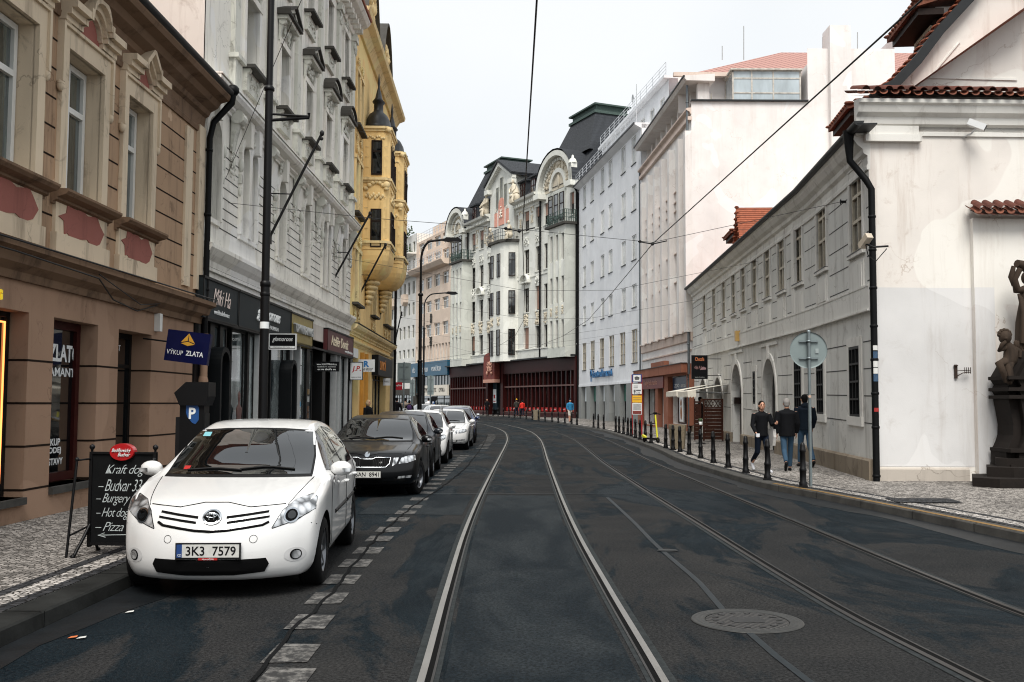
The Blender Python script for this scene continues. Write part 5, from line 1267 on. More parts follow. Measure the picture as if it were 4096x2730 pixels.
# ground floor piers and doors
px_ = [(2315, 2326), (2347, 2362), (2385, 2399), (2420, 2439), (2460, 2481), (2506, 2568)]
pr = [tuple(sorted((Ff.U(a, 0, 1600), Ff.U(b_, 0, 1600)))) for a, b_ in px_]
for a, b_ in pr: m = MB(); m.box(max(a, 0), min(b_, Ff.L), -.5, .03, -.2, zd - .05); m.build('pier', P_STN, r)
m = MB(); m.box(0, Ff.L, -.5, .04, zd - .06, zd + .12); m.build('lintel', P_MOD, r)
M_GRN = simple('green_shop_panel', (50, 104, 90), .5, var=.2); M_WPAN = simple('white_shop_panel', (214, 220, 222), .5, var=.1)
pans = [M_GRN, M_WPAN, M_WPAN, M_GRN, M_WPAN]
for k in range(5):
    a, b_ = pr[k + 1][1], pr[k][0]
    win(r, a, b_, .1, zd - .06, .42, W_BLACK, G_SHOP, (.5,), (), .08, .06, .06, 'shop_door')
    m = MB(); m.box(a + .05, b_ - .05, -.38, -.3, zd - 1.35, zd - .12); m.build('shop_panel', pans[4 - k], r)
    m = MB(); uc = (a + b_) / 2
    m.box(uc - .1, uc + .1, -.3, -.27, zd - 1.1, zd - .4); m.box(uc - .3, uc + .3, -.3, -.275, zd - .85, zd - .65); m.build('shop_emblem', [simple('red_mark', (190, 50, 44), .5), M_GRN, M_BLUES, M_LETW][k % 4], r)
zsn = Ff.Z(2403, 1494, .1); u0, u1 = Ff.U(2372, .1), Ff.U(2449, .1)
text_on(r, 'ČESKÁ PRŮMYSLOVÁ', (u0 + u1) / 2, .12, zsn, simple('blue_channel_letters', (28, 96, 146), .4, var=0), width=abs(u1 - u0), height=.62, bold=.02, extrude=.05)
m = MB(); ue = Ff.U(2364, .1); m.lathe([(.2, 0), (.3, .02), (.3, .08), (.2, .1)], (ue, .06, zsn + .1), 14, 0, 'y'); m.box(ue - .05, ue + .05, .06, .14, zsn - .6, zsn + .1); m.build('sign_emblem', bpy.data.materials['blue_channel_letters'], r)
# =================================================================== E: art nouveau block on the bend
P_NOU = plaster('pale_green_white_render', (226, 226, 218), (140, 136, 124), .26); P_NOG = plaster('grey_green_render', (204, 206, 198), (120, 120, 110), .3)
P_REL = plaster('ochre_relief', (212, 202, 182), (120, 100, 78), .6)
Ef = Fac('art_nouveau_block', (5.98, 89.3), (-7.4, 120.2), 'long pale art nouveau block with arched gables above dark red shopfronts'); r = Ef.root
def eu(px, off=0, py=1300): return Ef.U(px, off, py)
xr = 2152
FLZ = [(Ef.Z(xr, 1413), Ef.Z(xr, 1304)), (Ef.Z(xr, 1241), Ef.Z(xr, 1143)), (Ef.Z(xr, 1083), Ef.Z(xr, 985)), (Ef.Z(xr, 910), Ef.Z(xr, 827))]
zE = Ef.Z(2167, 762, .6); zsh = Ef.Z(xr, 1434); 
pipes = [2312, 2165, 2036, 1874]
wing = [2152, 2105, 2061, 1957, 1924, 1892]
narrow = [2288, 2183, 1864]
ops = []
for x in wing + narrow:
    u = eu(x); hw = .62 if x in wing else .42
    for a, b_ in FLZ: ops.append((u - hw, u + hw, a, b_))
m = MB(); m.wall(0, Ef.L, zsh, zE - .2, ops, .3); m.build('upper_wall', P_NOU, r)
er = random.Random(4)
def blind(P, a, b_, z0, z1, y):
    m = MB(); m.box(a + .06, b_ - .06, y, y + .03, z1 - (z1 - z0) * er.choice((.45, .5, .6, .95)), z1 - .03); return m.build('roller_blind', M_BLIND, P)
for o_ in ops:
    w_ = win(r, *o_, .28, W_DARK, G_FAR, (.5,), (.68,), .07, .06)
    if (o_[2] > FLZ[3][0] - .1 or er.random() < .22): b_ = blind(r, *o_, -.2)
    m = MB(); m.box(o_[0] - .12, o_[1] + .12, -.02, .1, o_[2] - .12, o_[2] - .02); m.build('sill', P_NOU, r)
for k, x in enumerate(wing):
    u = eu(x)
    m = MB(); orn(m, u, (FLZ[0][1] + FLZ[1][0]) / 2, 1.1, 1.35, .04, 200 + k, dens=1.6); m.build('relief_panel', P_REL, r)
    m = MB(); orn(m, u, FLZ[2][1] + .75, 1.2, .9, .04, 220 + k); m.arch(u, FLZ[2][1] + .5, .5, .62, -.02, .1, 0, 180, 8); m.build('stucco_crest', P_NOU, r)
    m = MB(); orn(m, u, (FLZ[1][1] + FLZ[2][0]) / 2, 1.0, 1.1, .04, 240 + k); 
    if k in (1, 4): pediment(m, u, FLZ[1][1] + .5, 2.0, .8, -.02, .4, 'arc', .14)
    m.build('stucco_crest', P_NOU, r)
for u in [(eu(a) + eu(b_)) / 2 for a, b_ in ((2152, 2105), (2105, 2061), (1957, 1924), (1924, 1892))]:
    m = MB(); orn(m, u, (FLZ[3][0] + FLZ[3][1]) / 2, .6, 1.8, .06, int(u), dens=1.2); m.arch(u, FLZ[3][1] - .1, .3, .42, -.02, .08, 0, 180, 8); m.build('figure_relief', P_REL, r)
for x in narrow: u = eu(x); m = MB(); orn(m, u, (FLZ[0][1] + FLZ[1][0]) / 2, .8, 1.3, .04, x, dens=1.5); m.build('relief_panel', P_REL, r)
for x in pipes: u = eu(x); m = MB(); m.tube([(u, .16, zE - .4), (u, .16, zsh - .6)], .1, 6, 0); m.build('downpipe', M_PIPE, r)
for u0, u1 in ((eu(2165), eu(2066)), (eu(1968), eu(1872))):
    m = MB(); m.mould([(0, -.9), (.08, -.9), (.1, -.6), (.35, -.5), (.45, -.2), (.8, -.1), (.9, .1), (0, .2)], u0, u1, zE)
    n = int((u1 - u0) / .45)
    for k in range(n): m.box(u0 + .45 * k + .1, u0 + .45 * k + .32, 0, .62, zE - .62, zE - .38)
    m.build('eaves_cornice', P_NOU, r)
m = MB(); m.box(0, Ef.L, -.02, .12, zsh - .0, zsh + .9); m.box(0, Ef.L, -.02, .2, zsh + .9, zsh + 1.0); m.box(0, Ef.L, -.02, .08, FLZ[2][0] - .5, FLZ[2][0] - .38)
m.build('cornice', P_NOU, r)
# oriels of the side pavilions
def box_oriel(u0, u1, zb, zt, D, n, balcony=True):
    m = MB(); uc = (u0 + u1) / 2; w_ = u1 - u0; ops = []
    for k in range(n):
        c = u0 + w_ * (k + .5) / n
        for a, b_ in FLZ[:3]: ops.append((c - .28, c + .28, a, b_))
    m.wall(u0, u1, zb, zt, ops, .3, 0, D, 0)
    m.quad((u0, D, zb), (u0, -.02, zb), (u0, -.02, zt), (u0, D, zt), 1); m.quad((u1, -.02, zb), (u1, D, zb), (u1, D, zt), (u1, -.02, zt), 1); m.quad((u0, D, zt), (u0, -.02, zt), (u1, -.02, zt), (u1, D, zt), 1); m.quad((u0, D, zb), (u1, D, zb), (u1, -.02, zb), (u0, -.02, zb), 1)
    m.box(u0 - .08, u1 + .08, 0, D + .08, zb, zb + .9, 1); m.build('oriel', [P_NOU, P_NOG], r)
    for k, o_ in enumerate(ops):
        win(r, *o_, .28 - D, W_DARK, G_FAR, (), (.68,), .06, .06)
        if k % 3 == 0: m = MB(); orn(m, (o_[0] + o_[1]) / 2, (FLZ[0][1] + FLZ[1][0]) / 2, .5, 1.2, D + .02, k, dens=1.3); m.build('relief_panel', P_REL, r)
    for k in range(n + 1):
        c = u0 + w_ * k / n; m = MB(); m.box(max(u0, c - .12), min(u1, c + .12), D - .01, D + .12, zb + .9, zt - .5); m.build('pilaster', P_NOG, r)
    m = MB(); m.box(u0 - .3, u1 + .3, 0, D + .3, zt, zt + .22); m.build('balcony_slab', P_LEDGE, r)
    z = zt + .22; railing(r, [(u0 - .2, 0, z), (u0 - .2, D + .2, z), (u1 + .2, D + .2, z), (u1 + .2, 0, z)], 1.1, 8, M_COPPER, .035, 3, 'balcony_railing')
    m = MB()
    for k in range(9): orn(m, u0 + w_ * (k + .5) / 9, z + .5, w_ / 9, .7, D + .2, k, dens=.6)
    m.build('balcony_ironwork', M_COPPER, r)
zob = zsh - .2; zot = (FLZ[2][1] + FLZ[3][0]) / 2 - .2
box_oriel(eu(2262, 1.2), eu(2194, 1.2), zob, zot, 1.2, 3); box_oriel(eu(1849, 1.2), eu(1805, 1.2), zob, zot, 1.2, 3)
# windows above the balconies, arched gables with dark roofs
for (xa, xb, x0, x1) in ((2262, 2194, 2312, 2166), (1849, 1805, 1873, 1800)):
    a, b_ = eu(xa), eu(xb); c = (a + b_) / 2
    for k in (-1, 0, 1):
        u = c + k * (b_ - a) / 3; o_ = (u - .45, u + .45, FLZ[3][0] - .2, FLZ[3][1] + .4)
        m = MB(); m.box(o_[0] - .2, o_[1] + .2, -.02, .08, o_[2] - .2, o_[3] + .25); m.build('window_surround', P_NOG, r); w_ = win(r, *o_, -.1, W_DARK, G_FAR, (), (.6,), .06, .06)
    g0, g1 = eu(x0), eu(x1); c = (g0 + g1) / 2; R_ = (g1 - g0) / 2; zb_ = Ef.Z(2300, 800) if x0 > 2000 else Ef.Z(2300, 800)
    zb_ = zE - .3
    rise = R_ * .9
    m = MB(); pts = [(c + R_ * math.cos(math.pi * k / 20), zb_ + rise * math.sin(math.pi * k / 20)) for k in range(21)]
    m.prism(pts, -.5, .05, 'y'); m.build('arched_gable', P_REL, r)
    m = MB(); m.arch(c, zb_, R_ - .5, R_ + .04, -.5, .7, 0, 180, 24, 0, .9); 
    for k in range(26): t = math.pi * (k + .5) / 26; m.box(c + (R_ - .8) * math.cos(t) - .07, c + (R_ - .8) * math.cos(t) + .07, 0, .3, zb_ + (R_ - .8) * .9 * math.sin(t) - .14, zb_ + (R_ - .8) * .9 * math.sin(t) + .14)
    m.arch(c, zb_, R_ * .36, R_ * .46, .0, .25, 0, 180, 14, 0, 1.1)
    m.box(g0 - .2, g0 + 1.0, 0, .9, zb_ - .5, zb_); m.box(g1 - 1.0, g1 + .2, 0, .9, zb_ - .5, zb_)
    m.build('gable_moulding', P_NOU, r)
    m = MB(); orn(m, c, zb_ + R_ * .62, R_ * 1.0, R_ * .35, .06, 77, dens=2); orn(m, c - R_ * .6, zb_ + R_ * .3, R_ * .4, R_ * .4, .06, 7, dens=1.5); orn(m, c + R_ * .6, zb_ + R_ * .3, R_ * .4, R_ * .4, .06, 8, dens=1.5); m.ball((c, .08, zb_ + R_ * .2), (.25, .12, .7), 8); m.build('gable_relief', P_REL, r)
    m = MB(); n = 12; v = []
    for k in range(n + 1):
        t = math.pi * k / n; v += [(c + (R_ + .24) * math.cos(t), .74, zb_ + (R_ + .24) * .9 * math.sin(t)), (c + (R_ + .24) * math.cos(t), -6, zb_ + (R_ + .24) * .9 * math.sin(t))]
    m.add(v, [(2 * k, 2 * k + 2, 2 * k + 3, 2 * k + 1) for k in range(n)], 0, True); m.build('barrel_roof', M_SLATE, r)
    for q in (g0 + .3,): m = MB(); m.box(q - .3, q + .3, .1, .7, zb_, zb_ + 1.6); m.lathe([(.42, 0), (.4, .1), (.3, .35), (.12, .5), (.1, .7), (0, .8)], (q, .4, zb_ + 1.6), 10); m.build('finial', P_NOU, r)
# mansard roof and copper-crested lanterns
m = MB(); z1 = zE + 3.4
m.add([(0, .1, zE), (Ef.L, .1, zE), (Ef.L, -2.0, z1), (0, -2.0, z1), (Ef.L, -9, z1 + 2.2), (0, -9, z1 + 2.2), (0, -11, zE), (Ef.L, -11, zE)], [(0, 1, 2, 3), (3, 2, 4, 5), (0, 3, 5, 6), (1, 7, 4, 2)]); m.build('mansard_roof', M_SLATE, r)
for uc, sgn in ((eu(2225), 1), (eu(1880), 1)):
    m = MB(); w0, w1 = 4.4, 2.6; za, zb2 = z1 - .6, z1 + 3.4
    m.add([(uc - w0, -1.2, za), (uc + w0, -1.2, za), (uc + w0, -8, za), (uc - w0, -8, za), (uc - w1, -2.8, zb2), (uc + w1, -2.8, zb2), (uc + w1, -6.5, zb2), (uc - w1, -6.5, zb2)], [(0, 1, 5, 4), (1, 2, 6, 5), (2, 3, 7, 6), (3, 0, 4, 7), (4, 5, 6, 7)]); m.build('tower_roof', M_SLATE, r)
    m = MB(); m.box(uc - w1 - .15, uc + w1 + .15, -6.6, -2.65, zb2, zb2 + .25); m.box(uc - w1 + .15, uc + w1 - .15, -6.3, -2.95, zb2 + .25, zb2 + .8); m.box(uc - w1 - .15, uc + w1 + .15, -6.6, -2.65, zb2 + .8, zb2 + .95); m.build('copper_crest', M_COPPER, r)
for x in (2140, 2098, 1945, 1905):
    u = eu(x, -.5, 760); m = MB(); m.box(u - .75, u + .75, -2, -.35, zE + .2, zE + 2.3); m.prism([(-.1, zE + 2.2), (-.1, zE + 2.36), (-2.4, zE + 2.7), (-2.4, zE + 2.4)], u - .95, u + .95, 'x'); m.build('dormer', M_SLATE, r)
    win(r, u - .5, u + .5, zE + .35, zE + 2.0, .32, W_MAROON, G_FAR, (.5,), (.6,), .08, .06, .06, 'dormer_window')
# centre tower
t0, t1 = eu(2064), eu(1968); tc_ = (t0 + t1) / 2; zt_e = Ef.Z(1968, 736, .3); zt_a = Ef.Z(2007, 652, .3)
m = MB(); m.box(t0, t1, -4, .3, FLZ[3][0] - 1, zt_e); m.prism([(t0, zt_e - .01), (t1, zt_e - .01), (tc_, zt_a)], -4, .3, 'y'); m.build('centre_tower', P_NOU, r)
m = MB()
for s_, e in ((-1, t0), (1, t1)):
    m.prism([(e + s_ * .6, zt_e - .35), (tc_, zt_a + .05), (tc_, zt_a + .3), (e + s_ * .7, zt_e - .1)], -4.3, .9, 'y')
m.build('tower_gable_roof', M_SLATE, r)
m = MB()
for s_, e in ((-1, t0), (1, t1)): m.prism([(e + s_ * .55, zt_e - .7), (tc_, zt_a - .4), (tc_, zt_a + .04), (e + s_ * .55, zt_e - .36)], .3, .75, 'y'); m.box(e - .5, e + .5, .25, .85, zt_e - 1.2, zt_e - .7)
m.build('tower_gable_moulding', P_NOU, r)
for du in (-1.1, 0, 1.1): hh = .9 if du == 0 else 0; win(r, tc_ + du - .38, tc_ + du + .38, zE + .3, zE + 2.6 + hh, -.31, W_GREY, G_LOUVRE, (), (), .06, .05)
M_CORAL = simple('coral_painted_relief', (226, 160, 140), .7, var=.2); M_PALEF = simple('cream_painted_relief', (232, 224, 210), .7)
m = MB(); zc_a = (FLZ[3][1] + zE) / 2 + .35
m.box(tc_ - .75, tc_ + .75, .3, .37, zc_a - 1.4, zc_a + .8); m.arch(tc_, zc_a + .8, 0, .75, .3, .37, 0, 180, 10); m.box(tc_ - 1.9, tc_ - 1.2, .3, .36, zc_a - 1.4, zc_a + .1); m.box(tc_ + 1.2, tc_ + 1.9, .3, .36, zc_a - 1.4, zc_a + .1); m.build('coat_of_arms', M_CORAL, r)
m = MB(); orn(m, tc_, zc_a - .2, .9, 1.8, .38, 55, dens=1.4); orn(m, tc_ - 1.5, zc_a + .3, .5, .4, .36, 3); orn(m, tc_ + 1.5, zc_a + .3, .5, .4, .36, 4); m.build('arms_relief', M_PALEF, r)
# rounded oriel of the tower
a0, b0 = eu(2036, 1.0), eu(1962, 1.0); oc = (a0 + b0) / 2; ow = (b0 - a0) / 2; D = 1.5; zot2 = (FLZ[2][1] + FLZ[3][0]) / 2 + .2
m = MB(); n = 12; P = [(oc + ow * math.cos(math.pi * k / n), D * min(1, 1.25 * math.sin(math.pi * k / n))) for k in range(n + 1)]
m.prism(P, zsh - .1, zot2, 'z'); m.build('rounded_oriel', P_NOU, r)
m = MB(); P2 = [(oc + (ow + .3) * math.cos(math.pi * k / n), (D + .3) * min(1, 1.25 * math.sin(math.pi * k / n))) for k in range(n + 1)]; m.prism(P2, zot2, zot2 + .25, 'z'); m.build('balcony_slab', P_LEDGE, r)
railing(r, [(x, y, zot2 + .25) for x, y in P2[1:-1]], 1.1, 2, M_ZINC, .035, 3, 'balcony_railing')
for j, (a, b_) in enumerate(FLZ[:3]):
    for du in (-.9, .9):
        w_ = win(r, oc + du - .42, oc + du + .42, a, b_, -D - .02, W_DARK, G_FAR, (.5,), (.68,), .06, .05)
    w_ = win(r, 0, .7, a, b_, 0, W_DARK, G_FAR, (.5,), (.68,), .06, .05); w_.location = (oc - ow * .99 - .16, D * .2 + .08, a); w_.rotation_euler = (0, 0, R(62))
m = MB()
for du in (-.9, .9): orn(m, oc + du, (FLZ[0][1] + FLZ[1][0]) / 2, .9, 1.3, D + .02, int(du * 10), dens=1.4)
m.build('relief_panel', P_REL, r)
def statue(P, loc, s=1., lean=0., mat=None, name='statue', ry=0):
    """seated draped figure in carved stone"""
    m = MB(); q = random.Random(int(loc[0] * 10))
    m.ball((0, 0, .35), (.42, .34, .38), 10); m.ball((.0, .22, .42), (.36, .3, .2), 10); m.tube([(0, 0, .6), (lean * .5, .02, 1.0), (lean, .05, 1.35)], [.32, .3, .2], 10); m.tube([(lean, .05, 1.3), (lean * 1.2, .08, 1.5)], .09, 8)
    m.ball((lean * 1.3, .1, 1.66), (.15, .17, .2), 10); m.tube([(lean - .25, .05, 1.3), (lean - .42, .15, 1.0), (-.1, .35, .8)], [.11, .09, .07], 8); m.tube([(lean + .25, .05, 1.3), (lean + .4, .2, 1.05), (.25, .4, .7)], [.11, .09, .07], 8)
    for k in range(8): a = q.uniform(-1, 1); m.tube([(.3 * a, .3, .55), (.38 * a, .4, .1), (.42 * a, .36, -.1)], [.08, .07, .06], 6)
    o = m.build(name, mat or P_REL, P, loc); o.scale = (s, s, s); o.rotation_euler = (0, 0, ry); return o
statue(r, (t0 - .9, .5, zE + .05), 1.35, .3); statue(r, (t1 + .9, .5, zE + .05), 1.35, -.3); statue(r, (oc - ow, 1.0, zot2 + .3), 1.0, 0); statue(r, (oc + ow, 1.0, zot2 + .3), 1.0, 0)
back(Ef, -.3, zE - .2, 11, P_NOU)
# dark red shopfronts with many glazing bars
gz0 = hz(100)
ue0, ue1 = eu(2014), eu(1962)
M_RED = simple('red_advert_band', (176, 34, 30), .5, var=.2)
def shopfront(u0, u1, nbar):
    zt_, zm, zb_ = zsh - 1.6, Ef.Z(2280, 1541), 1.15
    zt_ = Ef.Z(2280, 1482); zb_ = Ef.Z(2280, 1640)
    m = MB(); m.box(u0, u1, -.4, .25, zt_ + .05, zsh - .1); m.box(u0, u1, -.4, .2, -.2, zb_ - .35); m.build('shopfront_casing', W_MAROON, r)
    m = MB(); m.box(u0, u1, -.1, .12, zm - .07, zm + .07); m.box(u0, u1, -.1, .14, zb_ - .38, zb_ - .26); m.box(u0, u1, -.1, .14, zt_, zt_ + .08)
    m.build('shopfront_rail', simple('rust_red_rail', (96, 62, 54), .5), r)
    for k in range(nbar + 1):
        u = u0 + (u1 - u0) * k / nbar; m = MB(); m.box(u - .07 - .1 * (k in (0, nbar)), u + .07 + .1 * (k in (0, nbar)), -.2, .1, zb_ - .3, zt_ + .1); m.build('glazing_bar', W_MAROON, r)
    m = MB(); m.quad((u1, -.1, zb_ - .3), (u0, -.1, zb_ - .3), (u0, -.1, zt_ + .1), (u1, -.1, zt_ + .1)); m.build('shop_glass', glassm('long_shop_glass', (12, 13, 14), (60, 54, 50), .56, .66, 1.2, stretch=(1.5, 1, .5)), r)
    m = MB(); m.box(u0 + .2, u1 - .2, -.08, -.05, zb_ - .2, zb_ + .18); m.build('red_band', M_RED, r)
    for k in range(nbar // 2):
        text_on(r, 'magazín', u0 + (u1 - u0) * (k * 2 + 1) / nbar, -.045, zb_, M_LETW, width=.9, height=.14)
shopfront(.35, ue0 - .6, 17); shopfront(ue1 + .4, Ef.L - .3, 15)
m = MB(); m.box(0, Ef.L, -.02, .75, zsh - .12, zsh + .02); m.build('shopfront_coping', M_SHEET, r)
for a_, b_ in ((ue0 - .6, ue0), (ue1, ue1 + .4), (0, .35)): m = MB(); m.box(a_, b_, -.4, .3, -.2, zsh - .1); m.build('shopfront_pier', W_MAROON, r)
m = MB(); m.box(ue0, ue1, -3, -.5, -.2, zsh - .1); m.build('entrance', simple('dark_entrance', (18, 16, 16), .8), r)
m = MB(); c = (ue0 + ue1) / 2 + .0; zc_ = Ef.Z(1986, 1464, .8); m.box(c - 1.55, c + 1.55, .3, .9, zc_ - 1.5, zc_ + .9); m.arch(c, zc_ + .9, 0, 1.55, .3, .9, 0, 180, 14, 0, .35); m.build('entrance_crest', simple('brick_red_crest', (128, 58, 46), .7, var=.4), r)
m = MB(); orn(m, c - .3, zc_ - .1, 1.5, 1.6, .92, 12, dens=1.8); m.box(c - 1.6, c + 1.6, .3, .93, zc_ - 1.75, zc_ - 1.4); m.build('crest_relief', simple('rosy_relief', (200, 150, 130), .8), r)
m = MB(); u = eu(1981, -.3); m.box(u - .55, u + .55, -.5, -.3, 1.0, 4.6); m.build('entrance_board', simple('dark_teal_board', (34, 48, 56), .5), r)
m = MB(); m.box(u - .45, u + .45, -.3, -.27, 1.7, 3.2); m.build('poster', M_LETW, r); m = MB(); m.box(u - .15, u + .25, -.27, -.26, 2.2, 2.6); m.box(u - .3, u + .3, -.27, -.26, 1.85, 1.95); m.build('poster_print', M_RED, r)

# =================================================================== D: two blocks beyond, left of the art nouveau block
P_BEI = plaster('beige_render', (228, 208, 190), (150, 124, 104), .25); P_WH2 = plaster('far_white_render', (228, 226, 220), (170, 164, 154), .15)
D2 = Fac('beige_block', (-7.4, 120.2), (-12.95, 133.4), 'beige block with a curved balcony and blue shop sign beside the art nouveau block'); r = D2.root
def dz(px, py): return D2.Z(px, py)
zt_ = dz(1790, 915); rows_ = [(1462, 1388), (1340, 1290), (1255, 1192), (1145, 1090)]
xr = 1780
fl = [(dz(xr, 1444), dz(xr, 1388)), (dz(xr, 1337), dz(xr, 1285)), (dz(xr, 1234), dz(xr, 1187)), (dz(xr, 1135), dz(xr, 1086)), (dz(xr, 1043), dz(xr, 995)), (dz(xr, 972), dz(xr, 930))]
fl[0] = (fl[0][0], fl[0][1])
ops = []
for k in range(4):
    u = D2.U((1779, 1745, 1712, 1681)[k])
    for a, b_ in fl[1:4]: ops.append((u - 1.15, u + 1.15, a, b_))
    for a, b_ in fl[4:]: ops.append((u - 1.2, u + 1.2, a, b_))
for k in range(12): u = .6 + k * (D2.L - 1.2) / 11; ops.append((u - .35, u + .35, fl[0][0] - .3, fl[0][1] + .5))
m = MB(); m.wall(0, D2.L, 6.2, zt_, ops, .3); m.build('upper_wall', P_BEI, r)
for k, o_ in enumerate(ops): win(r, *o_, .25, W_WHITE, G_FAR, (.33, .66) if k < 20 else (.5,), (.7,), .1, .09)
zbal = dz(1780, 1066)
m = MB(); m.prism([(0, zbal), (.9, zbal + .1), (1.3, zbal + .6), (1.3, zbal + .75), (0, zbal + .75)], .2, D2.L, 'x'); m.build('balcony_slab', P_BEI, r)
railing(r, [(.3, 1.2, zbal + .75), (D2.L, 1.2, zbal + .75)], 1.1, 14, M_RLW, .03, 4, 'balcony_railing'); railing(r, [(0, .1, zt_), (D2.L, .1, zt_)], 1.0, 12, M_RLW, .03, 3)
m = MB(); m.box(1.2, D2.L - 1, -8, -2, zt_, zt_ + 2.2); m.build('roof_storey', P_BEI, r)
for x, y in ((1726, 1275), (1725, 1367)): u, z = D2.uz(x, y); m = MB(); orn(m, u, z, .9, 1.2, .05, x); m.box(u - .35, u + .35, -.02, .1, z - .55, z + .5); m.build('relief_plaque', P_LEDGE, r)
ops = [(.3, D2.L - .3, .2, 2.7), (.3, D2.L - .3, 3.0, 6.0)]
m = MB(); m.wall(0, D2.L, -.3, 6.2, ops, .4); m.build('ground_floor_wall', P_LEDGE, r)
win(r, *ops[0], .3, W_BLACK, G_SHOP, (.2, .4, .6, .8), (.8,), .1, .1, .08, 'shop_window'); win(r, ops[1][0], ops[1][1], 3.0, 5.2, .2, simple('petrol_blue_frame', (30, 66, 76), .5), G_FAR, tuple(k / 12 for k in range(1, 12)), (), .12, .08, .1, 'shop_window')
zb_ = dz(1780, 1472); m = MB(); m.box(-.2, D2.L + .6, .05, .5, 5.1, zb_ + .9); m.build('blue_sign_board', simple('petrol_blue_board', (22, 84, 112), .4, var=.15), r)
for u, t_ in ((D2.L - 1.0, 'VŠO'), (D2.L * .64, 'VYSOKÁ ŠKOLA'), (D2.L * .28, 'VYSOKÁ ŠKOLA')): text_on(r, t_, u, .52, (5.1 + zb_ + .9) / 2, M_LETW, width=1.3 if len(t_) < 4 else 3.8, height=.7)
m = MB(); m.box(.2, 6.4, .1, .35, 2.6, 3.9); m.box(7.0, 9.4, .1, .35, 2.6, 3.9); m.build('white_sign_board', M_PALEF, r); text_on(r, 'OPTIKA', 2.2, .37, 3.3, M_LETB, width=2.2, height=.5); text_on(r, 'EXOTIC', 5.2, .37, 3.3, M_LETB, width=1.8, height=.5); text_on(r, 'KYMCO', 8.2, .37, 3.3, M_LETB, width=1.8, height=.6)
back(D2, -.3, zt_, 12, P_BEI)
D1 = Fac('white_balcony_block', (-12.95, 133.4), (-32, 178), 'far white block with many small windows, roof terrace plants and balconies beside the beige block'); r = D1.root
def d1z(py): return D1.Z(1640, py)
zt_ = d1z(1020); rr_ = [(1475, 1438), (1376, 1325), (1290, 1248), (1220, 1175), (1120, 1074), (1057, 1020)]
rws = [(d1z(1432), d1z(1398)), (d1z(1354), d1z(1304)), (d1z(1262), d1z(1214)), (d1z(1180), d1z(1130)), (d1z(1087), d1z(1042)), (d1z(1016), d1z(975))]
ops = []
for k in range(16):
    u = 1.1 + k * 2.05
    for a, b_ in rws: ops.append((u - .5, u + .5, a, b_))
m = MB(); zt_ = rws[-1][1] + 1.0; m.wall(0, D1.L, 3.6, zt_, ops, .25); m.build('upper_wall', P_WH2, r)
for o_ in ops: win(r, *o_, .2, W_GREY, G_FAR, (.5,), (.7,), .08, .07)
m = MB()
for q in (rws[3][1] + .7, rws[4][1] + .5): m.box(0, D1.L, 0, 1.2, q, q + .2)
m.build('balcony_slab', P_WH2, r)
for q in (rws[3][1] + .9, rws[4][1] + .7, zt_): railing(r, [(0, 1.1, q), (D1.L, 1.1, q)], 1.1, 16, M_RLW if q > 20 else M_ZINC, .03, 4, 'balcony_railing')
for k in (1, 4): 
    u = 1.1 + k * 2.05 + 1.0; m = MB(); m.prism([(u - .6, rws[2][1] + 1.3), (u + .6, rws[2][1] + 1.3), (u + .6, rws[2][1] + .2), (u, rws[2][1] - .3), (u - .6, rws[2][1] + .2)], 0, .7, 'y'); m.build('flower_balcony', P_BEI, r)
M_LEAF = simple('terrace_leaves', (72, 92, 60), .8, var=.6, vs=9)
for k, u in enumerate((2.5, 4.2, 6.0, 9, 12)):
    for q in (rws[4][1] + .9, zt_ + .1):
        m = MB(); pr_ = random.Random(k + int(q))
        for j in range(26): m.ball((u + pr_.gauss(0, .5), .5 + pr_.gauss(0, .25), q + abs(pr_.gauss(.4, .5))), (.16, .12, .14), 5)
        o = m.build('terrace_plant', M_LEAF, None); o.matrix_world = D1.root.matrix_world @ Matrix.Identity(4)
        bpy.context.view_layer.update(); o.parent = D1.root; o.location = (0, 0, 0); o.rotation_euler = (0, 0, 0)
m = MB(); m.box(0, D1.L, -.6, .1, -.3, 3.6); m.build('ground_floor_wall', P_LEDGE, r)
for k in range(7): win(r, 1 + k * 4.4, 4.4 + k * 4.4, .4, 2.8, -.12, W_BLACK, G_SHOP, (.33, .66), (.8,), .1, .08, .08, 'shop_window')
back(D1, -.3, zt_, 12, P_WH2)
# =================================================================== street furniture
bpy.context.view_layer.update()
M_BOL = simple('bollard_black_paint', (10, 10, 12), .45, var=.3, vs=9, bumpv=.15, spec=.3)
def make_bollard():
    t = thing('bollard', '', 'bollard'); m = MB()
    m.box(-.085, .085, -.085, .085, 0, .035); m.lathe([(.075, .03), (.075, .09), (.06, .12), (.062, .3), (.068, .31), (.068, .35), (.055, .37), (.05, .66), (.06, .67), (.06, .71), (.05, .73), (.046, .8), (.03, .84), (0, .855)], (0, 0, 0), 12)
    m.build('post', M_BOL, t); return t
BP = [(3213, 1950), (3070, 1920), (2983, 1894), (2913, 1872), (2854, 1853), (2803, 1835), (2757, 1820), (2720, 1809), (2692, 1801), (2663, 1793), (2604, 1773), (2581, 1765), (2560, 1759), (2542, 1753), (2525, 1746), (2511, 1742), (2494, 1737), (2477, 1733), (2463, 1729), (2415, 1718), (2393, 1714.5), (2374, 1711)]
BP += [(1700 + x / 2.353, 1630 + y / 2.353) for x, y in ((1430, 166), (1380, 160), (1316, 153), (1253, 147), (1195, 140), (1130, 133), (1068, 125), (1010, 119), (952, 113), (895, 107), (840, 101), (790, 96), (738, 90), (688, 85), (640, 81), (592, 78), (547, 75))]
desc = {0: 'nearest black iron bollard, at the foot of the grey sign pole', 1: 'black iron bollard standing in front of the walking woman', 10: 'black iron bollard with the yellow scooter leaning by it'}
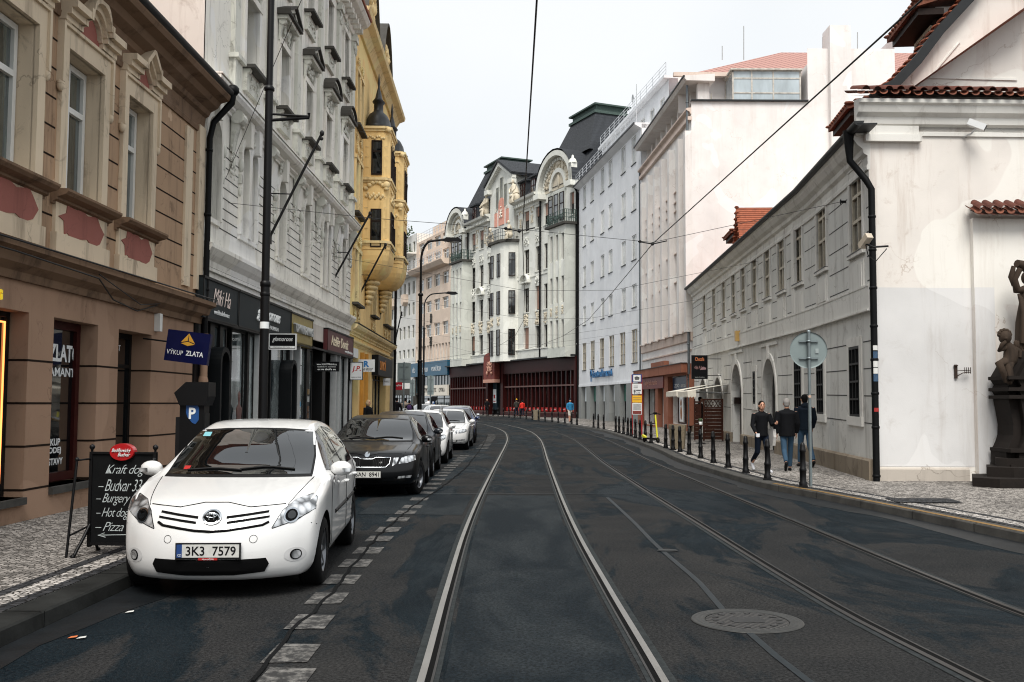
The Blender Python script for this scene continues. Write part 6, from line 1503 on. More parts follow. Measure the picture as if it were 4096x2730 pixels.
near = {2: 'second bollard beyond the one by the walking woman', 3: 'fourth bollard counted from the round sign pole beyond the woman', 4: 'fifth bollard counted from the round sign pole', 5: 'sixth bollard counted from the round sign pole', 6: 'seventh bollard counted from the round sign pole', 7: 'bollard just in front of the concrete planter bin', 8: 'bollard at the near edge of the concrete planter bin', 9: 'bollard just beyond the concrete planter bin', 11: 'first bollard beyond the yellow scooter', 12: 'second bollard beyond the yellow scooter', 13: 'third bollard beyond the yellow scooter', 14: 'bollard beside the red legs of the tram stop sign', 15: 'first bollard beyond the tram stop sign', 16: 'second bollard beyond the tram stop sign', 17: 'third bollard beyond the tram stop sign', 18: 'last of the close-set bollards beyond the tram stop sign', 19: 'nearest of the three bollards before the grey stone piers', 20: 'middle of the three bollards before the grey stone piers', 21: 'farthest of the three bollards before the grey stone piers'}
near[2] = 'third bollard from the round sign pole, just beyond the walking woman'
b0 = make_bollard()
for i, (x, y) in enumerate(BP):
    o = b0 if i == 0 else copy_tree(b0); p = G(x, y, .125); o.location = p
    if i < 22: tag(o, desc.get(i) or near[i], 'bollard', 'black bollards along the right kerb')
    else:
        n = i - 22
        ords = ['nearest', 'second', 'third', 'fourth', 'fifth', 'sixth', 'seventh', 'eighth', 'ninth', 'tenth', 'eleventh', 'twelfth', 'thirteenth', 'fourteenth', 'fifteenth', 'sixteenth', 'farthest']
        tag(o, f'{ords[n]} bollard of the far row in front of the dark red shops', 'bollard', 'black bollards along the right kerb')
    o.rotation_euler = (0, rnd.uniform(-.015, .015), rnd.uniform(-.4, .4))

# round sign seen from behind
M_GALV = simple('galvanised_steel', (128, 138, 140), .45, .6, var=.25, vs=5); M_SIGNB = simple('grey_sign_back', (128, 140, 140), .5, .2, var=.12, vs=3)
p = G(3243, 1946, .13); t = thing('road_sign', 'round grey sign seen from behind on its galvanised pole beside the nearest bollard', 'sign', p)
ds = p.y / F
m = MB(); m.tube([(0, 0, 0), (0, 0, 2.98)], .032, 12); m.lathe([(.034, 0), (.034, .04), (0, .05)], (0, 0, 2.96), 12); m.build('pole', M_GALV, t)
zc = atY(3240, 1401, p.y).z - p.z
m = MB(); m.lathe([(0, .0), (.33, .0), (.35, -.006), (.355, -.02), (.35, .008), (.0, .006)], (0, .07, zc), 40, 0, 'y', False); m.build('sign_disc', M_SIGNB, t)
for dz_ in (-.16, .17):
    m = MB(); m.box(-.18, .18, .03, .06, zc + dz_ - .016, zc + dz_ + .016); m.lathe([(.036, -.02), (.045, -.02), (.045, .02), (.036, .02)], (0, 0, zc + dz_), 12); m.build('clamp', M_GALV, t)
m = MB(); m.box(.13, .19, .052, .058, zc - .06, zc + .03); m.build('sticker', simple('pale_sticker', (150, 160, 160), .5), t); m = MB(); m.lathe([(0, .036), (.03, .036)], (0, -.072, 1.72), 12, 0, 'y'); m.build('sticker', simple('cream_sticker', (190, 160, 140), .5), t)
t.rotation_euler = (0, 0, R(-8))

# manhole cover
m_, nt, b = nm('cast_iron'); g = coords(nt); wv = nt.nodes.new('ShaderNodeTexWave'); wv.wave_type = 'RINGS'; wv.rings_direction = 'Z'; wv.inputs['Scale'].default_value = 3.4; nt.links.new(g, wv.inputs['Vector'])
w2 = nt.nodes.new('ShaderNodeTexWave'); w2.bands_direction = 'DIAGONAL'; w2.inputs['Scale'].default_value = 9; nt.links.new(g, w2.inputs['Vector'])
nt.links.new(mixc(nt, ramp(nt, w2.outputs['Fac'], .3, .6), (.012, .012, .012), (.07, .066, .062)), b.inputs['Base Color']); b.inputs['Roughness'].default_value = .5; b.inputs['Metallic'].default_value = .4
bump(nt, b, w2.outputs['Fac'], 1, .01); M_CAST = m_
p = G(2988, 2486); t = thing('manhole_cover', 'large round cast iron manhole cover with ribbed pattern between the tracks', 'manhole cover', (p.x, p.y, 0)); t.scale = (.9, .9, 1)
m = MB(); m.lathe([(.36, .006), (.37, .012), (.39, .012), (.40, .007), (.41, .012), (.43, .012), (.44, .007), (.45, .012), (.475, .01), (.48, .004)], (0, 0, 0), 48); m.build('rim', simple('worn_iron_rim', (58, 58, 56), .5, .3, var=.4, vs=8), t)
m = MB(); m.lathe([(0, .009), (.34, .009), (.355, .004)], (0, 0, 0), 48); m.build('lid', M_CAST, t)
m = MB()
for k in range(14): a = 2 * math.pi * k / 14; c, s_ = math.cos(a), math.sin(a); m.prism([(.25 * c - .012 * s_, .25 * s_ + .012 * c), (.3 * c - .03 * s_, .3 * s_ + .03 * c), (.3 * c + .03 * s_, .3 * s_ - .03 * c), (.25 * c + .012 * s_, .25 * s_ - .012 * c)], .009, .013, 'z')
m.prism([(-.13, -.1), (.13, -.1), (.15, 0), (.13, .11), (-.13, .11), (-.15, 0)], .009, .012, 'z'); m.build('crest', simple('iron_crest', (34, 34, 34), .5, .2, var=.3), t)
M_IRN2 = simple('small_iron_lid', (34, 36, 36), .5, .4, var=.4)
for x, y, lab in ((2670, 2206, 'small oval valve cover beside the sealed road joint'), (2475, 1824, 'small dark drain lid between the right hand rails, far up the street')):
    p = G(x, y); t = MB(); t.lathe([(0, .012), (.09, .012), (.1, .004)], (0, 0, 0), 20); o = t.build('valve_cover', M_IRN2, None, (p.x, p.y, 0.004)); o.scale = (1.2, .8, 1); tag(o, lab, 'valve cover')

# tall black mast at the kerb with brackets
def mast(px, X, r0, r1, ztop, label, zj=3.3):
    Y = X * F / (px - 2048); t = thing('tram_mast', label, 'mast', (X, Y, .12 + hz(Y))); m = MB()
    m.tube([(0, 0, 0), (0, 0, zj)], r0, 16); m.tube([(0, 0, zj), (0, 0, zj + 3)], r0 * .88, 16); m.tube([(0, 0, zj + 3), (0, 0, ztop)], [r0 * .72, r1], 16)
    m.lathe([(r0 * .9, 0), (r0 * 1.15, .01), (r0 * 1.15, .07), (r0 * .9, .09)], (0, 0, zj), 16); m.lathe([(r0 * .9, 0), (r0 * 1.15, .01), (r0 * 1.15, .05), (r0 * .7, .09)], (0, 0, zj + 3), 16); m.lathe([(r0, 0), (r0 * 1.1, .01), (r0 * 1.1, .04), (r0, .06)], (0, 0, zj - .14), 16)
    m.build('pole', M_BLACK, t); m = MB(); m.lathe([(r0 * 1.02, -.05), (r0 * 1.02, .05)], (0, 0, 2.72 if X > -4 else 1.9), 16); m.build('sticker', M_LETW, t); return t
t = mast(1055, -3.72, .068, .05, 12, 'tall black tram mast standing behind the white hatchback')
m = MB(); m.tube([(0, 0, 5.85), (.62, -.05, 5.88), (.62, -.05, 5.95)], .025, 8); m.tube([(0, 0, 5.95), (.6, -.05, 5.9)], .018, 8); m.build('bracket', M_BLACK, t)
def street_lamp(px, X, hd, reach, label, r0=.12, dirx=1):
    Y = X * F / (px - 2048); t = thing('street_lamp', label, 'street lamp', (X, Y, .12 + hz(Y))); m = MB()
    h0 = hd - 1.0
    m.tube([(0, 0, 0), (0, 0, 3.4)], r0, 12); m.tube([(0, 0, 3.4), (0, 0, h0 * .8)], r0 * .75, 12)
    m.tube([(0, 0, h0 * .8), (0, 0, h0)] + [(dirx * reach * .45 * (1 - math.cos(R(a))), 0, h0 + 1.0 * math.sin(R(a))) for a in range(15, 91, 15)] + [(dirx * reach, 0, hd + .08)], [r0 * .6] * 3 + [r0 * .5] * 6 if 0 else r0 * .5, 10)
    for z in (3.4, h0 * .8): m.lathe([(r0 * .8, 0), (r0 * 1.15, .02), (r0 * 1.15, .1), (r0 * .7, .14)], (0, 0, z), 12)
    m.build('pole', M_BLACK, t)
    m = MB(); m.prism([(dirx * (reach - .1), hd + .02), (dirx * (reach + .1), hd + .17), (dirx * (reach + .7), hd + .15), (dirx * (reach + .85), hd + .02), (dirx * (reach + .75), hd - .02), (dirx * (reach + .2), hd - .03)], -.14, .14, 'y'); m.build('lamp_head', M_BLACK, t)
    m = MB(); m.ball((dirx * (reach + .48), 0, hd - .03), (.26, .12, .07), 12); m.build('lamp_lens', simple('lamp_lens', (170, 176, 180), .3), t); return t
street_lamp(1680, -4.35, 9.2, 1.1, 'nearer black curved-arm street lamp among the parked cars', .11)
street_lamp(1695, -6.7, 9.7, 1.7, 'farther black curved-arm street lamp seen beside the first one', .1)
# parking meters
def meter(px, X, Y, label, s=1.):
    t = thing('parking_meter', label, 'parking meter', (X, Y, .12)); m = MB()
    m.box(-.17, .17, -.12, .12, 0, 1.5); m.build('body', M_BLACK, t)
    m = MB(); m.prism([(-.24, 1.66), (-.16, 1.5), (.2, 1.5), (.24, 1.62), (.24, 1.80), (-.08, 1.80)], -.17, .17, 'y'); m.build('hood', M_BLACK, t)
    m = MB(); m.box(-.23, -.17, -.1, .1, .55, 1.35); m.box(.17, .19, -.11, .08, .5, 1.4); m.build('side_panel', M_IRON, t)
    m = MB(); m.prism([(.75 * a + .01, 1.27 + .78 * (b_ - 1.27)) for a, b_ in [(-.12, 1.57), (.08, 1.57), (.12, 1.53), (.12, 1.33), (.06, 1.26), (.0, 1.28), (-.09, 1.37), (-.12, 1.45)]], -.127, -.12, 'y'); m.build('parking_plate', simple('blue_parking_plate', (28, 74, 132), .4, var=.05), t)
    text_on(t, 'P', .01, -.13, 1.40, M_LETW, height=.145, bold=.03, face='-y'); t.scale = (s, s, s * 1.09); return t
meter(0, -4.16, 13.1, 'black parking meter with blue P plate behind the white hatchback', .93)
meter(0, -5.9, 75, 'far parking meter with blue P plate beyond the street lamp', 1.05)

# A-board
t = thing('blackboard_stand', 'black pavement blackboard with chalk menu and red oval badge', 'menu board', (-3.99, 10.3, .12), R(-4))
M_BB = simple('blackboard', (17, 18, 19), .7, var=.3, vs=4)
m = MB(); m.box(-.33, .33, -.012, .012, .13, 1.03); m.build('board', M_BB, t)
m = MB()
for sx in (-1, 1):
    m.box(sx * .335 - .016, sx * .335 + .016, -.025, .025, .08, 1.05); m.lathe([(.012, 0), (.012, .02), (.028, .04), (.028, .06), (.012, .075), (0, .08)], (sx * .335, 0, 1.05), 10)
m.box(-.33, .33, -.03, .03, .1, .13); m.box(-.33, .33, -.03, .03, 1.03, 1.05); m.build('frame', M_BOL, t)
for sx in (-1, 1):
    for sy in (-1, 1):
        m = MB(); m.tube([(sx * .33, 0, .32), (sx * .34, sy * .10, .2), (sx * .36, sy * .2, .08), (sx * .37, sy * .26, .0)], .017, 8); m.ball((sx * .37, sy * .26, .015), .028, 8); m.build('leg', M_BOL, t)
    m = MB(); m.tube([(sx * .4, -.18, .98), (sx * .44, -.26, .0)], .014, 8); m.ball((sx * .4, -.18, .98), .024, 8); m.tube([(sx * .33, -.0, .98), (sx * .4, -.18, .97)], .01, 6); m.tube([(sx * .33, -.0, .3), (sx * .43, -.24, .22)], .01, 6); m.build('strut', M_BOL, t)
m = MB(); m.lathe([(0, -.05), (.125, -.05), (.13, -.04), (.13, .03), (0, .03)], (0, 0, 0), 28, 0, 'y', False); o = m.build('badge', simple('red_enamel_badge', (168, 26, 30), .3, coat=.5, var=.05), t, (.0, 0, 1.05)); o.scale = (1, 1, .68)
text_on(t, 'Budějovický', 0, -.056, 1.065, M_LETW, width=.2, height=.05, shear=.35, face='-y'); text_on(t, 'Budvar', .03, -.056, 1.025, M_LETW, width=.13, height=.035, shear=.35, face='-y')
M_CH = simple('chalk', (196, 204, 204), .9, var=.2, vs=30)
for s_, x, z, w_, h in (('Kraft dog', .03, .86, .42, .12), ('– Budvar 33c', -.0, .71, .5, .12), ('– Burgery', -.09, .565, .36, .12), ('– Hot dogy', -.075, .42, .38, .12), ('– Pizza', -.12, .29, .3, .09)):
    text_on(t, s_, x, -.0135, z, M_CH, width=w_, height=h, shear=.5, bold=-.012, extrude=.001, face='-y', spacing=.9, name='chalk_writing')
m = MB(); m.tube([(-.24, -.0135, .2), (.3, -.0135, .215)], .004, 5); m.tube([(-.17, -.0135, .225), (-.24, -.0135, .2), (-.16, -.0135, .18)], .004, 5); m.build('chalk_arrow', M_CH, t)

# ------------------------------------------------------------------ signs hanging out over the pavement
def hang(name, px0, px1, py0, py1, label, mat, Xw=-6.1, gap=.12, roll=0., frame=None, box=.08, Y=None, cat='sign'):
    Y = Y or (Xw + gap) * F / (px0 - 2048); w_ = (px1 - px0) / F * Y; h = (py1 - py0) / F * Y; c = atY((px0 + px1) / 2, (py0 + py1) / 2, Y)
    t = thing(name, label, cat, c); t.rotation_euler = (0, roll, 0); m = MB(); m.box(-w_ / 2, w_ / 2, -box / 2, box / 2, -h / 2, h / 2); m.build('panel', mat, t)
    if frame:
        m = MB()
        for a in ((-w_ / 2 - .02, -w_ / 2, -h / 2 - .02, h / 2 + .02), (w_ / 2, w_ / 2 + .02, -h / 2 - .02, h / 2 + .02), (-w_ / 2, w_ / 2, h / 2, h / 2 + .02), (-w_ / 2, w_ / 2, -h / 2 - .02, -h / 2)): m.box(a[0], a[1], -box / 2 - .01, box / 2 + .01, a[2], a[3])
        m.build('frame', frame, t)
    s_ = -1 if Xw < 0 else 1; e = abs(c.x - Xw) + .1
    m = MB()
    for z in ((-h * .35, h * .35) if h > .8 else (h * .1,)): m.tube([(s_ * w_ / 2, 0, z), (s_ * e, 0, z)], .016, 6)
    m.build('bracket', M_IRON, t); return t, w_, h, -box / 2 - .003
def tx(t, s, x, y, z, mat, **k): return text_on(t, s, x, y, z, mat, face='-y', extrude=.002, **k)
M_NAVY = simple('navy_sign', (14, 20, 62), .35, var=.12, coat=.3); M_SBLK = simple('black_sign', (16, 17, 19), .4, var=.1); M_SWHT = simple('white_sign', (218, 220, 220), .4, var=.04)
t, w_, h, y = hang('hanging_sign', 668, 840, 1328, 1453, 'navy hanging sign with gold pyramid, tilted, over the parking meter', M_NAVY, Y=17.0, Xw=-6.22, roll=R(7), box=.12)
M_GLD = simple('gold_emblem', (214, 160, 54), .4, var=.05)
for a, b_, c in (((-.1, -.02), (-.0, -.05), (-.0, .01)), ((.1, -.02), (.0, -.05), (.0, .01)), ((0, .13), (-.1, -.005), (-.008, .02)), ((0, .13), (.1, -.005), (.008, .02))):
    m = MB(); m.prism([(q[0] * 1.2, q[1] * 1.2 + .08) for q in (a, b_, c)], y - .003, y, 'y'); m.build('emblem', M_GLD, t)
tx(t, 'VÝKUP', -.2, y, -.1, M_LETW, width=.28, height=.1); tx(t, 'ZLATA', .14, y, -.1, M_LETW, width=.3, height=.085, bold=.025)
t, w_, h, y = hang('hanging_sign', 1080, 1183, 1339, 1397, 'black hanging sign with white script beside the tall mast', M_SBLK, frame=M_SWHT, gap=.2)
tx(t, 'glamorous', 0, y, h * .14, M_LETW, width=w_ * .8, height=h * .4, shear=.4); m = MB(); m.box(-w_ * .47, w_ * .48, y - .002, y, -h * .46, -h * .3); m.build('white_band', M_SWHT, t); tx(t, 'Opletalova 25 Praha 1', 0, y - .003, -h * .38, M_LETB, width=w_ * .7, height=h * .08)
t, w_, h, y = hang('hanging_sign', 1262, 1354, 1450, 1484, 'small black hanging sign with three lines of white text over the passage', M_SBLK, frame=M_SBLK, gap=.2)
tx(t, 'www.VLASYPRAHA.cz', 0, y, h * .26, M_LETW, width=w_ * .88, height=h * .22); tx(t, 'KADEŘNICTVÍ - KOSMETIKA', 0, y, -h * .03, M_LETW, width=w_ * .8, height=h * .14); tx(t, '«« ve dvoře ««', 0, y, -h * .32, M_LETW, width=w_ * .8, height=h * .24, bold=.02)
t, w_, h, y = hang('hanging_sign', 1402, 1450, 1451, 1519, 'white square hanging sign with red initials in a black frame', M_SWHT, frame=M_SBLK, Xw=-6.1)
tx(t, 'J.P.', .0, y, h * .1, simple('red_initials', (170, 34, 34), .5, var=0), width=w_ * .74, height=h * .38, shear=.15, bold=.02); tx(t, 'MODA DIV DUŠE', 0, y, -h * .36, M_LETB, width=w_ * .8, height=h * .07)
t, w_, h, y = hang('hanging_sign', 1434, 1499, 1439, 1488, 'white hanging sign with blue letter R, behind the sign with red initials', M_SWHT, Xw=-6.1)
tx(t, 'R', .0, y, h * .14, simple('blue_initial', (36, 110, 170), .5, var=0), height=h * .5, bold=.05); tx(t, 'REKA GROUP', .0, y, -h * .27, M_LETB, width=w_ * .8, height=h * .16, bold=.01); tx(t, 'REALITY - HYPOTÉKY', 0, y, -h * .42, M_LETB, width=w_ * .7, height=h * .07)
t, w_, h, y = hang('hanging_sign', 1533, 1561, 1514, 1543, 'small pale grey hanging sign by the end pier of the yellow house', M_SWHT, Xw=-6.2)
tx(t, 'MARLE', 0, y, h * .05, M_LETB, width=w_ * .8, height=h * .24)
t, w_, h, y = hang('hanging_sign', 1576, 1609, 1530, 1561, 'small red hanging sign at the street corner', simple('red_sign', (176, 24, 40), .4, var=.05), Xw=-6.35, Y=53.0)
tx(t, 'TopSun', 0, y, h * .08, M_LETW, width=w_ * .85, height=h * .3, bold=.02)
t, w_, h, y = hang('cafe_sign', 2766, 2830, 1422, 1517, 'black cafe sign with orange name above the cream awning', M_SBLK, Xw=9.25, Y=43.6, box=.1)
tx(t, 'Chocafe', 0, y, h * .34, simple('copper_lettering', (196, 116, 70), .5, var=0), width=w_ * .56, height=h * .16, bold=.01); tx(t, 'Gig 5 bro', -w_ * .02, y, -h * .02, simple('pinkish_lettering', (170, 130, 130), .5, var=0), width=w_ * .6, height=h * .14, shear=.5); tx(t, 'www.chocafe.cz', 0, y, -h * .42, W_ALU, width=w_ * .6, height=h * .04)
m = MB(); m.prism([(.0, -h * .12), (w_ * .38, -h * .1), (w_ * .4, -h * .03), (w_ * .2, h * .02)], y - .002, y, 'y'); m.build('sign_picture', simple('cup_highlight', (150, 120, 124), .5), t)

# flagpoles sloping out from the left-hand fronts
def flagpole(bx_, by_, tx_, ty_, label, Xw=-6.12):
    Y = Xw * F / (bx_ - 2048); a = atY(bx_, by_, Y); b_ = atY(tx_, ty_, Y); t = thing('flagpole', label, 'flagpole', a, 0, 'empty flagpoles on the left house fronts'); d = b_ - a; m = MB(); m.tube([(0, 0, 0), d], .035, 8); m.ball(d, (.06, .06, .08), 8); m.ball(d * .97 + Vector((.03, 0, -.06)), .05, 6); m.build('pole', M_IRON, t)
    m = MB(); q = d * .42; m.tube([q, (-(abs(a.x - Xw)) - .02, 0, q.z + .02)], .016, 6); m.box(-.08, .06, -.06, .06, -.14, .1); m.build('wall_bracket', M_IRON, t)
flagpole(1076, 955, 1288, 534, 'longest empty flagpole, crossing the white stucco front behind the mast')
flagpole(1331, 1125, 1480, 855, 'flagpole near the right end of the white stucco house')
flagpole(1432, 1190, 1542, 980, 'flagpole under the nearer oriel of the yellow house')
flagpole(1517, 1266, 1605, 1095, 'flagpole at the far end of the yellow house', -6.25)
flagpole(1572, 1407, 1606, 1252, 'farthest flagpole, against the far white block', -6.35)

# ------------------------------------------------------------------ overhead line
M_WIRE = simple('contact_wire', (26, 27, 28), .5, .4, var=0)
def wire(name, pts, r_, label, cat, group=None):
    o = Vector(pts[0]); t = MB(); t.tube([Vector(p) - o for p in pts], r_, 5); ob = t.build(name, M_WIRE, None, o); tag(ob, label, cat, group); return ob
def along(cl, ys, z):
    out = []
    for Y in ys:
        q = min(cl, key=lambda p: abs(p.y - Y)); out.append((q.x, q.y, z + hz(q.y)))
    return out
spY = [-5, 22, 34, 46, 58, 68, 80, 93, 108]
wire('contact_wire', along(LC, spY, 5.5), .011, 'overhead tram wire above the left track', 'wire'); wire('contact_wire', along(RC, [-5, 23.7, 34, 46, 58, 68, 80, 93, 108], 5.5), .011, 'overhead tram wire above the right track', 'wire')
def span(name, a, b_, sag, label, ys=None):
    a, b_ = Vector(a), Vector(b_); pts = [a.lerp(b_, k / 12) - Vector((0, 0, sag * 4 * (k / 12) * (1 - k / 12))) for k in range(13)]
    o = wire(name, pts, .008, label, 'wire', 'span wires across the street'); m = MB()
    for k in (0, 12): m.tube([pts[k] - pts[0] - Vector((0, 0, .0)), pts[k] - pts[0] + Vector((0.1 * (1 if k == 0 else -1), 0, 0))], .04, 8)
    m.build('insulator', M_IRON, o); return o
h1 = atY(900, 811, 21.4); h2 = H1.M.translation
hk = H1.p0 + H1.d * H1.U(3366, .12, 808) + H1.n * .12
a1 = atY(2071, 905, 21.8); zz = H1.Z(3366, 808, .12)
def seg_wire(pts, label): o = wire('span_wire', pts, .006, label, 'wire', 'span wires across the street'); m = MB(); m.ball((0, 0, 0), .05, 8); m.build('insulator', M_IRON, o)
seg_wire([h1, tuple((Vector(h1) + Vector((.15, 22, 5.56))) / 2 - Vector((0, 0, .05))), (.15, 22, 5.56), (3.36, 23.7, 5.56), tuple((Vector((hk.x, hk.y, zz)) + Vector((3.36, 23.7, 5.56))) / 2), (hk.x, hk.y, zz)], 'nearest span wire, joining both contact wires to hooks on the two house fronts')
seg_wire([atY(898, 726, 21.3), (-1.3, 11.5, 9.5)], 'steep thin wire rising from the white stucco wall out of the picture')
for (Y, xl, xr_, lab) in ((34, -6.1, 8.6, 'second span wire, crossing above the black parked car'), (46, -6.2, 9.3, 'third span wire, anchored on the long white baroque house'), (58, -6.4, 9.5, 'fourth span wire, anchored on the pilastered block'), (68, -7.5, 8.9, 'fifth span wire, ending at the edge of the pilastered block'), (80, -6.5, 7.3, 'sixth span wire, ending on the smooth white block')):
    L_ = along(LC, [Y], 5.56)[0]; R_ = along(RC, [Y], 5.56)[0]
    seg_wire([(xl, Y - .8, 6.6), (L_[0], L_[1], L_[2]), (R_[0], R_[1], R_[2]), (xr_, Y + .6, 6.7)], lab)
for p_, lab in (((.15, 22), 'wire hanger where the nearest span wire meets the left contact wire'), ((3.36, 23.7), 'wire hanger where the nearest span wire meets the right contact wire')):
    m = MB(); m.tube([(-.35, 0, .06), (0, 0, 0), (.35, 0, .08)], .016, 6); m.ball((0, 0, 0), .04, 8); m.ball((-.3, 0, .06), .04, 6); o = m.build('wire_hanger', M_IRON, None, (p_[0], p_[1], 5.52)); tag(o, lab, 'wire hanger')

# ------------------------------------------------------------------ small signs seen from behind at the far corner
def backsign(px, py0, py1, w_, Y, label, base=None):
    c = atY(px, (py0 + py1) / 2, Y); h = (py1 - py0) / F * Y; t = thing('road_sign', label, 'sign', (c.x, Y, .12 + hz(Y))); z = c.z - t.location.z
    m = MB(); m.tube([(0, 0, 0), (0, 0, z + h / 2 + .05)], .04, 8); m.build('pole', M_GALV, t); m = MB(); m.box(-w_ / 2, w_ / 2, .04, .06, z - h / 2, z + h / 2); m.build('sign_panel', M_SIGNB, t)
    m = MB()
    for q in (-.3, .3): m.box(-w_ * .35, w_ * .35, .02, .04, z + q * h - .02, z + q * h + .02)
    m.build('clamp', M_GALV, t)
backsign(1616, 1452, 1533, .75, 56, 'biggest grey sign back on a pole at the far left corner'); backsign(1649, 1521, 1585, .34, 66, 'narrow grey sign back between the big one and the lamp'); backsign(1722, 1504, 1580, .42, 66, 'narrow grey sign back to the right of the street lamps')

# ------------------------------------------------------------------ tram stop sign
p = G(2548, 1741, .125); t = thing('tram_stop_sign', 'tram stop post with stacked timetable panels on red legs', 'tram stop', p); k_ = p.y / F
M_REDL = simple('red_post_paint', (150, 30, 32), .4, var=.1); M_YLW = simple('yellow_panel', (232, 178, 40), .5, var=.05); M_BLU = simple('blue_panel', (28, 62, 118), .4, var=.05)
def pz(py): return atY(2548, py, p.y).z - p.z
wp = 38 * k_ / 2
m = MB()
for s_ in (-1, 1): m.box(s_ * wp - .03, s_ * wp + .03, -.03, .03, 0, pz(1500))
m.build('red_leg', M_REDL, t)
for (a, b_, mt) in ((1498, 1530, M_BLU), (1536, 1577, M_SWHT), (1583, 1611, M_YLW), (1613, 1659, M_SWHT)):
    m = MB(); m.box(-wp, wp, -.05, -.01, pz(b_), pz(a)); m.build('panel', mt, t)
m = MB(); za, zb = pz(1527), pz(1501); m.box(-wp * .78, wp * .78, -.056, -.05, za, zb); m.build('white_field', M_SWHT, t)
zc = (za + zb) / 2; m = MB(); m.box(-wp * .5, wp * .5, -.062, -.056, zc - .02, zc + .05); m.box(-wp * .4, wp * .4, -.062, -.056, zc - .07, zc - .04); m.box(-wp * .3, wp * .2, -.062, -.056, zc + .07, zc + .085); m.build('tram_symbol', M_LETB, t)
m = MB()
for z_ in (1545, 1552): m.box(-wp * .7, wp * .2, -.056, -.05, pz(z_) - .012, pz(z_) + .012)
m.box(-wp * .7, -wp * .3, -.056, -.05, pz(1570), pz(1560)); m.box(-wp * .2, wp * .8, -.056, -.05, pz(1565), pz(1560))
for q in range(8): m.box(-wp * .8, wp * .8, -.056, -.05, pz(1618 + q * 3) - .006, pz(1618 + q * 3) + .006)
for z_ in (1592, 1600): m.box(-wp * .8, wp * .8, -.056, -.05, pz(z_) - .01, pz(z_) + .01)
m.build('printed_lines', simple('grey_print', (90, 90, 94), .6, var=0), t)
m = MB(); m.box(-wp * .9, wp * .9, -.055, -.05, pz(1657), pz(1644)); m.build('brown_field', simple('brown_print', (120, 50, 44), .6), t); tx(t, '9 15 23', 0, -.057, pz(1574), M_LETB, width=wp * 1.2, height=.09)
# electric scooter
p = G(2607, 1772, .125); t = thing('electric_scooter', 'yellow electric scooter parked upright beside a bollard', 'scooter', (p.x, p.y + .15, p.z), R(25)); M_SCY = simple('yellow_scooter_paint', (226, 220, 60), .35, var=.05, coat=.4)
m = MB(); m.tube([(.02, -.42, .14), (.0, -.3, 1.1)], .035, 10); m.build('stem', M_SCY, t); m = MB(); m.tube([(-.24, -.3, 1.12), (0, -.3, 1.16), (.24, -.3, 1.12)], .02, 8); m.box(-.05, .05, -.34, -.24, 1.12, 1.2); m.build('handlebar', M_BLACK, t)
for y_ in (-.48, .5): m = MB(); m.lathe([(.05, -.025), (.1, -.025), (.115, 0), (.1, .025), (.05, .025)], (0, y_, .115), 16, 0, 'x'); m.build('wheel', M_BLACK, t)
m = MB(); m.box(-.09, .09, -.36, .4, .12, .19); m.build('deck', M_BLACK, t); m = MB(); m.prism([(.38, .15), (.62, .22), (.6, .3), (.4, .24)], -.05, .05, 'x'); m.build('mudguard', M_SCY, t)
# planter bins
M_CONC = simple('washed_concrete', (134, 122, 102), .9, var=.35, vs=12, bumpv=.6)
for x, y, sc, lab in ((2714, 1798, 1., 'beige concrete bin between bollards near the cafe screen'), (2147, 1682, 1., 'far beige concrete bin in front of the dark red shops')):
    p = G(x, y, .125); t = thing('litter_bin', lab, 'litter bin', (p.x, p.y + .2, p.z)); m = MB(); m.lathe([(.22, 0), (.25, .02), (.31, .78), (.31, .84), (.24, .84), (.22, .5), (0, .48)], (0, 0, 0), 8, 0, 'z', False); m.build('bin_body', M_CONC, t); m = MB(); m.lathe([(.245, .78), (.245, .8), (0, .8)], (0, 0, 0), 16); m.build('bin_liner', M_BLACK, t)

# cafe screen, awning and plant pot against the baroque front
Yt = 40.5; x0, x1, xd = atY(2812, 1700, Yt).x, atY(2893, 1700, Yt).x, atY(2778, 1700, Yt).x; z0 = atY(2850, 1764, Yt).z; z1 = atY(2850, 1596, Yt).z
M_WOOD = simple('dark_stained_wood', (60, 34, 25), .6, var=.5, vs=7)
t = thing('timber_screen', 'dark stained timber cafe screen with lattice top under the awning', 'screen', (x0, Yt, z0)); w_ = x1 - x0; h = z1 - z0; m = MB()
for k in range(9): m.box(.06, w_ - .06, -.01, .02, .05 + k * (h * .78 - .05) / 9, .05 + (k + 1) * (h * .78 - .05) / 9 - .012)
m.build('boards', M_WOOD, t); m = MB()
for x in (0, w_ - .06): m.box(x, x + .06, -.03, .04, 0, h)
for z in (h * .78, h - .06): m.box(0, w_, -.02, .03, z, z + .05)
m.build('frame', M_WOOD, t); m = MB(); n = 5; a = h * .81; b_ = h - .06; d = (w_ - .12) / n
for k in range(n):
    for s_ in (0, 1):
        xa, xb = (.06 + k * d, .06 + (k + 1) * d) if s_ else (.06 + (k + 1) * d, .06 + k * d); m.tube([(xa, .0, a), (xb, .0, b_)], .014, 4)
m.build('lattice', M_WOOD, t)
t2 = MB(); 
for k in range(8): t2.box(0, .03, -.0, .02, 0, 0)
t = thing('timber_screen', 'dark timber side screen beside the terracotta shopfront', 'screen', (xd, Yt + .1, z0)); m = MB(); w2_ = x0 - xd - .05
for k in range(9): m.box(0, w2_, -.01, .02, .05 + k * .16, .05 + (k + 1) * .16 - .012)
m.box(0, .05, -.03, .03, 0, h); m.box(w2_ - .05, w2_, -.03, .03, 0, h * .98); m.box(0, w2_, -.02, .03, h * .9, h * .94); m.build('boards', M_WOOD, t)
M_AWN = simple('cream_canvas', (226, 220, 206), .8, var=.15)
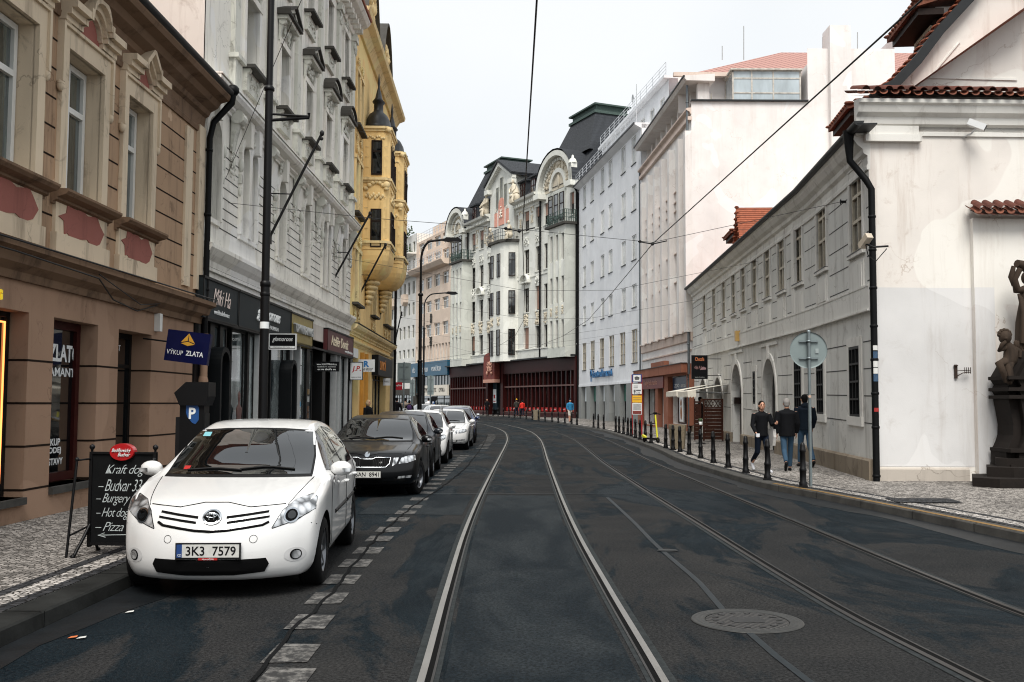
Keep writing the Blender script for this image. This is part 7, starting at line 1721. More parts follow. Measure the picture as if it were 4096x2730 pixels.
for (ya, yb, pxw, pxo, lab) in ((41.6, 44.0, 2892, 2750, 'cream canvas awning with scalloped edge over the timber screen'), (46.0, 49.0, 2850, 2705, 'second cream awning, partly hidden behind the first')):
    aw = atY(pxw, 1538, ya); ao = atY(pxo, 1566, ya); aw.x = 8.2 + .06 * (ya - 27) + .6
    aw = Vector((8.17 + .06 * (ya - 27.05), ya, aw.z)); t = thing('awning', lab, 'awning', aw); dx = ao.x - aw.x; dzz = ao.z - aw.z; L_ = yb - ya
    m = MB(); m.quad((0, 0, 0), (0, L_, 0), (dx, L_, dzz), (dx, 0, dzz)); m.quad((0, 0, -.03), (dx, 0, dzz - .03), (dx, L_, dzz - .03), (0, L_, -.03)); m.build('canvas', M_AWN, t)
    m = MB(); n = 12
    for k in range(n):
        y0_, y1_ = L_ * k / n, L_ * (k + 1) / n; m.add([(dx, y0_, dzz), (dx, y1_, dzz), (dx - .01, y1_, dzz - .2), (dx - .02, (y0_ + y1_) / 2, dzz - .27), (dx - .01, y0_, dzz - .2)], [(0, 1, 2, 3, 4)])
    for k in range(3): m.add([(dx * (1 - k * .07), -.004, dzz * (1 - k * .07)), (dx * (.93 - k * .07), -.004, dzz * (.93 - k * .07)), (dx * (.93 - k * .07), -.004, dzz - .22), (dx * (.965 - k * .07), -.004, dzz - .27), (dx * (1 - k * .07), -.004, dzz - .22)], [(0, 1, 2, 3, 4)])
    m.build('valance', M_AWN, t); m = MB(); m.tube([(0, .2, -.35), (dx * .9, .2, dzz - .02)], .015, 6); m.tube([(0, L_ - .2, -.35), (dx * .9, L_ - .2, dzz - .02)], .015, 6); m.build('folding_arm', W_ALU, t)
c = atY(2802, 1690, 38.5); t = thing('potted_plant', 'small white plant pot on a table beside the timber screen', 'plant pot', c)
m = MB(); m.lathe([(.05, -.1), (.07, .02), (.06, .02), (0, .0)], (0, 0, 0), 12); m.build('pot', M_SWHT, t); m = MB()
for k in range(18): a = k * 2.4; m.ball((.05 * math.cos(a), .05 * math.sin(a), .06 + .012 * (k % 6)), (.03, .03, .035), 5)
m.build('leaves', M_LEAF, t)
t = thing('cafe_table', 'small dark cafe table in front of the timber screen', 'table', (c.x, c.y, hz(38) + .15)); m = MB(); hh = c.z - .1 - t.location.z; m.lathe([(.3, hh - .03), (.3, hh), (0, hh)], (0, 0, 0), 20); m.build('table_top', M_WOOD, t); m = MB(); m.tube([(0, 0, 0), (0, 0, hh - .03)], .025, 8); m.lathe([(.2, 0), (.18, .03), (.03, .05)], (0, 0, 0), 12); m.build('pedestal', M_IRON, t)

# wall cameras, iron bracket
def hgw(px, py, off): u, z = HG.uz(px, py, off); return HG.p0 + HG.d * u + HG.n * off, z
q, z = hgw(3905, 500, .35); t = thing('security_camera', 'white box security camera high on the gable wall', 'security camera', (q.x, q.y, z)); m = MB(); m.box(-.17, .19, -.07, .07, -.065, .065); o = m.build('housing', M_SWHT, t); o.rotation_euler = (0, R(28), R(-25)); m = MB(); m.box(.19, .2, -.055, .055, -.05, .05); o = m.build('lens', M_BLACK, t); o.rotation_euler = (0, R(28), R(-25))
m = MB(); m.tube([(0, 0, -.06), (-.06, .1, -.16), (-.1, .34, -.16)], .02, 8); m.lathe([(.05, 0), (.05, .03)], (-.1, .32, -.16), 10, 0, 'y'); m.build('bracket', M_SWHT, t)
q = H1.p0 + H1.d * H1.U(3462, .4, 965) + H1.n * .4; z = H1.Z(3462, 965, .4); t = thing('security_camera', 'beige security camera on an arm beside the corner drainpipe', 'security camera', (q.x, q.y, z)); m = MB(); m.box(-.07, .07, -.16, .16, -.06, .06); o = m.build('housing', simple('beige_housing', (190, 178, 160), .5), t); o.rotation_euler = (R(-35), 0, R(15)); m = MB(); m.tube([(0, 0, -.05), (.15, 0, -.12), (.45, 0, -.1)], .02, 8); m.tube([(0, 0, -.05), (.05, 0, -.3), (.2, 0, -.4), (.42, 0, -.15)], .01, 6); m.build('bracket', M_IRON, t)
q, z = hgw(3822, 1490, .02); t = thing('iron_torch_bracket', 'small wrought iron bracket on the grey painted wall', 'bracket', (q.x, q.y, z)); m = MB(); m.box(-.03, .03, -.03, .0, -.13, .13); m.lathe([(0, 0), (.05, .01), (.03, .04)], (0, -.02, .12), 8); m.tube([(.02, -.03, -.08), (.1, -.1, -.02), (.2, -.1, .0), (.27, -.1, .0)], .01, 6); m.tube([(.02, -.03, .03), (.27, -.1, .04)], .008, 6)
for k in range(4): m.tube([(.15 + .04 * k, -.1, -.03), (.15 + .04 * k, -.1, .1)], .008, 5)
m.build('ironwork', simple('rusty_iron', (60, 44, 36), .7, .3, var=.4), t)

# baroque shrine at the right edge: steps, tapering pedestal, cherub and saint
M_SAND = plaster('black_crusted_sandstone', (62, 51, 42), (12, 10, 9), 1.); M_SAND2 = plaster('dark_sandstone', (32, 27, 24), (8, 7, 7), .9)
Ys = 20.3; bq_ = atY(4096, 1700, Ys); t = thing('stone_shrine', 'dark sandstone shrine on steps with a cherub on its shoulder, at the right edge', 'statue', (bq_.x + .75, Ys - .0, .13)); xc = 0
def lx(px, Y=Ys): return atY(px, 1500, Y).x - t.location.x
def lz(py, Y=Ys): return atY(4000, py, Y).z - .13
for k, (pxl, zt_, dpt) in enumerate(((3878, .17, 1.25), (3936, .36, .9), (3972, .52, .6))):
    m = MB(); m.prism([(lx(pxl, Ys + .2), .2), (lx(pxl + 2, Ys - dpt * .7), -dpt * .7), (lx(pxl + 110, Ys - dpt), -dpt), (1.6, -dpt), (1.6, .2)], 0 if k == 0 else (.17, .36)[k - 1], zt_, 'z'); m.build('step', M_SAND2, t)
prof = [(4060, 1905), (3983, 1862), (3983, 1800), (3992, 1790), (4002, 1770), (4012, 1740), (4014, 1700), (4005, 1640), (3998, 1600), (4002, 1580), (3990, 1560), (4002, 1540), (3985, 1515), (4000, 1490), (4030, 1440), (4060, 1410), (4110, 1395)]
P_ = [(lx(a), lz(b_)) for a, b_ in prof]; P_ = [(x, z) for x, z in P_]
full = P_ + [(-x, z) for x, z in P_[::-1] if x < 0]
m = MB(); m.prism(full, -.35, .3, 'y'); m.prism([(x * .86, z * .97 + .03) for x, z in full], -.5, .3, 'y')
for z_ in (lz(1862), lz(1800), lz(1560), lz(1515), lz(1590)): m.box(lx(3980), -lx(3980), -.56, .3, z_ - .03, z_ + .04)
for k in range(14): rr = random.Random(k); m.ball((rr.uniform(-.5, .5), -.5, rr.uniform(.9, 2.4)), (.09, .08, .12), 8)
m.build('pedestal', M_SAND2, t)
m = MB(); m.box(-.3, .3, -.54, -.49, lz(1780), lz(1620)); m.build('niche', simple('rusty_niche', (84, 40, 22), .7, var=.6), t)
def blobfig(name, base, s_, mat, kind):
    m = MB()
    if kind == 'cherub':
        m.ball((0, 0, .78), (.13, .14, .15), 12); m.ball((-.02, -.08, .76), (.07, .06, .06), 8)
        for k in range(12): a = k * .55; m.ball((.12 * math.cos(a), .02, .84 + .1 * math.sin(a) * (1 if math.sin(a) > 0 else .3)), .05, 6)
        m.tube([(.03, 0, .66), (.12, 0, .5), (.1, 0, .3), (-.02, -.02, .2)], [.07, .15, .15, .14], 12); m.tube([(.0, -.02, .56), (-.16, -.06, .5), (-.12, -.1, .62), (-.04, -.12, .68)], [.06, .05, .045, .04], 8)
        m.tube([(.2, 0, .54), (.3, -.02, .48), (.28, -.05, .34)], [.06, .055, .04], 8); m.tube([(-.02, -.04, .24), (-.2, -.12, .2), (-.12, -.14, 0), (-.06, -.12, -.2)], [.11, .09, .07, .05], 10); m.tube([(.06, -.04, .22), (-.02, -.14, .1), (.05, -.12, -.15), (-.02, -.18, -.22)], [.11, .09, .06, .05], 10)
        for k in range(7): m.ball((.26 + .05 * k, .05, .6 - .015 * k * k + .04), (.06, .03, .09), 8)
    else:
        m.tube([(0, 0, 0), (0, 0, .6), (.04, 0, 1.0), (.0, 0, 1.35)], [.34, .3, .26, .18], 14); m.ball((-.06, -.04, 1.58), (.12, .14, .16), 12)
        m.tube([(-.1, 0, 1.32), (-.3, -.05, 1.3), (-.36, -.08, 1.55), (-.24, -.1, 1.78)], [.1, .09, .07, .06], 8); m.tube([(-.3, -.08, 1.9), (-.1, 0, 1.86), (.1, .02, 1.7)], [.09, .12, .1], 8); m.tube([(-.36, -.05, 1.84), (-.42, -.05, 1.6), (-.36, -.02, 1.4)], [.05, .07, .04], 8)
        for k in range(12): m.tube([(-.32 + .03 * k, -.16, 1.2 - .04 * k), (-.28 + .04 * k, -.26, .8 - .05 * k), (-.3 + .05 * k, -.22, .1)], [.03, .045, .05], 6)
    o = m.build(name, mat, t, base); o.scale = (s_, s_, s_)
blobfig('cherub', (lx(3995), -.3, lz(1500) + .02), (lz(1328) - lz(1500)) / .93 * .98, M_SAND, 'cherub'); blobfig('saint_figure', (lx(4100) + .08, -.1, lz(1395)), (lz(1045) - lz(1395)) / 1.98, M_SAND, 'saint')
# litter, puddles by the kerb
for k, (x, y, c, lab) in enumerate(((290, 2556, (200, 110, 60), 'orange scrap of litter in the left gutter'), (325, 2558, (200, 200, 196), 'white scrap of litter beside the orange one'), (518, 2454, (210, 210, 206), 'white scrap of litter on the road before the white hatchback'))):
    p = G(x, y); m = MB(); m.add([(-.03, -.02, 0), (.035, -.015, .008), (.03, .02, .012), (-.02, .025, .004)], [(0, 1, 2, 3)]); o = m.build('litter', simple('litter_%s' % ('orange', 'white', 'pale')[k], c, .7, var=0), None, (p.x, p.y, .008)); tag(o, lab, 'litter')
# pigeon
p = G(1963, 1681); t = MB(); t.ball((0, 0, .12), (.06, .13, .06), 10); t.ball((0, -.12, .2), (.03, .035, .035), 8); t.tube([(0, -.08, .14), (0, -.12, .19)], .03, 6); t.prism([(-.03, .1), (.03, .1), (.04, .26), (-.04, .26)], .1, .12, 'z'); t.tube([(-.02, 0, .07), (-.02, 0, 0)], .008, 4); t.tube([(.02, 0, .07), (.02, 0, 0)], .008, 4); t.tube([(0, -.15, .2), (0, -.18, .195)], [.01, .003], 5)
o = t.build('pigeon', simple('pigeon_grey', (58, 60, 66), .7, var=.3), None, p, (0, 0, R(60))); tag(o, 'grey pigeon walking on the road before the far pavement', 'pigeon')
# =================================================================== cars
def paint(name, col, var=.03, met=0.):
    m, nt, b = nm(name); c = lin(col)
    sp_ = ramp(nt, noise(nt, 38, 4, coords(nt), .8), .66, .74, 0, .35 if sum(c) > .1 else .04)
    nt.links.new(mixc(nt, sp_, mixc(nt, noise(nt, 1.5, 4, coords(nt)), c, tuple(v * (1 - var) for v in c)), (.12, .11, .10)), b.inputs['Base Color'])
    b.inputs['Roughness'].default_value = .3; b.inputs['Specular IOR Level'].default_value = .5 if sum(c) > .1 else .2; b.inputs['Metallic'].default_value = met; b.inputs['Coat Weight'].default_value = 1 if sum(c) > .1 else .35; b.inputs['Coat Roughness'].default_value = .03; return m
M_PW = paint('white_car_paint', (222, 222, 221)); M_PK = paint('black_car_paint', (10, 11, 13)); M_PG = paint('dark_grey_car_paint', (38, 42, 48), met=.3); M_PB = paint('dark_blue_car_paint', (22, 42, 84), met=.3); M_PS = paint('silver_car_paint', (168, 172, 176), met=.5)
M_CG = glassm('car_glass', (7, 9, 10), rough=.02); M_TRIM = simple('black_plastic_trim', (8, 8, 9), .55, var=.2, spec=.3); M_TYRE = simple('tyre_rubber', (9, 9, 10), .9, var=.3, spec=.2); M_RIM = simple('alloy_wheel', (120, 122, 126), .32, .9, var=.15); M_CHR = simple('chrome', (200, 204, 208), .12, 1., var=0)
M_DRK = simple('dark_recess', (4, 4, 5), .8, var=0)
def lampm():
    m, nt, b = nm('clear_headlamp'); v = nt.nodes.new('ShaderNodeTexVoronoi'); v.inputs['Scale'].default_value = 14; nt.links.new(coords(nt, scale=(1, 1, .6)), v.inputs['Vector'])
    nt.links.new(mixc(nt, ramp(nt, v.outputs['Distance'], .3, .75), (.8, .82, .84), (.12, .125, .13)), b.inputs['Base Color']); b.inputs['Metallic'].default_value = .6; b.inputs['Roughness'].default_value = .18; b.inputs['Coat Weight'].default_value = 1; b.inputs['Coat Roughness'].default_value = .02; bump(nt, b, v.outputs['Distance'], .7, .02); return m  # pale and dark cells paint reflections into the lens colour
M_LAMP = lampm()
def resample(pts, step):
    out = []
    for p, q in zip(pts, pts[1:] + pts[:1]):
        p, q = Vector(p), Vector(q); n = max(1, int((q - p).length / step))
        for k in range(n): out.append(p.lerp(q, k / n))
    return out
def smoothp(pts, step=.07):
    """closed profile through pts, corners softened"""
    q = resample(pts, step)
    for _ in range(3): q = [(q[i - 1] + q[i] * 2 + q[(i + 1) % len(q)]) / 4 for i in range(len(q))]
    return q
class Car:
    def __init__(s, label, pos, rz, prof, L, W, belt, tum, wb, wr, body, group=None, fc=.26):
        s.L, s.W, s.wb, s.wr = L, W, wb, wr
        s.t = thing('parked_car', label, 'car', pos, rz, None if 'side street' in label else 'cars parked along the left kerb')
        P = smoothp(prof); N = len(P)
        zt = max(p[1] for p in P)
        def Wf(y, z):
            w = W * (1 - .03 * max(0, (.45 - z) / .3) ** 2)
            if z > belt: w -= (z - belt) * tum + .03 * min(1, (z - belt) / .05)
            if y < .8: w *= 1 - .13 * ((.8 - y) / .8) ** 2
            if y > L - .7: w *= 1 - .10 * ((y - L + .7) / .7) ** 2
            return w
        ts = [-1, -.93, -.8, -.6, -.35, 0, .35, .6, .8, .93, 1]; ss = [.05, .12, .22, .36, .52, .68]
        cols = [('s', -1, q) for q in ss[::-1]] + [('t', 0, q) for q in ts] + [('s', 1, q) for q in ss]
        vs = []
        for p in P:
            S = Vector((min(max(p[0], .55), L - .5), .64))
            for k, sg, q in cols:
                if k == 't': y, z = p; x = Wf(y, z) * .9 * q; a = abs(q) * .9; z -= .022 * abs(q) ** 3 * (1 if z > .6 else -.5)
                else:
                    yz = p.lerp(S, q); y, z = yz; x = sg * Wf(y, z) * (1 - .1 * (1 - min(1, q / .3)) ** 2); a = abs(x) / max(.1, Wf(y, z)) * (1 - q * .35)
                fr = max(0, 1 - y / 1.25) if y < 1.25 else 0
                wsh = .10 * max(0, 1 - abs(y - 1.5) / .8) if z > belt else 0
                rr = max(0, (y - L + 1.0)) / 1.0
                vs.append((x, y + (fc * fr + wsh) * a ** 2.6 - .2 * rr * a ** 2.6, z))
        C = len(cols); fs = []
        for i in range(N):
            for c in range(C - 1): j = (i + 1) % N; fs.append((i * C + c, i * C + c + 1, j * C + c + 1, j * C + c))
        fs.append([i * C for i in range(N)]); fs.append([i * C + C - 1 for i in range(N - 1, -1, -1)])
        me = bpy.data.meshes.new('body'); me.from_pydata(vs, [], fs)
        bm = bmesh.new(); bm.from_mesh(me); bmesh.ops.triangulate(bm, faces=[f for f in bm.faces if len(f.verts) > 4]); bmesh.ops.recalc_face_normals(bm, faces=bm.faces); bm.to_mesh(me); bm.free()
        s.bvh = BVHTree.FromPolygons([v.co.copy() for v in me.vertices], [tuple(p.vertices) for p in me.polygons])
        me.materials.append(body); me.materials.append(M_DRK)
        o = bpy.data.objects.new('body', me); COL.objects.link(o)
        cut = MB(); s.yw = (wb[0], wb[0] + wb[1])
        for y in s.yw:
            for sx in (-1, 1): cut.lathe([(0, -.3), (wr + .055, -.3), (wr + .055, .3), (0, .3)], (sx * (W - .02), y, wr), 36, 0, 'x', False)
        co = cut.build('cutter', [M_DRK]); cm = co.data; cm.materials.clear(); cm.materials.append(M_DRK)
        bm = bmesh.new(); bm.from_mesh(cm); bmesh.ops.remove_doubles(bm, verts=bm.verts, dist=1e-5); bmesh.ops.recalc_face_normals(bm, faces=bm.faces); bm.to_mesh(cm); bm.free()
        md = o.modifiers.new('b', 'BOOLEAN'); md.operation = 'DIFFERENCE'; md.object = co; md.solver = 'EXACT'; md.material_mode = 'TRANSFER'
        bpy.context.view_layer.update()
        nme = bpy.data.meshes.new_from_object(o.evaluated_get(bpy.context.evaluated_depsgraph_get())); nme.name = 'body'
        bpy.data.objects.remove(o); bpy.data.objects.remove(co)
        nme.polygons.foreach_set('use_smooth', [True] * len(nme.polygons)); nme.set_sharp_from_angle(angle=R(38))
        obj('body', nme, s.t)
    def hit(s, ax, a, b):
        if ax == 'f': h = s.bvh.ray_cast(Vector((a, -4, b)), Vector((0, 1, 0)))
        elif ax == 't': h = s.bvh.ray_cast(Vector((a, b, 4)), Vector((0, 0, -1)))
        else: sg = 1 if ax == 'r' else -1; h = s.bvh.ray_cast(Vector((4 * sg, a, b)), Vector((-sg, 0, 0)))
        if h[0] is None: return None, None
        n = h[1]; d = {'f': Vector((0, -1, 0)), 't': Vector((0, 0, 1)), 'r': Vector((1, 0, 0)), 'l': Vector((-1, 0, 0))}[ax]
        if n.dot(d) < 0: n = -n
        return h[0], n
    def patch(s, name, pts, ax, mat, off=.004, rings=5, parent=None, step=.04):
        q = resample([Vector(p) for p in pts], step); c = sum(q, Vector((0, 0))) / len(q); n = len(q); vs = []
        for r_ in range(rings + 1):
            f = 1 - r_ / (rings + .0) if r_ < rings else 0
            for p in q:
                u = c.lerp(p, f if f > 0 else .02); h, nn = s.hit(ax, u.x, u.y)
                if h is None: h, nn = (vs[-1][1] if vs else Vector((0, 0, 0))), Vector((0, 0, 1))
                vs.append((h + nn * off, h))
        fs = [(r_ * n + i, r_ * n + (i + 1) % n, (r_ + 1) * n + (i + 1) % n, (r_ + 1) * n + i) for r_ in range(rings) for i in range(n)]
        m = MB(); m.add([v[0] for v in vs], fs, 0, True); return m.build(name, mat, parent or s.t)
    def line(s, pts, ax, r_=.004, mat=None, name='panel_gap', mb=None):
        out = []
        for p, q in zip(pts, pts[1:]):
            n = max(1, int(math.hypot(q[0] - p[0], q[1] - p[1]) / .05))
            for k in range(n + (q is pts[-1])): h, nn = s.hit(ax, p[0] + (q[0] - p[0]) * k / n, p[1] + (q[1] - p[1]) * k / n); out.append(h + nn * .0005) if h is not None else None
        m = mb or MB()
        if len(out) > 1: m.tube(out, r_, 5)
        return m if mb is not None else m.build(name, mat or M_DRK, s.t)
    def both(s, name, pts, mat, **k):
        for sg in (-1, 1): s.patch(name, [(sg * a, b) for a, b in pts], 'f', mat, **k)
    def sides(s, name, pts, mat, **k):
        for ax in 'lr': s.patch(name, pts, ax, mat, **k)
    def wheels(s, spokes=7, steer=0):
        for y in s.yw:
            for sx in (-1, 1):
                w = bpy.data.objects.new('wheel', None); COL.objects.link(w); w.parent = s.t; w.location = (sx * (s.W - .115), y, s.wr)
                if y == s.yw[0]: w.rotation_euler = (0, 0, steer)
                r_ = s.wr; m = MB(); m.lathe([(r_ * .64, -.1), (r_ * .9, -.105), (r_ * .985, -.085), (r_, -.06), (r_, .06), (r_ * .985, .085), (r_ * .9, .105), (r_ * .64, .1)], (0, 0, 0), 32, 0, 'x')
                m.build('tyre', M_TYRE, w); m = MB(); m.lathe([(r_ * .64, sx * .095), (r_ * .6, sx * .085), (r_ * .58, sx * .0)], (0, 0, 0), 28, 0, 'x')
                for k in range(spokes):
                    a = 2 * math.pi * k / spokes; c, q = math.cos(a), math.sin(a)
                    m.add([(sx * .07, r_ * .1 * c - .035 * q, r_ * .1 * q + .035 * c), (sx * .07, r_ * .1 * c + .035 * q, r_ * .1 * q - .035 * c), (sx * .085, r_ * .61 * c + .02 * q, r_ * .61 * q - .02 * c), (sx * .085, r_ * .61 * c - .02 * q, r_ * .61 * q + .02 * c)], [(0, 1, 2, 3)])
                m.lathe([(0, sx * .085), (r_ * .14, sx * .08), (r_ * .16, sx * .05)], (0, 0, 0), 14, 0, 'x'); m.build('rim', M_RIM, w); m = MB(); m.lathe([(0, sx * .02), (r_ * .58, sx * .02)], (0, 0, 0), 20, 0, 'x'); m.build('hub', M_DRK, w)
    def mirrors(s, y, z, mat):
        for sx in (-1, 1):
            m = MB(); x = s.W + .06; m.ball((sx * x, y, z), (.11, .075, .075), 14); o = m.build('wing_mirror', mat, s.t); m = MB(); m.tube([(sx * (s.W - .1), y + .02, z - .07), (sx * (s.W + .02), y, z - .04)], .025, 8); m.build('mirror_arm', M_TRIM, o); m = MB(); m.box(min(sx * (x + .02), sx * (x + .1)), max(sx * (x + .02), sx * (x + .1)), y - .078, y - .06, z - .03, z + .005); m.build('indicator', M_LAMP, o)
    def plate(s, txt, z, extra=None, w=.52):
        h, n = s.hit('f', 0, z); y = h.y - .012; m = MB(); m.box(-w / 2 - .012, w / 2 + .012, y - .004, y + .02, z - .07, z + .068); p = m.build('number_plate', M_TRIM, s.t)
        m = MB(); m.box(-w / 2 + .045, w / 2, y - .009, y - .004, z - .052, z + .056); m.build('plate_face', simple('dirty_plate_white', (205, 205, 200), .5, var=.2, vs=20), p); m = MB(); m.box(-w / 2, -w / 2 + .045, y - .009, y - .004, z - .052, z + .056); m.build('eu_strip', M_BLU, p)
        text_on(p, txt, .025, y - .0105, z + .002, M_LETB, width=w * .8, height=.078, bold=.012, extrude=.001, face='-y'); text_on(p, 'CZ', -w / 2 + .023, y - .0105, z - .033, M_LETW, width=.028, height=.018, extrude=.001, face='-y')
        return p, y
def detail(c, wsh, sw, lamp, plate, zp, mir, body, doors, spokes=7, steer=0, handle=None, rear=None, hood=None):
    c.patch('windscreen', [(x, z) for x, z in wsh] + [(-x, z) for x, z in wsh[::-1]], 'f', M_TRIM, off=.003, rings=10)
    q = [(x * .965, z + (.02 if z < 1.2 else -.018)) for x, z in wsh]; c.patch('windscreen_glass', q + [(-x, z) for x, z in q[::-1]], 'f', M_CG, off=.006, rings=12)
    for w_ in sw: c.sides('side_window', w_, M_CG, off=.004)
    c.both('headlamp', lamp, M_LAMP, off=.006, rings=6, step=.03); cx = sum(p[0] for p in lamp) / len(lamp); cz = sum(p[1] for p in lamp) / len(lamp)
    m = MB()
    for sg in (-1, 1): c.line([(sg * a, b) for a, b in lamp + lamp[:1]], 'f', .006, mb=m)
    m.build('lamp_seal', M_DRK, c.t)
    m = MB()
    for ax in 'lr':
        for d in doors: c.line(d, ax, .0045, mb=m)
    if hood: c.line(hood, 'f', .006, mb=m)
    for sg in (-1, 1): c.line([(sg * (wsh[0][0] + .02), wsh[0][1]), (sg * (lamp[1][0] + .03), lamp[1][1] + .04)], 'f', .004, mb=m)
    m.build('panel_gap', M_DRK, c.t)
    c.wheels(spokes, steer); c.mirrors(mir[0], mir[1], body)
    m = MB()
    if handle:
        for sx, ax in ((-1, 'l'), (1, 'r')):
            for y, z in handle:
                h, n = c.hit(ax, y, z); m = MB(); m.tube([h + Vector((0, -.08, 0)), h + Vector((sx * .035, -.05, 0)), h + Vector((sx * .035, .06, 0)), h + Vector((0, .08, 0))], .014, 8); m.build('door_handle', body, c.t)
    # wipers
    m = MB(); z0 = wsh[0][1] + .03
    for a, b_, e in ((-.5, .02, .035), (.0, .52, .05)):
        pts = []
        for k in range(6): h, n = c.hit('f', a + (b_ - a) * k / 5, z0 + e * (1 - abs(k - 2.5) / 5)); pts.append(h + n * .015) if h is not None else None
        m.tube(pts, .009, 5)
    m.build('wiper', M_TRIM, c.t)
    m = MB(); m.box(-c.W * .8, c.W * .8, .5, c.L - .4, .16, .26); m.build('underbody', M_DRK, c.t)
    if plate: return c.plate(plate, zp)
def strip_(c, x0, x1, za, zb, mat, name, sag=0, off=.005):
    n = 10; top = [(x0 + (x1 - x0) * k / n, za - sag * (1 - (2 * k / n - 1) ** 2)) for k in range(n + 1)]; bot = [(x0 + (x1 - x0) * k / n, zb - sag * (1 - (2 * k / n - 1) ** 2)) for k in range(n, -1, -1)]
    m = MB(); T = [c.hit('f', *p) for p in top]; B_ = [c.hit('f', *p) for p in bot[::-1]]
    v = [h + q * off for h, q in T] + [h + q * off for h, q in B_]; m.add(v, [(k, k + 1, n + 2 + k, n + 1 + k) for k in range(n)], 0, True); return m.build(name, mat, c.t)
# --- the white hatchback
HB = [(.1, .15), (.02, .17), (-.01, .25), (-.01, .42), (.02, .58), (.07, .68), (.14, .76), (.35, .84), (.75, .93), (1.08, .99), (1.2, 1.03), (1.6, 1.26), (1.95, 1.42), (2.3, 1.49), (2.7, 1.51), (3.2, 1.48), (3.7, 1.38), (3.95, 1.2), (4.1, .98), (4.18, .75), (4.2, .4), (4.1, .26), (2.1, .2)]
c = Car('white hatchback with plate 3K3 7579, nearest of the parked cars', (-2.56, 8.52, 0), R(3.2), HB, 4.2, .875, .96, .52, (.86, 2.6), .315, M_PW, fc=.33)
pl, py_ = detail(c, [(.70, .975), (.68, 1.15), (.6, 1.395), (.3, 1.415), (0, 1.42)], [[(1.38, 1.02), (1.75, 1.24), (2.05, 1.38), (2.5, 1.425), (2.52, 1.0)], [(2.6, 1.0), (2.58, 1.425), (3.1, 1.4), (3.35, 1.3), (3.62, 1.08), (3.5, 1.01)]],
    [(.50, .60), (.57, .74), (.66, .82), (.78, .855), (.822, .83), (.825, .74), (.68, .655)], '3K3  7579', .43, (1.5, 1.03), M_PW, [[(1.32, .98), (1.28, .7), (1.3, .3)], [(2.56, 1.42), (2.56, .3)], [(3.62, 1.02), (3.3, .7), (3.15, .45)]], 7, 0, [(2.4, .84), (3.25, .86)], hood=[(-.58, .79), (-.3, .775), (-.1, .81), (.1, .81), (.3, .775), (.58, .79)])
m = MB(); m.box(-.08, .08, py_ - .0075, py_ - .004, .355, .372); m.build('dealer_strip', M_RED, pl); text_on(pl, 'AutoESA', 0, py_ - .009, .3635, M_LETW, width=.1, height=.012, extrude=.001, shear=.2, face='-y')
for sg in (-1, 1):
    cxl, czl = .64, .695
    for r_, mt, of, nm_ in ((.062, M_CHR, .009, 'lamp_ring'), (.048, M_DRK, .012, 'lamp_bowl'), (.032, M_CG, .016, 'projector')): c.patch(nm_, [(sg * (cxl + r_ * math.cos(a / 8 * math.pi)), czl + r_ * math.sin(a / 8 * math.pi)) for a in range(16)], 'f', mt, off=of, rings=2)
    c.patch('fog_surround', [(sg * (.685 + .085 * math.cos(a / 8 * math.pi)), .365 + .062 * math.sin(a / 8 * math.pi)) for a in range(16)], 'f', simple('grey_white_recess', (200, 200, 200), .5, var=.1), off=.003, rings=3)
    for r_, mt, of, nm_ in ((.046, M_DRK, .006, 'fog_bowl'), (.036, M_LAMP, .01, 'fog_lamp')): c.patch(nm_, [(sg * (.69 + r_ * math.cos(a / 8 * math.pi)), .365 + r_ * math.sin(a / 8 * math.pi)) for a in range(16)], 'f', mt, off=of, rings=2)
    for z0, z1, xa, xb in ((.725, .702, .12, .46), (.684, .662, .13, .47)):
        c.patch('grille_slot', [(sg * xa, z0 - .02), (sg * xb, z0 + .02), (sg * xb, z1 + .026), (sg * xa, z1 - .016)], 'f', M_DRK, off=.005, rings=2)
    c.line([(sg * .0, .585), (sg * .14, .592), (sg * .42, .63), (sg * .47, .655)], 'f', .012, M_DRK, 'grille_gap')
    c.line([(sg * (.36 + .032 * math.cos(R(a))), .52 + .032 * math.sin(R(a))) for a in range(0, 361, 30)], 'f', .0025, M_TRIM, 'tow_cover')
    c.line([(sg * .8, .62), (sg * .84, .6)], 'f', .003)
c.patch('lower_intake', [(-.46, .36), (-.2, .355), (.2, .355), (.46, .36), (.485, .31), (.45, .245), (.2, .225), (-.2, .225), (-.45, .245), (-.485, .31)], 'f', M_DRK, off=.012, rings=14, step=.03)
for a_, mt, of, nm_ in ((1.0, M_CHR, .012, 'badge'), (.78, M_DRK, .016, 'badge_field')): c.patch(nm_, [(.082 * a_ * math.cos(k / 10 * math.pi), .695 + .057 * a_ * math.sin(k / 10 * math.pi)) for k in range(20)], 'f', mt, off=of + .006, rings=5)
m = MB(); h, n = c.hit('f', 0, .695); yb = h.y - .024
for rx, rz_, zc in ((.066, .045, .0), (.022, .043, .0), (.045, .016, .02)): m.tube([(rx * math.cos(k / 10 * math.pi), yb - .01, .697 + zc + rz_ * math.sin(k / 10 * math.pi)) for k in range(21)], .007, 6, 0, False)
m.build('badge_mark', M_CHR, c.t)
for ax in 'lr': c.line([(1.55, .60), (2.5, .615)], ax, .022, M_TRIM, 'rub_strip'); c.line([(2.62, .615), (3.25, .64)], ax, .022, M_TRIM, 'rub_strip')
m = MB(); c.patch('toll_sticker', [(-.52, 1.33), (-.44, 1.33), (-.44, 1.37), (-.52, 1.37)], 'f', simple('teal_sticker', (120, 180, 190), .4, var=0), off=.009, rings=1); c.patch('red_sticker', [(-.55, 1.03), (-.49, 1.03), (-.49, 1.06), (-.55, 1.06)], 'f', M_RED, off=.009, rings=1)
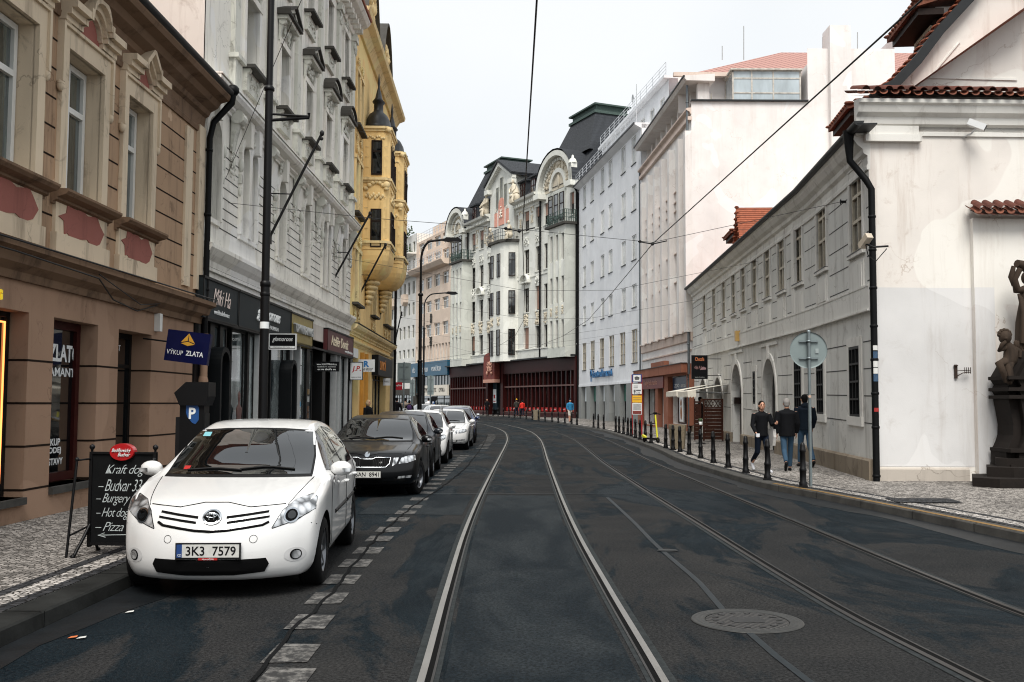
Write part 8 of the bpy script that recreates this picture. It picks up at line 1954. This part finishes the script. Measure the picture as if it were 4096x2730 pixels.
c.patch('tail_lamp', [(3.98, .78), (4.0, .98), (4.08, .96), (4.1, .8)], 'r', simple('red_tail_lamp', (170, 20, 18), .2, coat=1, var=0), off=.012, rings=2)
# --- other cars share two silhouettes: a saloon-like liftback and a small hatchback
LB = [(.06, .22), (.0, .3), (.0, .48), (.03, .62), (.1, .74), (.3, .82), (.8, .9), (1.25, .96), (1.4, 1.0), (1.8, 1.22), (2.15, 1.38), (2.6, 1.45), (3.1, 1.44), (3.6, 1.35), (4.1, 1.15), (4.4, 1.05), (4.6, .98), (4.66, .7), (4.66, .4), (4.55, .26), (2.3, .2)]
def liftback(label, pos, rz, body, plate, grille=True, steer=0):
    c = Car(label, pos, rz, LB, 4.66, .905, .93, .55, (.92, 2.68), .32, body, fc=.28)
    pl = detail(c, [(.73, .95), (.7, 1.12), (.6, 1.35), (.3, 1.372), (0, 1.378)], [[(1.55, .99), (1.95, 1.23), (2.2, 1.34), (2.75, 1.39), (2.77, .97)], [(2.85, .97), (2.83, 1.39), (3.4, 1.34), (3.85, 1.15), (3.95, 1.03), (3.7, .98)]],
        [(.56, .6), (.6, .7), (.72, .74), (.83, .745), (.845, .66), (.7, .61)], plate, .42, (1.65, 1.0), body, [[(1.5, .95), (1.45, .7), (1.5, .3)], [(2.8, 1.38), (2.8, .3)], [(3.9, .98), (3.6, .7), (3.4, .45)]], 5, steer, [(2.6, .82), (3.55, .84)], hood=[(-.6, .77), (-.2, .775), (0, .74), (.2, .775), (.6, .77)])
    g = [(-.42, .71), (-.16, .715), (-.1, .685), (.1, .685), (.16, .715), (.42, .71), (.4, .6), (.34, .545), (-.34, .545), (-.4, .6)]
    c.patch('grille', g, 'f', M_DRK, off=.004, rings=4); c.line(g + g[:1], 'f', .011, M_CHR, 'grille_frame')
    m = MB()
    for k in range(9):
        for sg in (-1, 1): c.line([(sg * (.12 + .032 * k), .69), (sg * (.12 + .032 * k), .565)], 'f', .006, mb=m)
    m.build('grille_bars', M_TRIM, c.t)
    for sg in (-1, 1):
        c.patch('side_lamp', [(sg * .45, .56), (sg * .47, .7), (sg * .56, .71), (sg * .52, .6)], 'f', M_LAMP, off=.008, rings=2)
        c.patch('fog_lamp', [(sg * .54, .345), (sg * .56, .385), (sg * .78, .395), (sg * .76, .35)], 'f', M_LAMP, off=.008, rings=2)
    c.patch('lower_intake', [(-.8, .41), (-.5, .36), (.5, .36), (.8, .41), (.78, .32), (.6, .26), (-.6, .26), (-.78, .32)], 'f', M_DRK, off=.003, rings=3)
    c.patch('badge', [(.045 * math.cos(k / 8 * math.pi), .757 + .045 * math.sin(k / 8 * math.pi)) for k in range(16)], 'f', M_CHR, off=.01, rings=1); return c
liftback('black liftback with plate 6AN 8941 and glossy bonnet, second parked car', (-2.57, 17.7, 0), R(1.2), M_PK, '6AN  8941', steer=R(-16))
SM = [(.05, .22), (.0, .3), (-.0, .46), (.03, .6), (.1, .72), (.3, .82), (.65, .92), (.9, .98), (1.0, 1.02), (1.4, 1.26), (1.75, 1.42), (2.2, 1.49), (2.7, 1.48), (3.3, 1.42), (3.6, 1.28), (3.8, 1.0), (3.9, .75), (3.9, .4), (3.8, .26), (2., .2)]
def small(label, pos, rz, body, plate=None, rails=False, k=1.0):
    c = Car(label, pos, rz, SM, 3.9, .86, .97, .5, (.78, 2.46), .31, body, fc=.3)
    detail(c, [(.68, .99), (.66, 1.15), (.58, 1.38), (.3, 1.405), (0, 1.41)], [[(1.2, 1.02), (1.55, 1.24), (1.85, 1.37), (2.3, 1.42), (2.32, 1.0)], [(2.4, 1.0), (2.38, 1.42), (3.0, 1.38), (3.4, 1.2), (3.45, 1.04)]],
        [(.5, .64), (.54, .76), (.66, .82), (.78, .80), (.8, .72), (.68, .64)], plate, .44, (1.3, 1.03), body, [[(1.15, .98), (1.1, .7), (1.15, .3)], [(2.36, 1.4), (2.36, .3)]], 6, 0, [(2.2, .84), (3.05, .86)], hood=[(-.55, .8), (0, .79), (.55, .8)])
    c.patch('grille', [(-.36, .72), (.36, .72), (.32, .62), (-.32, .62)], 'f', M_DRK, off=.004, rings=3); c.patch('lower_intake', [(-.6, .36), (.6, .36), (.55, .27), (-.55, .27)], 'f', M_DRK, off=.004, rings=3)
    for sg in (-1, 1): c.patch('fog_lamp', [(sg * (.66 + .05 * math.cos(a / 5 * math.pi)), .36 + .04 * math.sin(a / 5 * math.pi)) for a in range(10)], 'f', M_LAMP, off=.006, rings=2)
    if rails:
        for sx in (-1, 1): m = MB(); m.tube([(sx * .53, 1.9, 1.42), (sx * .54, 2.0, 1.51), (sx * .54, 2.9, 1.51), (sx * .53, 3.1, 1.44)], .02, 6); m.build('roof_rail', M_CHR, c.t)
    return c
small('dark grey small hatchback wedged behind the black liftback, third parked car', (-2.63, 22.3, 0), R(.6), M_PG)
small('white hatchback with silver roof rails, fourth parked car', (-2.62, 27.3, 0), R(.5), M_PW, None, True)
liftback('white liftback with narrow dark grille, fifth parked car', (-2.44, 35.0, hz(36)), R(-1), M_PW, None)
small('dark blue hatchback, sixth parked car', (-2.32, 40.4, hz(41)), R(1), M_PB)
small('silver hatchback at the far end of the row before the bend', (-2.5, 48.3, hz(49)), R(4), M_PS)
small('white car behind the silver one, only its roof showing', (-3.6, 54.6, hz(55)), R(14), M_PW)
small('pale silver car far off beside the farther street lamp', (-4.85, 64, hz(64)), R(20), M_PS)
small('white car standing in the side street on the left', (-6.5, 62, hz(62)), R(40), M_PW)
# =================================================================== people
def remesh(mb, name, mat, parent, vox=.012, sm=4):
    o = mb.build(name, mat, None); md = o.modifiers.new('r', 'REMESH'); md.mode = 'VOXEL'; md.voxel_size = vox; md.use_smooth_shade = True
    s_ = o.modifiers.new('s', 'SMOOTH'); s_.iterations = sm; s_.factor = .5; bpy.context.view_layer.update()
    me = bpy.data.meshes.new_from_object(o.evaluated_get(bpy.context.evaluated_depsgraph_get())); me.name = name; bpy.data.objects.remove(o); me.polygons.foreach_set('use_smooth', [True] * len(me.polygons)); return obj(name, me, parent)
def cl(n, c, r=.85): return bpy.data.materials.get(n) or simple(n, c, r, var=.25, vs=5)
SKIN = simple('skin', (196, 146, 120), .55, var=.08)
def person(label, pos, rz, H=1.7, legs=(.3, -.3), knee=(.05, .5), arms=((.2, .3), (-.2, .3)), top=None, bot=None, shoe=None, hair=None, hk='short', long=0., vox=.013, hat=None, hood=False, bulk=1., head=0., shorts=False, group=None):
    t = thing('person', label, 'person', pos, rz, group); k = H / 1.72; V = Vector
    def leg(sg, a, kn):
        h = V((sg * .085, 0, .9)); q = h + V((sg * .0, -.43 * math.sin(a), -.43 * math.cos(a))); e = q + V((0, -.42 * math.sin(a - kn), -.42 * math.cos(a - kn))); return h, q, e, a - kn
    LG = [leg(-1, legs[0], knee[0]), leg(1, legs[1], knee[1])]; dz = .075 - min(l[2].z for l in LG)
    def arm(sg, s_, e): s0 = V((sg * .18, 0, 1.40)); q = s0 + V((sg * .07, -.28 * math.sin(s_), -.28 * math.cos(s_))); w = q + V((-sg * .02, -.25 * math.sin(s_ + e), -.25 * math.cos(s_ + e))); return s0, q, w, s_ + e
    AR = [arm(-1, *arms[0]), arm(1, *arms[1])]; up = V((0, 0, dz))
    S = lambda p: tuple((p + up) * k)
    b = MB(); c0 = V((0, 0, 0))
    b.tube([S(V((0, 0, .9))), S(V((0, .0, 1.1))), S(V((0, 0, 1.36)))], [.12 * k, .11 * k, .12 * k], 12); b.tube([S(V((0, 0, 1.36))), S(V((0, -.015, 1.52)))], .052 * k, 10)
    hc = V((0, -.03, 1.595)); hd = V((math.sin(head), -math.cos(head), 0))
    b.ball(S(hc), (.072 * k, .09 * k, .112 * k), 16); b.ball(S(hc + hd * .05 + V((0, 0, -.065))), (.045 * k, .04 * k, .04 * k), 10); b.ball(S(hc + hd * .093 + V((0, 0, -.018))), (.015 * k, .02 * k, .024 * k), 8); b.ball(S(hc + hd * .083 + V((0, 0, -.058))), (.026 * k, .012 * k, .01 * k), 8)
    for sg in (-1, 1): b.ball(S(hc + V((sg * .075 * math.cos(head), sg * .075 * math.sin(head), -.01))), (.013 * k, .022 * k, .03 * k), 8)
    for h, q, e, a in LG: b.tube([S(h), S(q), S(e)], [.07 * k, .05 * k, .036 * k], 10)
    for (s0, q, w, a), sg in zip(AR, (-1, 1)):
        b.tube([S(s0), S(q), S(w)], [.045 * k, .036 * k, .027 * k], 10); d = V((0, -math.sin(a), -math.cos(a))); f = V((0, -math.cos(a), math.sin(a)))
        b.ball(S(w + d * .05), (.02 * k, .038 * k, .045 * k), 10)
        for j, L_ in enumerate((.06, .075, .07, .055)): r0 = w + d * .085 + f * (.028 - .018 * j); b.tube([S(r0), S(r0 + d * L_ * .55), S(r0 + d * L_ * .85 + V((-sg * .018, 0, 0)))], [.0095 * k, .0085 * k, .007 * k], 6)
        b.tube([S(w + d * .03 + f * .03), S(w + d * .06 + f * .05), S(w + d * .085 + f * .052)], [.011 * k, .01 * k, .008 * k], 6)
    remesh(b, 'body', SKIN, t, vox * .75, 2)
    if vox < .02:
        m = MB()
        for sg in (-1, 1): q = hc + hd * .082 + V((sg * .03 * math.cos(head), sg * .03 * math.sin(head), .012)); m.ball(S(q), (.013 * k, .008 * k, .007 * k), 8); m.ball(S(q + V((0, 0, .025)) + hd * .003), (.02 * k, .008 * k, .005 * k), 8)
        m.build('eyes', cl('dark_eyes', (30, 24, 22)), t); m = MB(); m.ball(S(hc + hd * .092 + V((0, 0, -.056))), (.022 * k, .008 * k, .007 * k), 8); m.build('lips', cl('lips', (150, 84, 78)), t)
    m = MB(); B = bulk; z0 = .86 - long
    m.tube([S(V((0, .005, z0))), S(V((0, .005, 1.0))), S(V((0, 0, 1.2))), S(V((0, 0, 1.36))), S(V((0, 0, 1.42)))], [.155 * B * k, .15 * B * k, .15 * B * k, .16 * B * k, .1 * k], 16)
    m.ball(S(V((0, .0, 1.36))), (.2 * B * k, .12 * B * k, .09 * k), 12)
    for s0, q, w, a in AR: m.tube([S(s0 - V((0, 0, .01))), S(q), S(q.lerp(w, .95))], [.068 * B * k, .056 * B * k, .044 * B * k], 10)
    m.tube([S(V((0, .01, 1.4))), S(V((0, 0, 1.475)))], [.075 * k, .064 * k], 10)
    if hood: m.ball(S(V((0, .07, 1.44))), (.12 * k, .1 * k, .08 * k), 12)
    remesh(m, 'jacket', top, t, vox)
    m = MB(); m.ball(S(V((0, 0, .9))), (.15 * k, .11 * k, .1 * k), 12)
    for h, q, e, a in LG: m.tube([S(h), S(q)] + ([] if shorts else [S(e + V((0, 0, .03)))]), [.088 * k, .066 * k] + ([] if shorts else [.052 * k]), 10)
    remesh(m, 'trousers', bot, t, vox)
    for (h, q, e, a), sg in zip(LG, (-1, 1)):
        m = MB(); d = V((0, -math.cos(a * .8), math.sin(-a * .8) * -1 if a < 0 else -math.sin(a * .2) * 0)); d = V((0, -math.cos(a), -math.sin(-a) if 0 else (math.sin(a) if a < -.25 else 0))).normalized()
        m.tube([S(e - d * .07 + V((0, 0, -.035))), S(e + d * .05 + V((0, 0, -.04))), S(e + d * .17 + V((0, 0, -.05)))], [.036 * k, .042 * k, .032 * k], 10); m.tube([S(e), S(e + V((0, 0, -.04)))], .04 * k, 8); remesh(m, 'shoe', shoe, t, vox, 2)
    m = MB(); bk = -hd
    if hk != 'none':
        m.ball(S(hc + bk * .018 + V((0, 0, .028))), (.082 * k, .094 * k, .098 * k), 14); m.ball(S(hc + bk * .04 + V((0, 0, -.02))), (.07 * k, .062 * k, .08 * k), 12)
        if hk == 'tied': m.ball(S(hc + bk * .1 + V((0, 0, .0))), .035 * k, 10); m.tube([S(hc + V((-.07, .02, -.03))), S(hc + V((-.072, .0, -.12)))], .018 * k, 6)
        if hk == 'bob':
            m.ball(S(hc + bk * .03 + V((0, 0, -.03))), (.105 * k, .1 * k, .11 * k), 14)
        remesh(m, 'hair', hair, t, vox, 2)
    if hat:
        m = MB(); m.ball(S(hc + bk * .01 + V((0, 0, .05))), (.09 * k, .1 * k, .09 * k), 12); m.ball(S(hc + V((0, 0, .145))), .035 * k, 8); m.build('hat', hat, t)
    return t, AR, S
BLK = cl('black_cloth', (20, 21, 24)); NAV = cl('navy_cloth', (20, 28, 38)); JEAN = cl('blue_denim', (44, 74, 98)); DJ = cl('dark_denim', (22, 30, 44)); WSH = cl('white_trainers', (214, 216, 222), .6); DSH = cl('dark_shoes', (20, 20, 22), .6)
p = G(3048, 1888, .13)
t, AR, S = person('woman in black hoodie walking towards us with a white tote bag', p, R(8), 1.66, (-.15, .32), (.75, .1), ((.2, .55), (.25, 1.5)), BLK, DJ, WSH, cl('dark_hair', (26, 20, 18)), 'tied', head=R(-8))
m = MB(); m.tube([S(Vector((.13, .02, 1.44))), S(Vector((.2, -.06, 1.2))), S(Vector((.24, -.03, 1.02)))], .012, 6); m.tube([S(Vector((.15, .05, 1.43))), S(Vector((.22, .06, 1.2))), S(Vector((.26, .06, 1.02)))], .012, 6)
a = S(Vector((.23, 0, 1.03))); m.prism([(a[1] - .13, a[2]), (a[1] + .14, a[2] + .01), (a[1] + .19, a[2] - .2), (a[1] + .15, a[2] - .4), (a[1] - .1, a[2] - .38), (a[1] - .17, a[2] - .18)], a[0] - .0, a[0] + .07, 'x')
o = m.build('tote_bag', cl('white_canvas', (206, 204, 200)), None, p, (0, 0, R(8))); tag(o, 'white canvas tote bag hanging from the walking woman\'s shoulder', 'bag')
o.location = p; m = MB(); w = S(AR[0][2] + Vector((0, -.07, -.06))); m.box(w[0] - .04, w[0] + .04, w[1] - .05, w[1] - .01, w[2] - .03, w[2] + .05); o = m.build('paper_receipt', WSH, None, p, (0, 0, R(8))); tag(o, 'crumpled white paper in the walking woman\'s right hand', 'paper')
person('grey-haired man in black jacket and blue jeans walking away', G(3150, 1886, .13), R(172), 1.72, (.28, -.28), (.05, .6), ((.1, .3), (-.1, .3)), BLK, JEAN, DSH, cl('grey_hair', (150, 146, 142)), 'short', .04, bulk=1.2)
person('tall man in navy hooded top walking away behind the sign pole', G(3222, 1868, .13), R(182), 1.82, (-.2, .22), (.4, .05), ((.15, .3), (-.1, .3)), NAV, JEAN, DSH, cl('black_hair', (16, 15, 15)), 'short', hood=True, bulk=1.12)
person('blonde woman in black coat at the yellow house shop door', (-5.62, 39.0, .12), R(60), 1.66, (.05, -.05), (.05, .05), ((.1, .6), (.1, .6)), BLK, BLK, DSH, cl('blonde_hair', (196, 168, 128)), 'bob', .2, .016)
f = dict(vox=.022)
person('person with yellow hat and pale backpack in front of the dark red shops', G(2066, 1667, .12), R(175), 1.72, (.2, -.2), (.05, .3), ((.1, .2), (-.1, .2)), cl('pale_backpack_coat', (60, 58, 54)), DJ, DSH, BLK, 'short', hat=cl('yellow_knit', (226, 168, 30)), **f)
person('person in bright red jacket in front of the dark red shops', G(2089, 1668, .12), R(185), 1.6, (-.15, .2), (.3, .05), ((.1, .2), (-.1, .2)), cl('red_jacket_cloth', (214, 40, 26)), DJ, DSH, BLK, 'short', **f)
person('man in blue jacket and white shorts walking by the end of the red shops', G(2280, 1691, .12), R(10), 1.74, (.2, -.2), (.05, .4), ((.2, .3), (-.2, .3)), cl('bright_blue_jacket', (28, 122, 168)), cl('white_shorts', (206, 200, 190)), DSH, NAV, 'short', hat=NAV, shorts=True, **f)
person('dark figure waiting by the shop entrance under the crest', G(1948, 1663, .12), R(0), 1.7, (0, 0), (0, 0), ((.1, .9), (.1, .9)), BLK, BLK, DSH, BLK, 'bob', .1, **f)
person('dark dressed person standing behind the timber screen', Vector((8.15, 43.2, .2)), R(90), 1.8, (0, 0), (0, 0), ((.1, .3), (.1, .3)), BLK, BLK, DSH, BLK, 'short', bulk=1.2, **f)
for X, Y, col, h, lab in ((-6.95, 57, (196, 170, 160), 1.7, 'person in pale pink coat at the far left corner'), (-6.45, 56, (22, 22, 26), 1.74, 'person in long black coat at the far left corner'), (-6.3, 59, (150, 136, 122), 1.72, 'person in beige jacket just behind the black coat'), (-5.9, 57.5, (30, 28, 36), 1.6, 'dark haired person with purple backpack by the sign pole')):
    person(lab, (X, Y, .12 + hz(Y)), R(170), h, (.1, -.1), (.05, .1), ((.1, .3), (.1, .3)), cl('coat_%d' % col[0], col), BLK, DSH, BLK, 'short', .15, vox=.024)
m = MB(); m.ball((0, 0, 0), (.14, .1, .2), 10); o = m.build('backpack', cl('purple_cloth', (74, 44, 96)), None, (-5.88, 57.3, hz(57) + 1.28)); tag(o, 'small purple backpack at the far left corner', 'bag')
person('person in white coat near the far parking meter', (-6.25, 75, .12 + hz(75)), R(180), 1.75, (.1, -.1), (.05, .1), ((.1, .3), (.1, .3)), cl('white_coat', (220, 220, 222)), DJ, DSH, BLK, 'short', .2, vox=.024)
# dressmaker's dummy in the shop window
u, z = B.uz(935, 1520, -.06); q = B.p0 + B.d * u + B.n * .07; t = thing('mannequin', 'grey headless-looking mannequin in patterned dress in the shop window', 'mannequin', (q.x, q.y, .5)); m = MB(); m.lathe([(.02, 0), (.03, .4), (.2, .45), (.15, .8), (.13, .95), (.17, 1.15), (.05, 1.27), (.045, 1.33), (.07, 1.4), (.07, 1.52), (0, 1.6)], (0, 0, 0), 14); o = m.build('torso', cl('patterned_dress', (96, 70, 66)), t); o.scale = (.35, 1, .9)
# ---- done
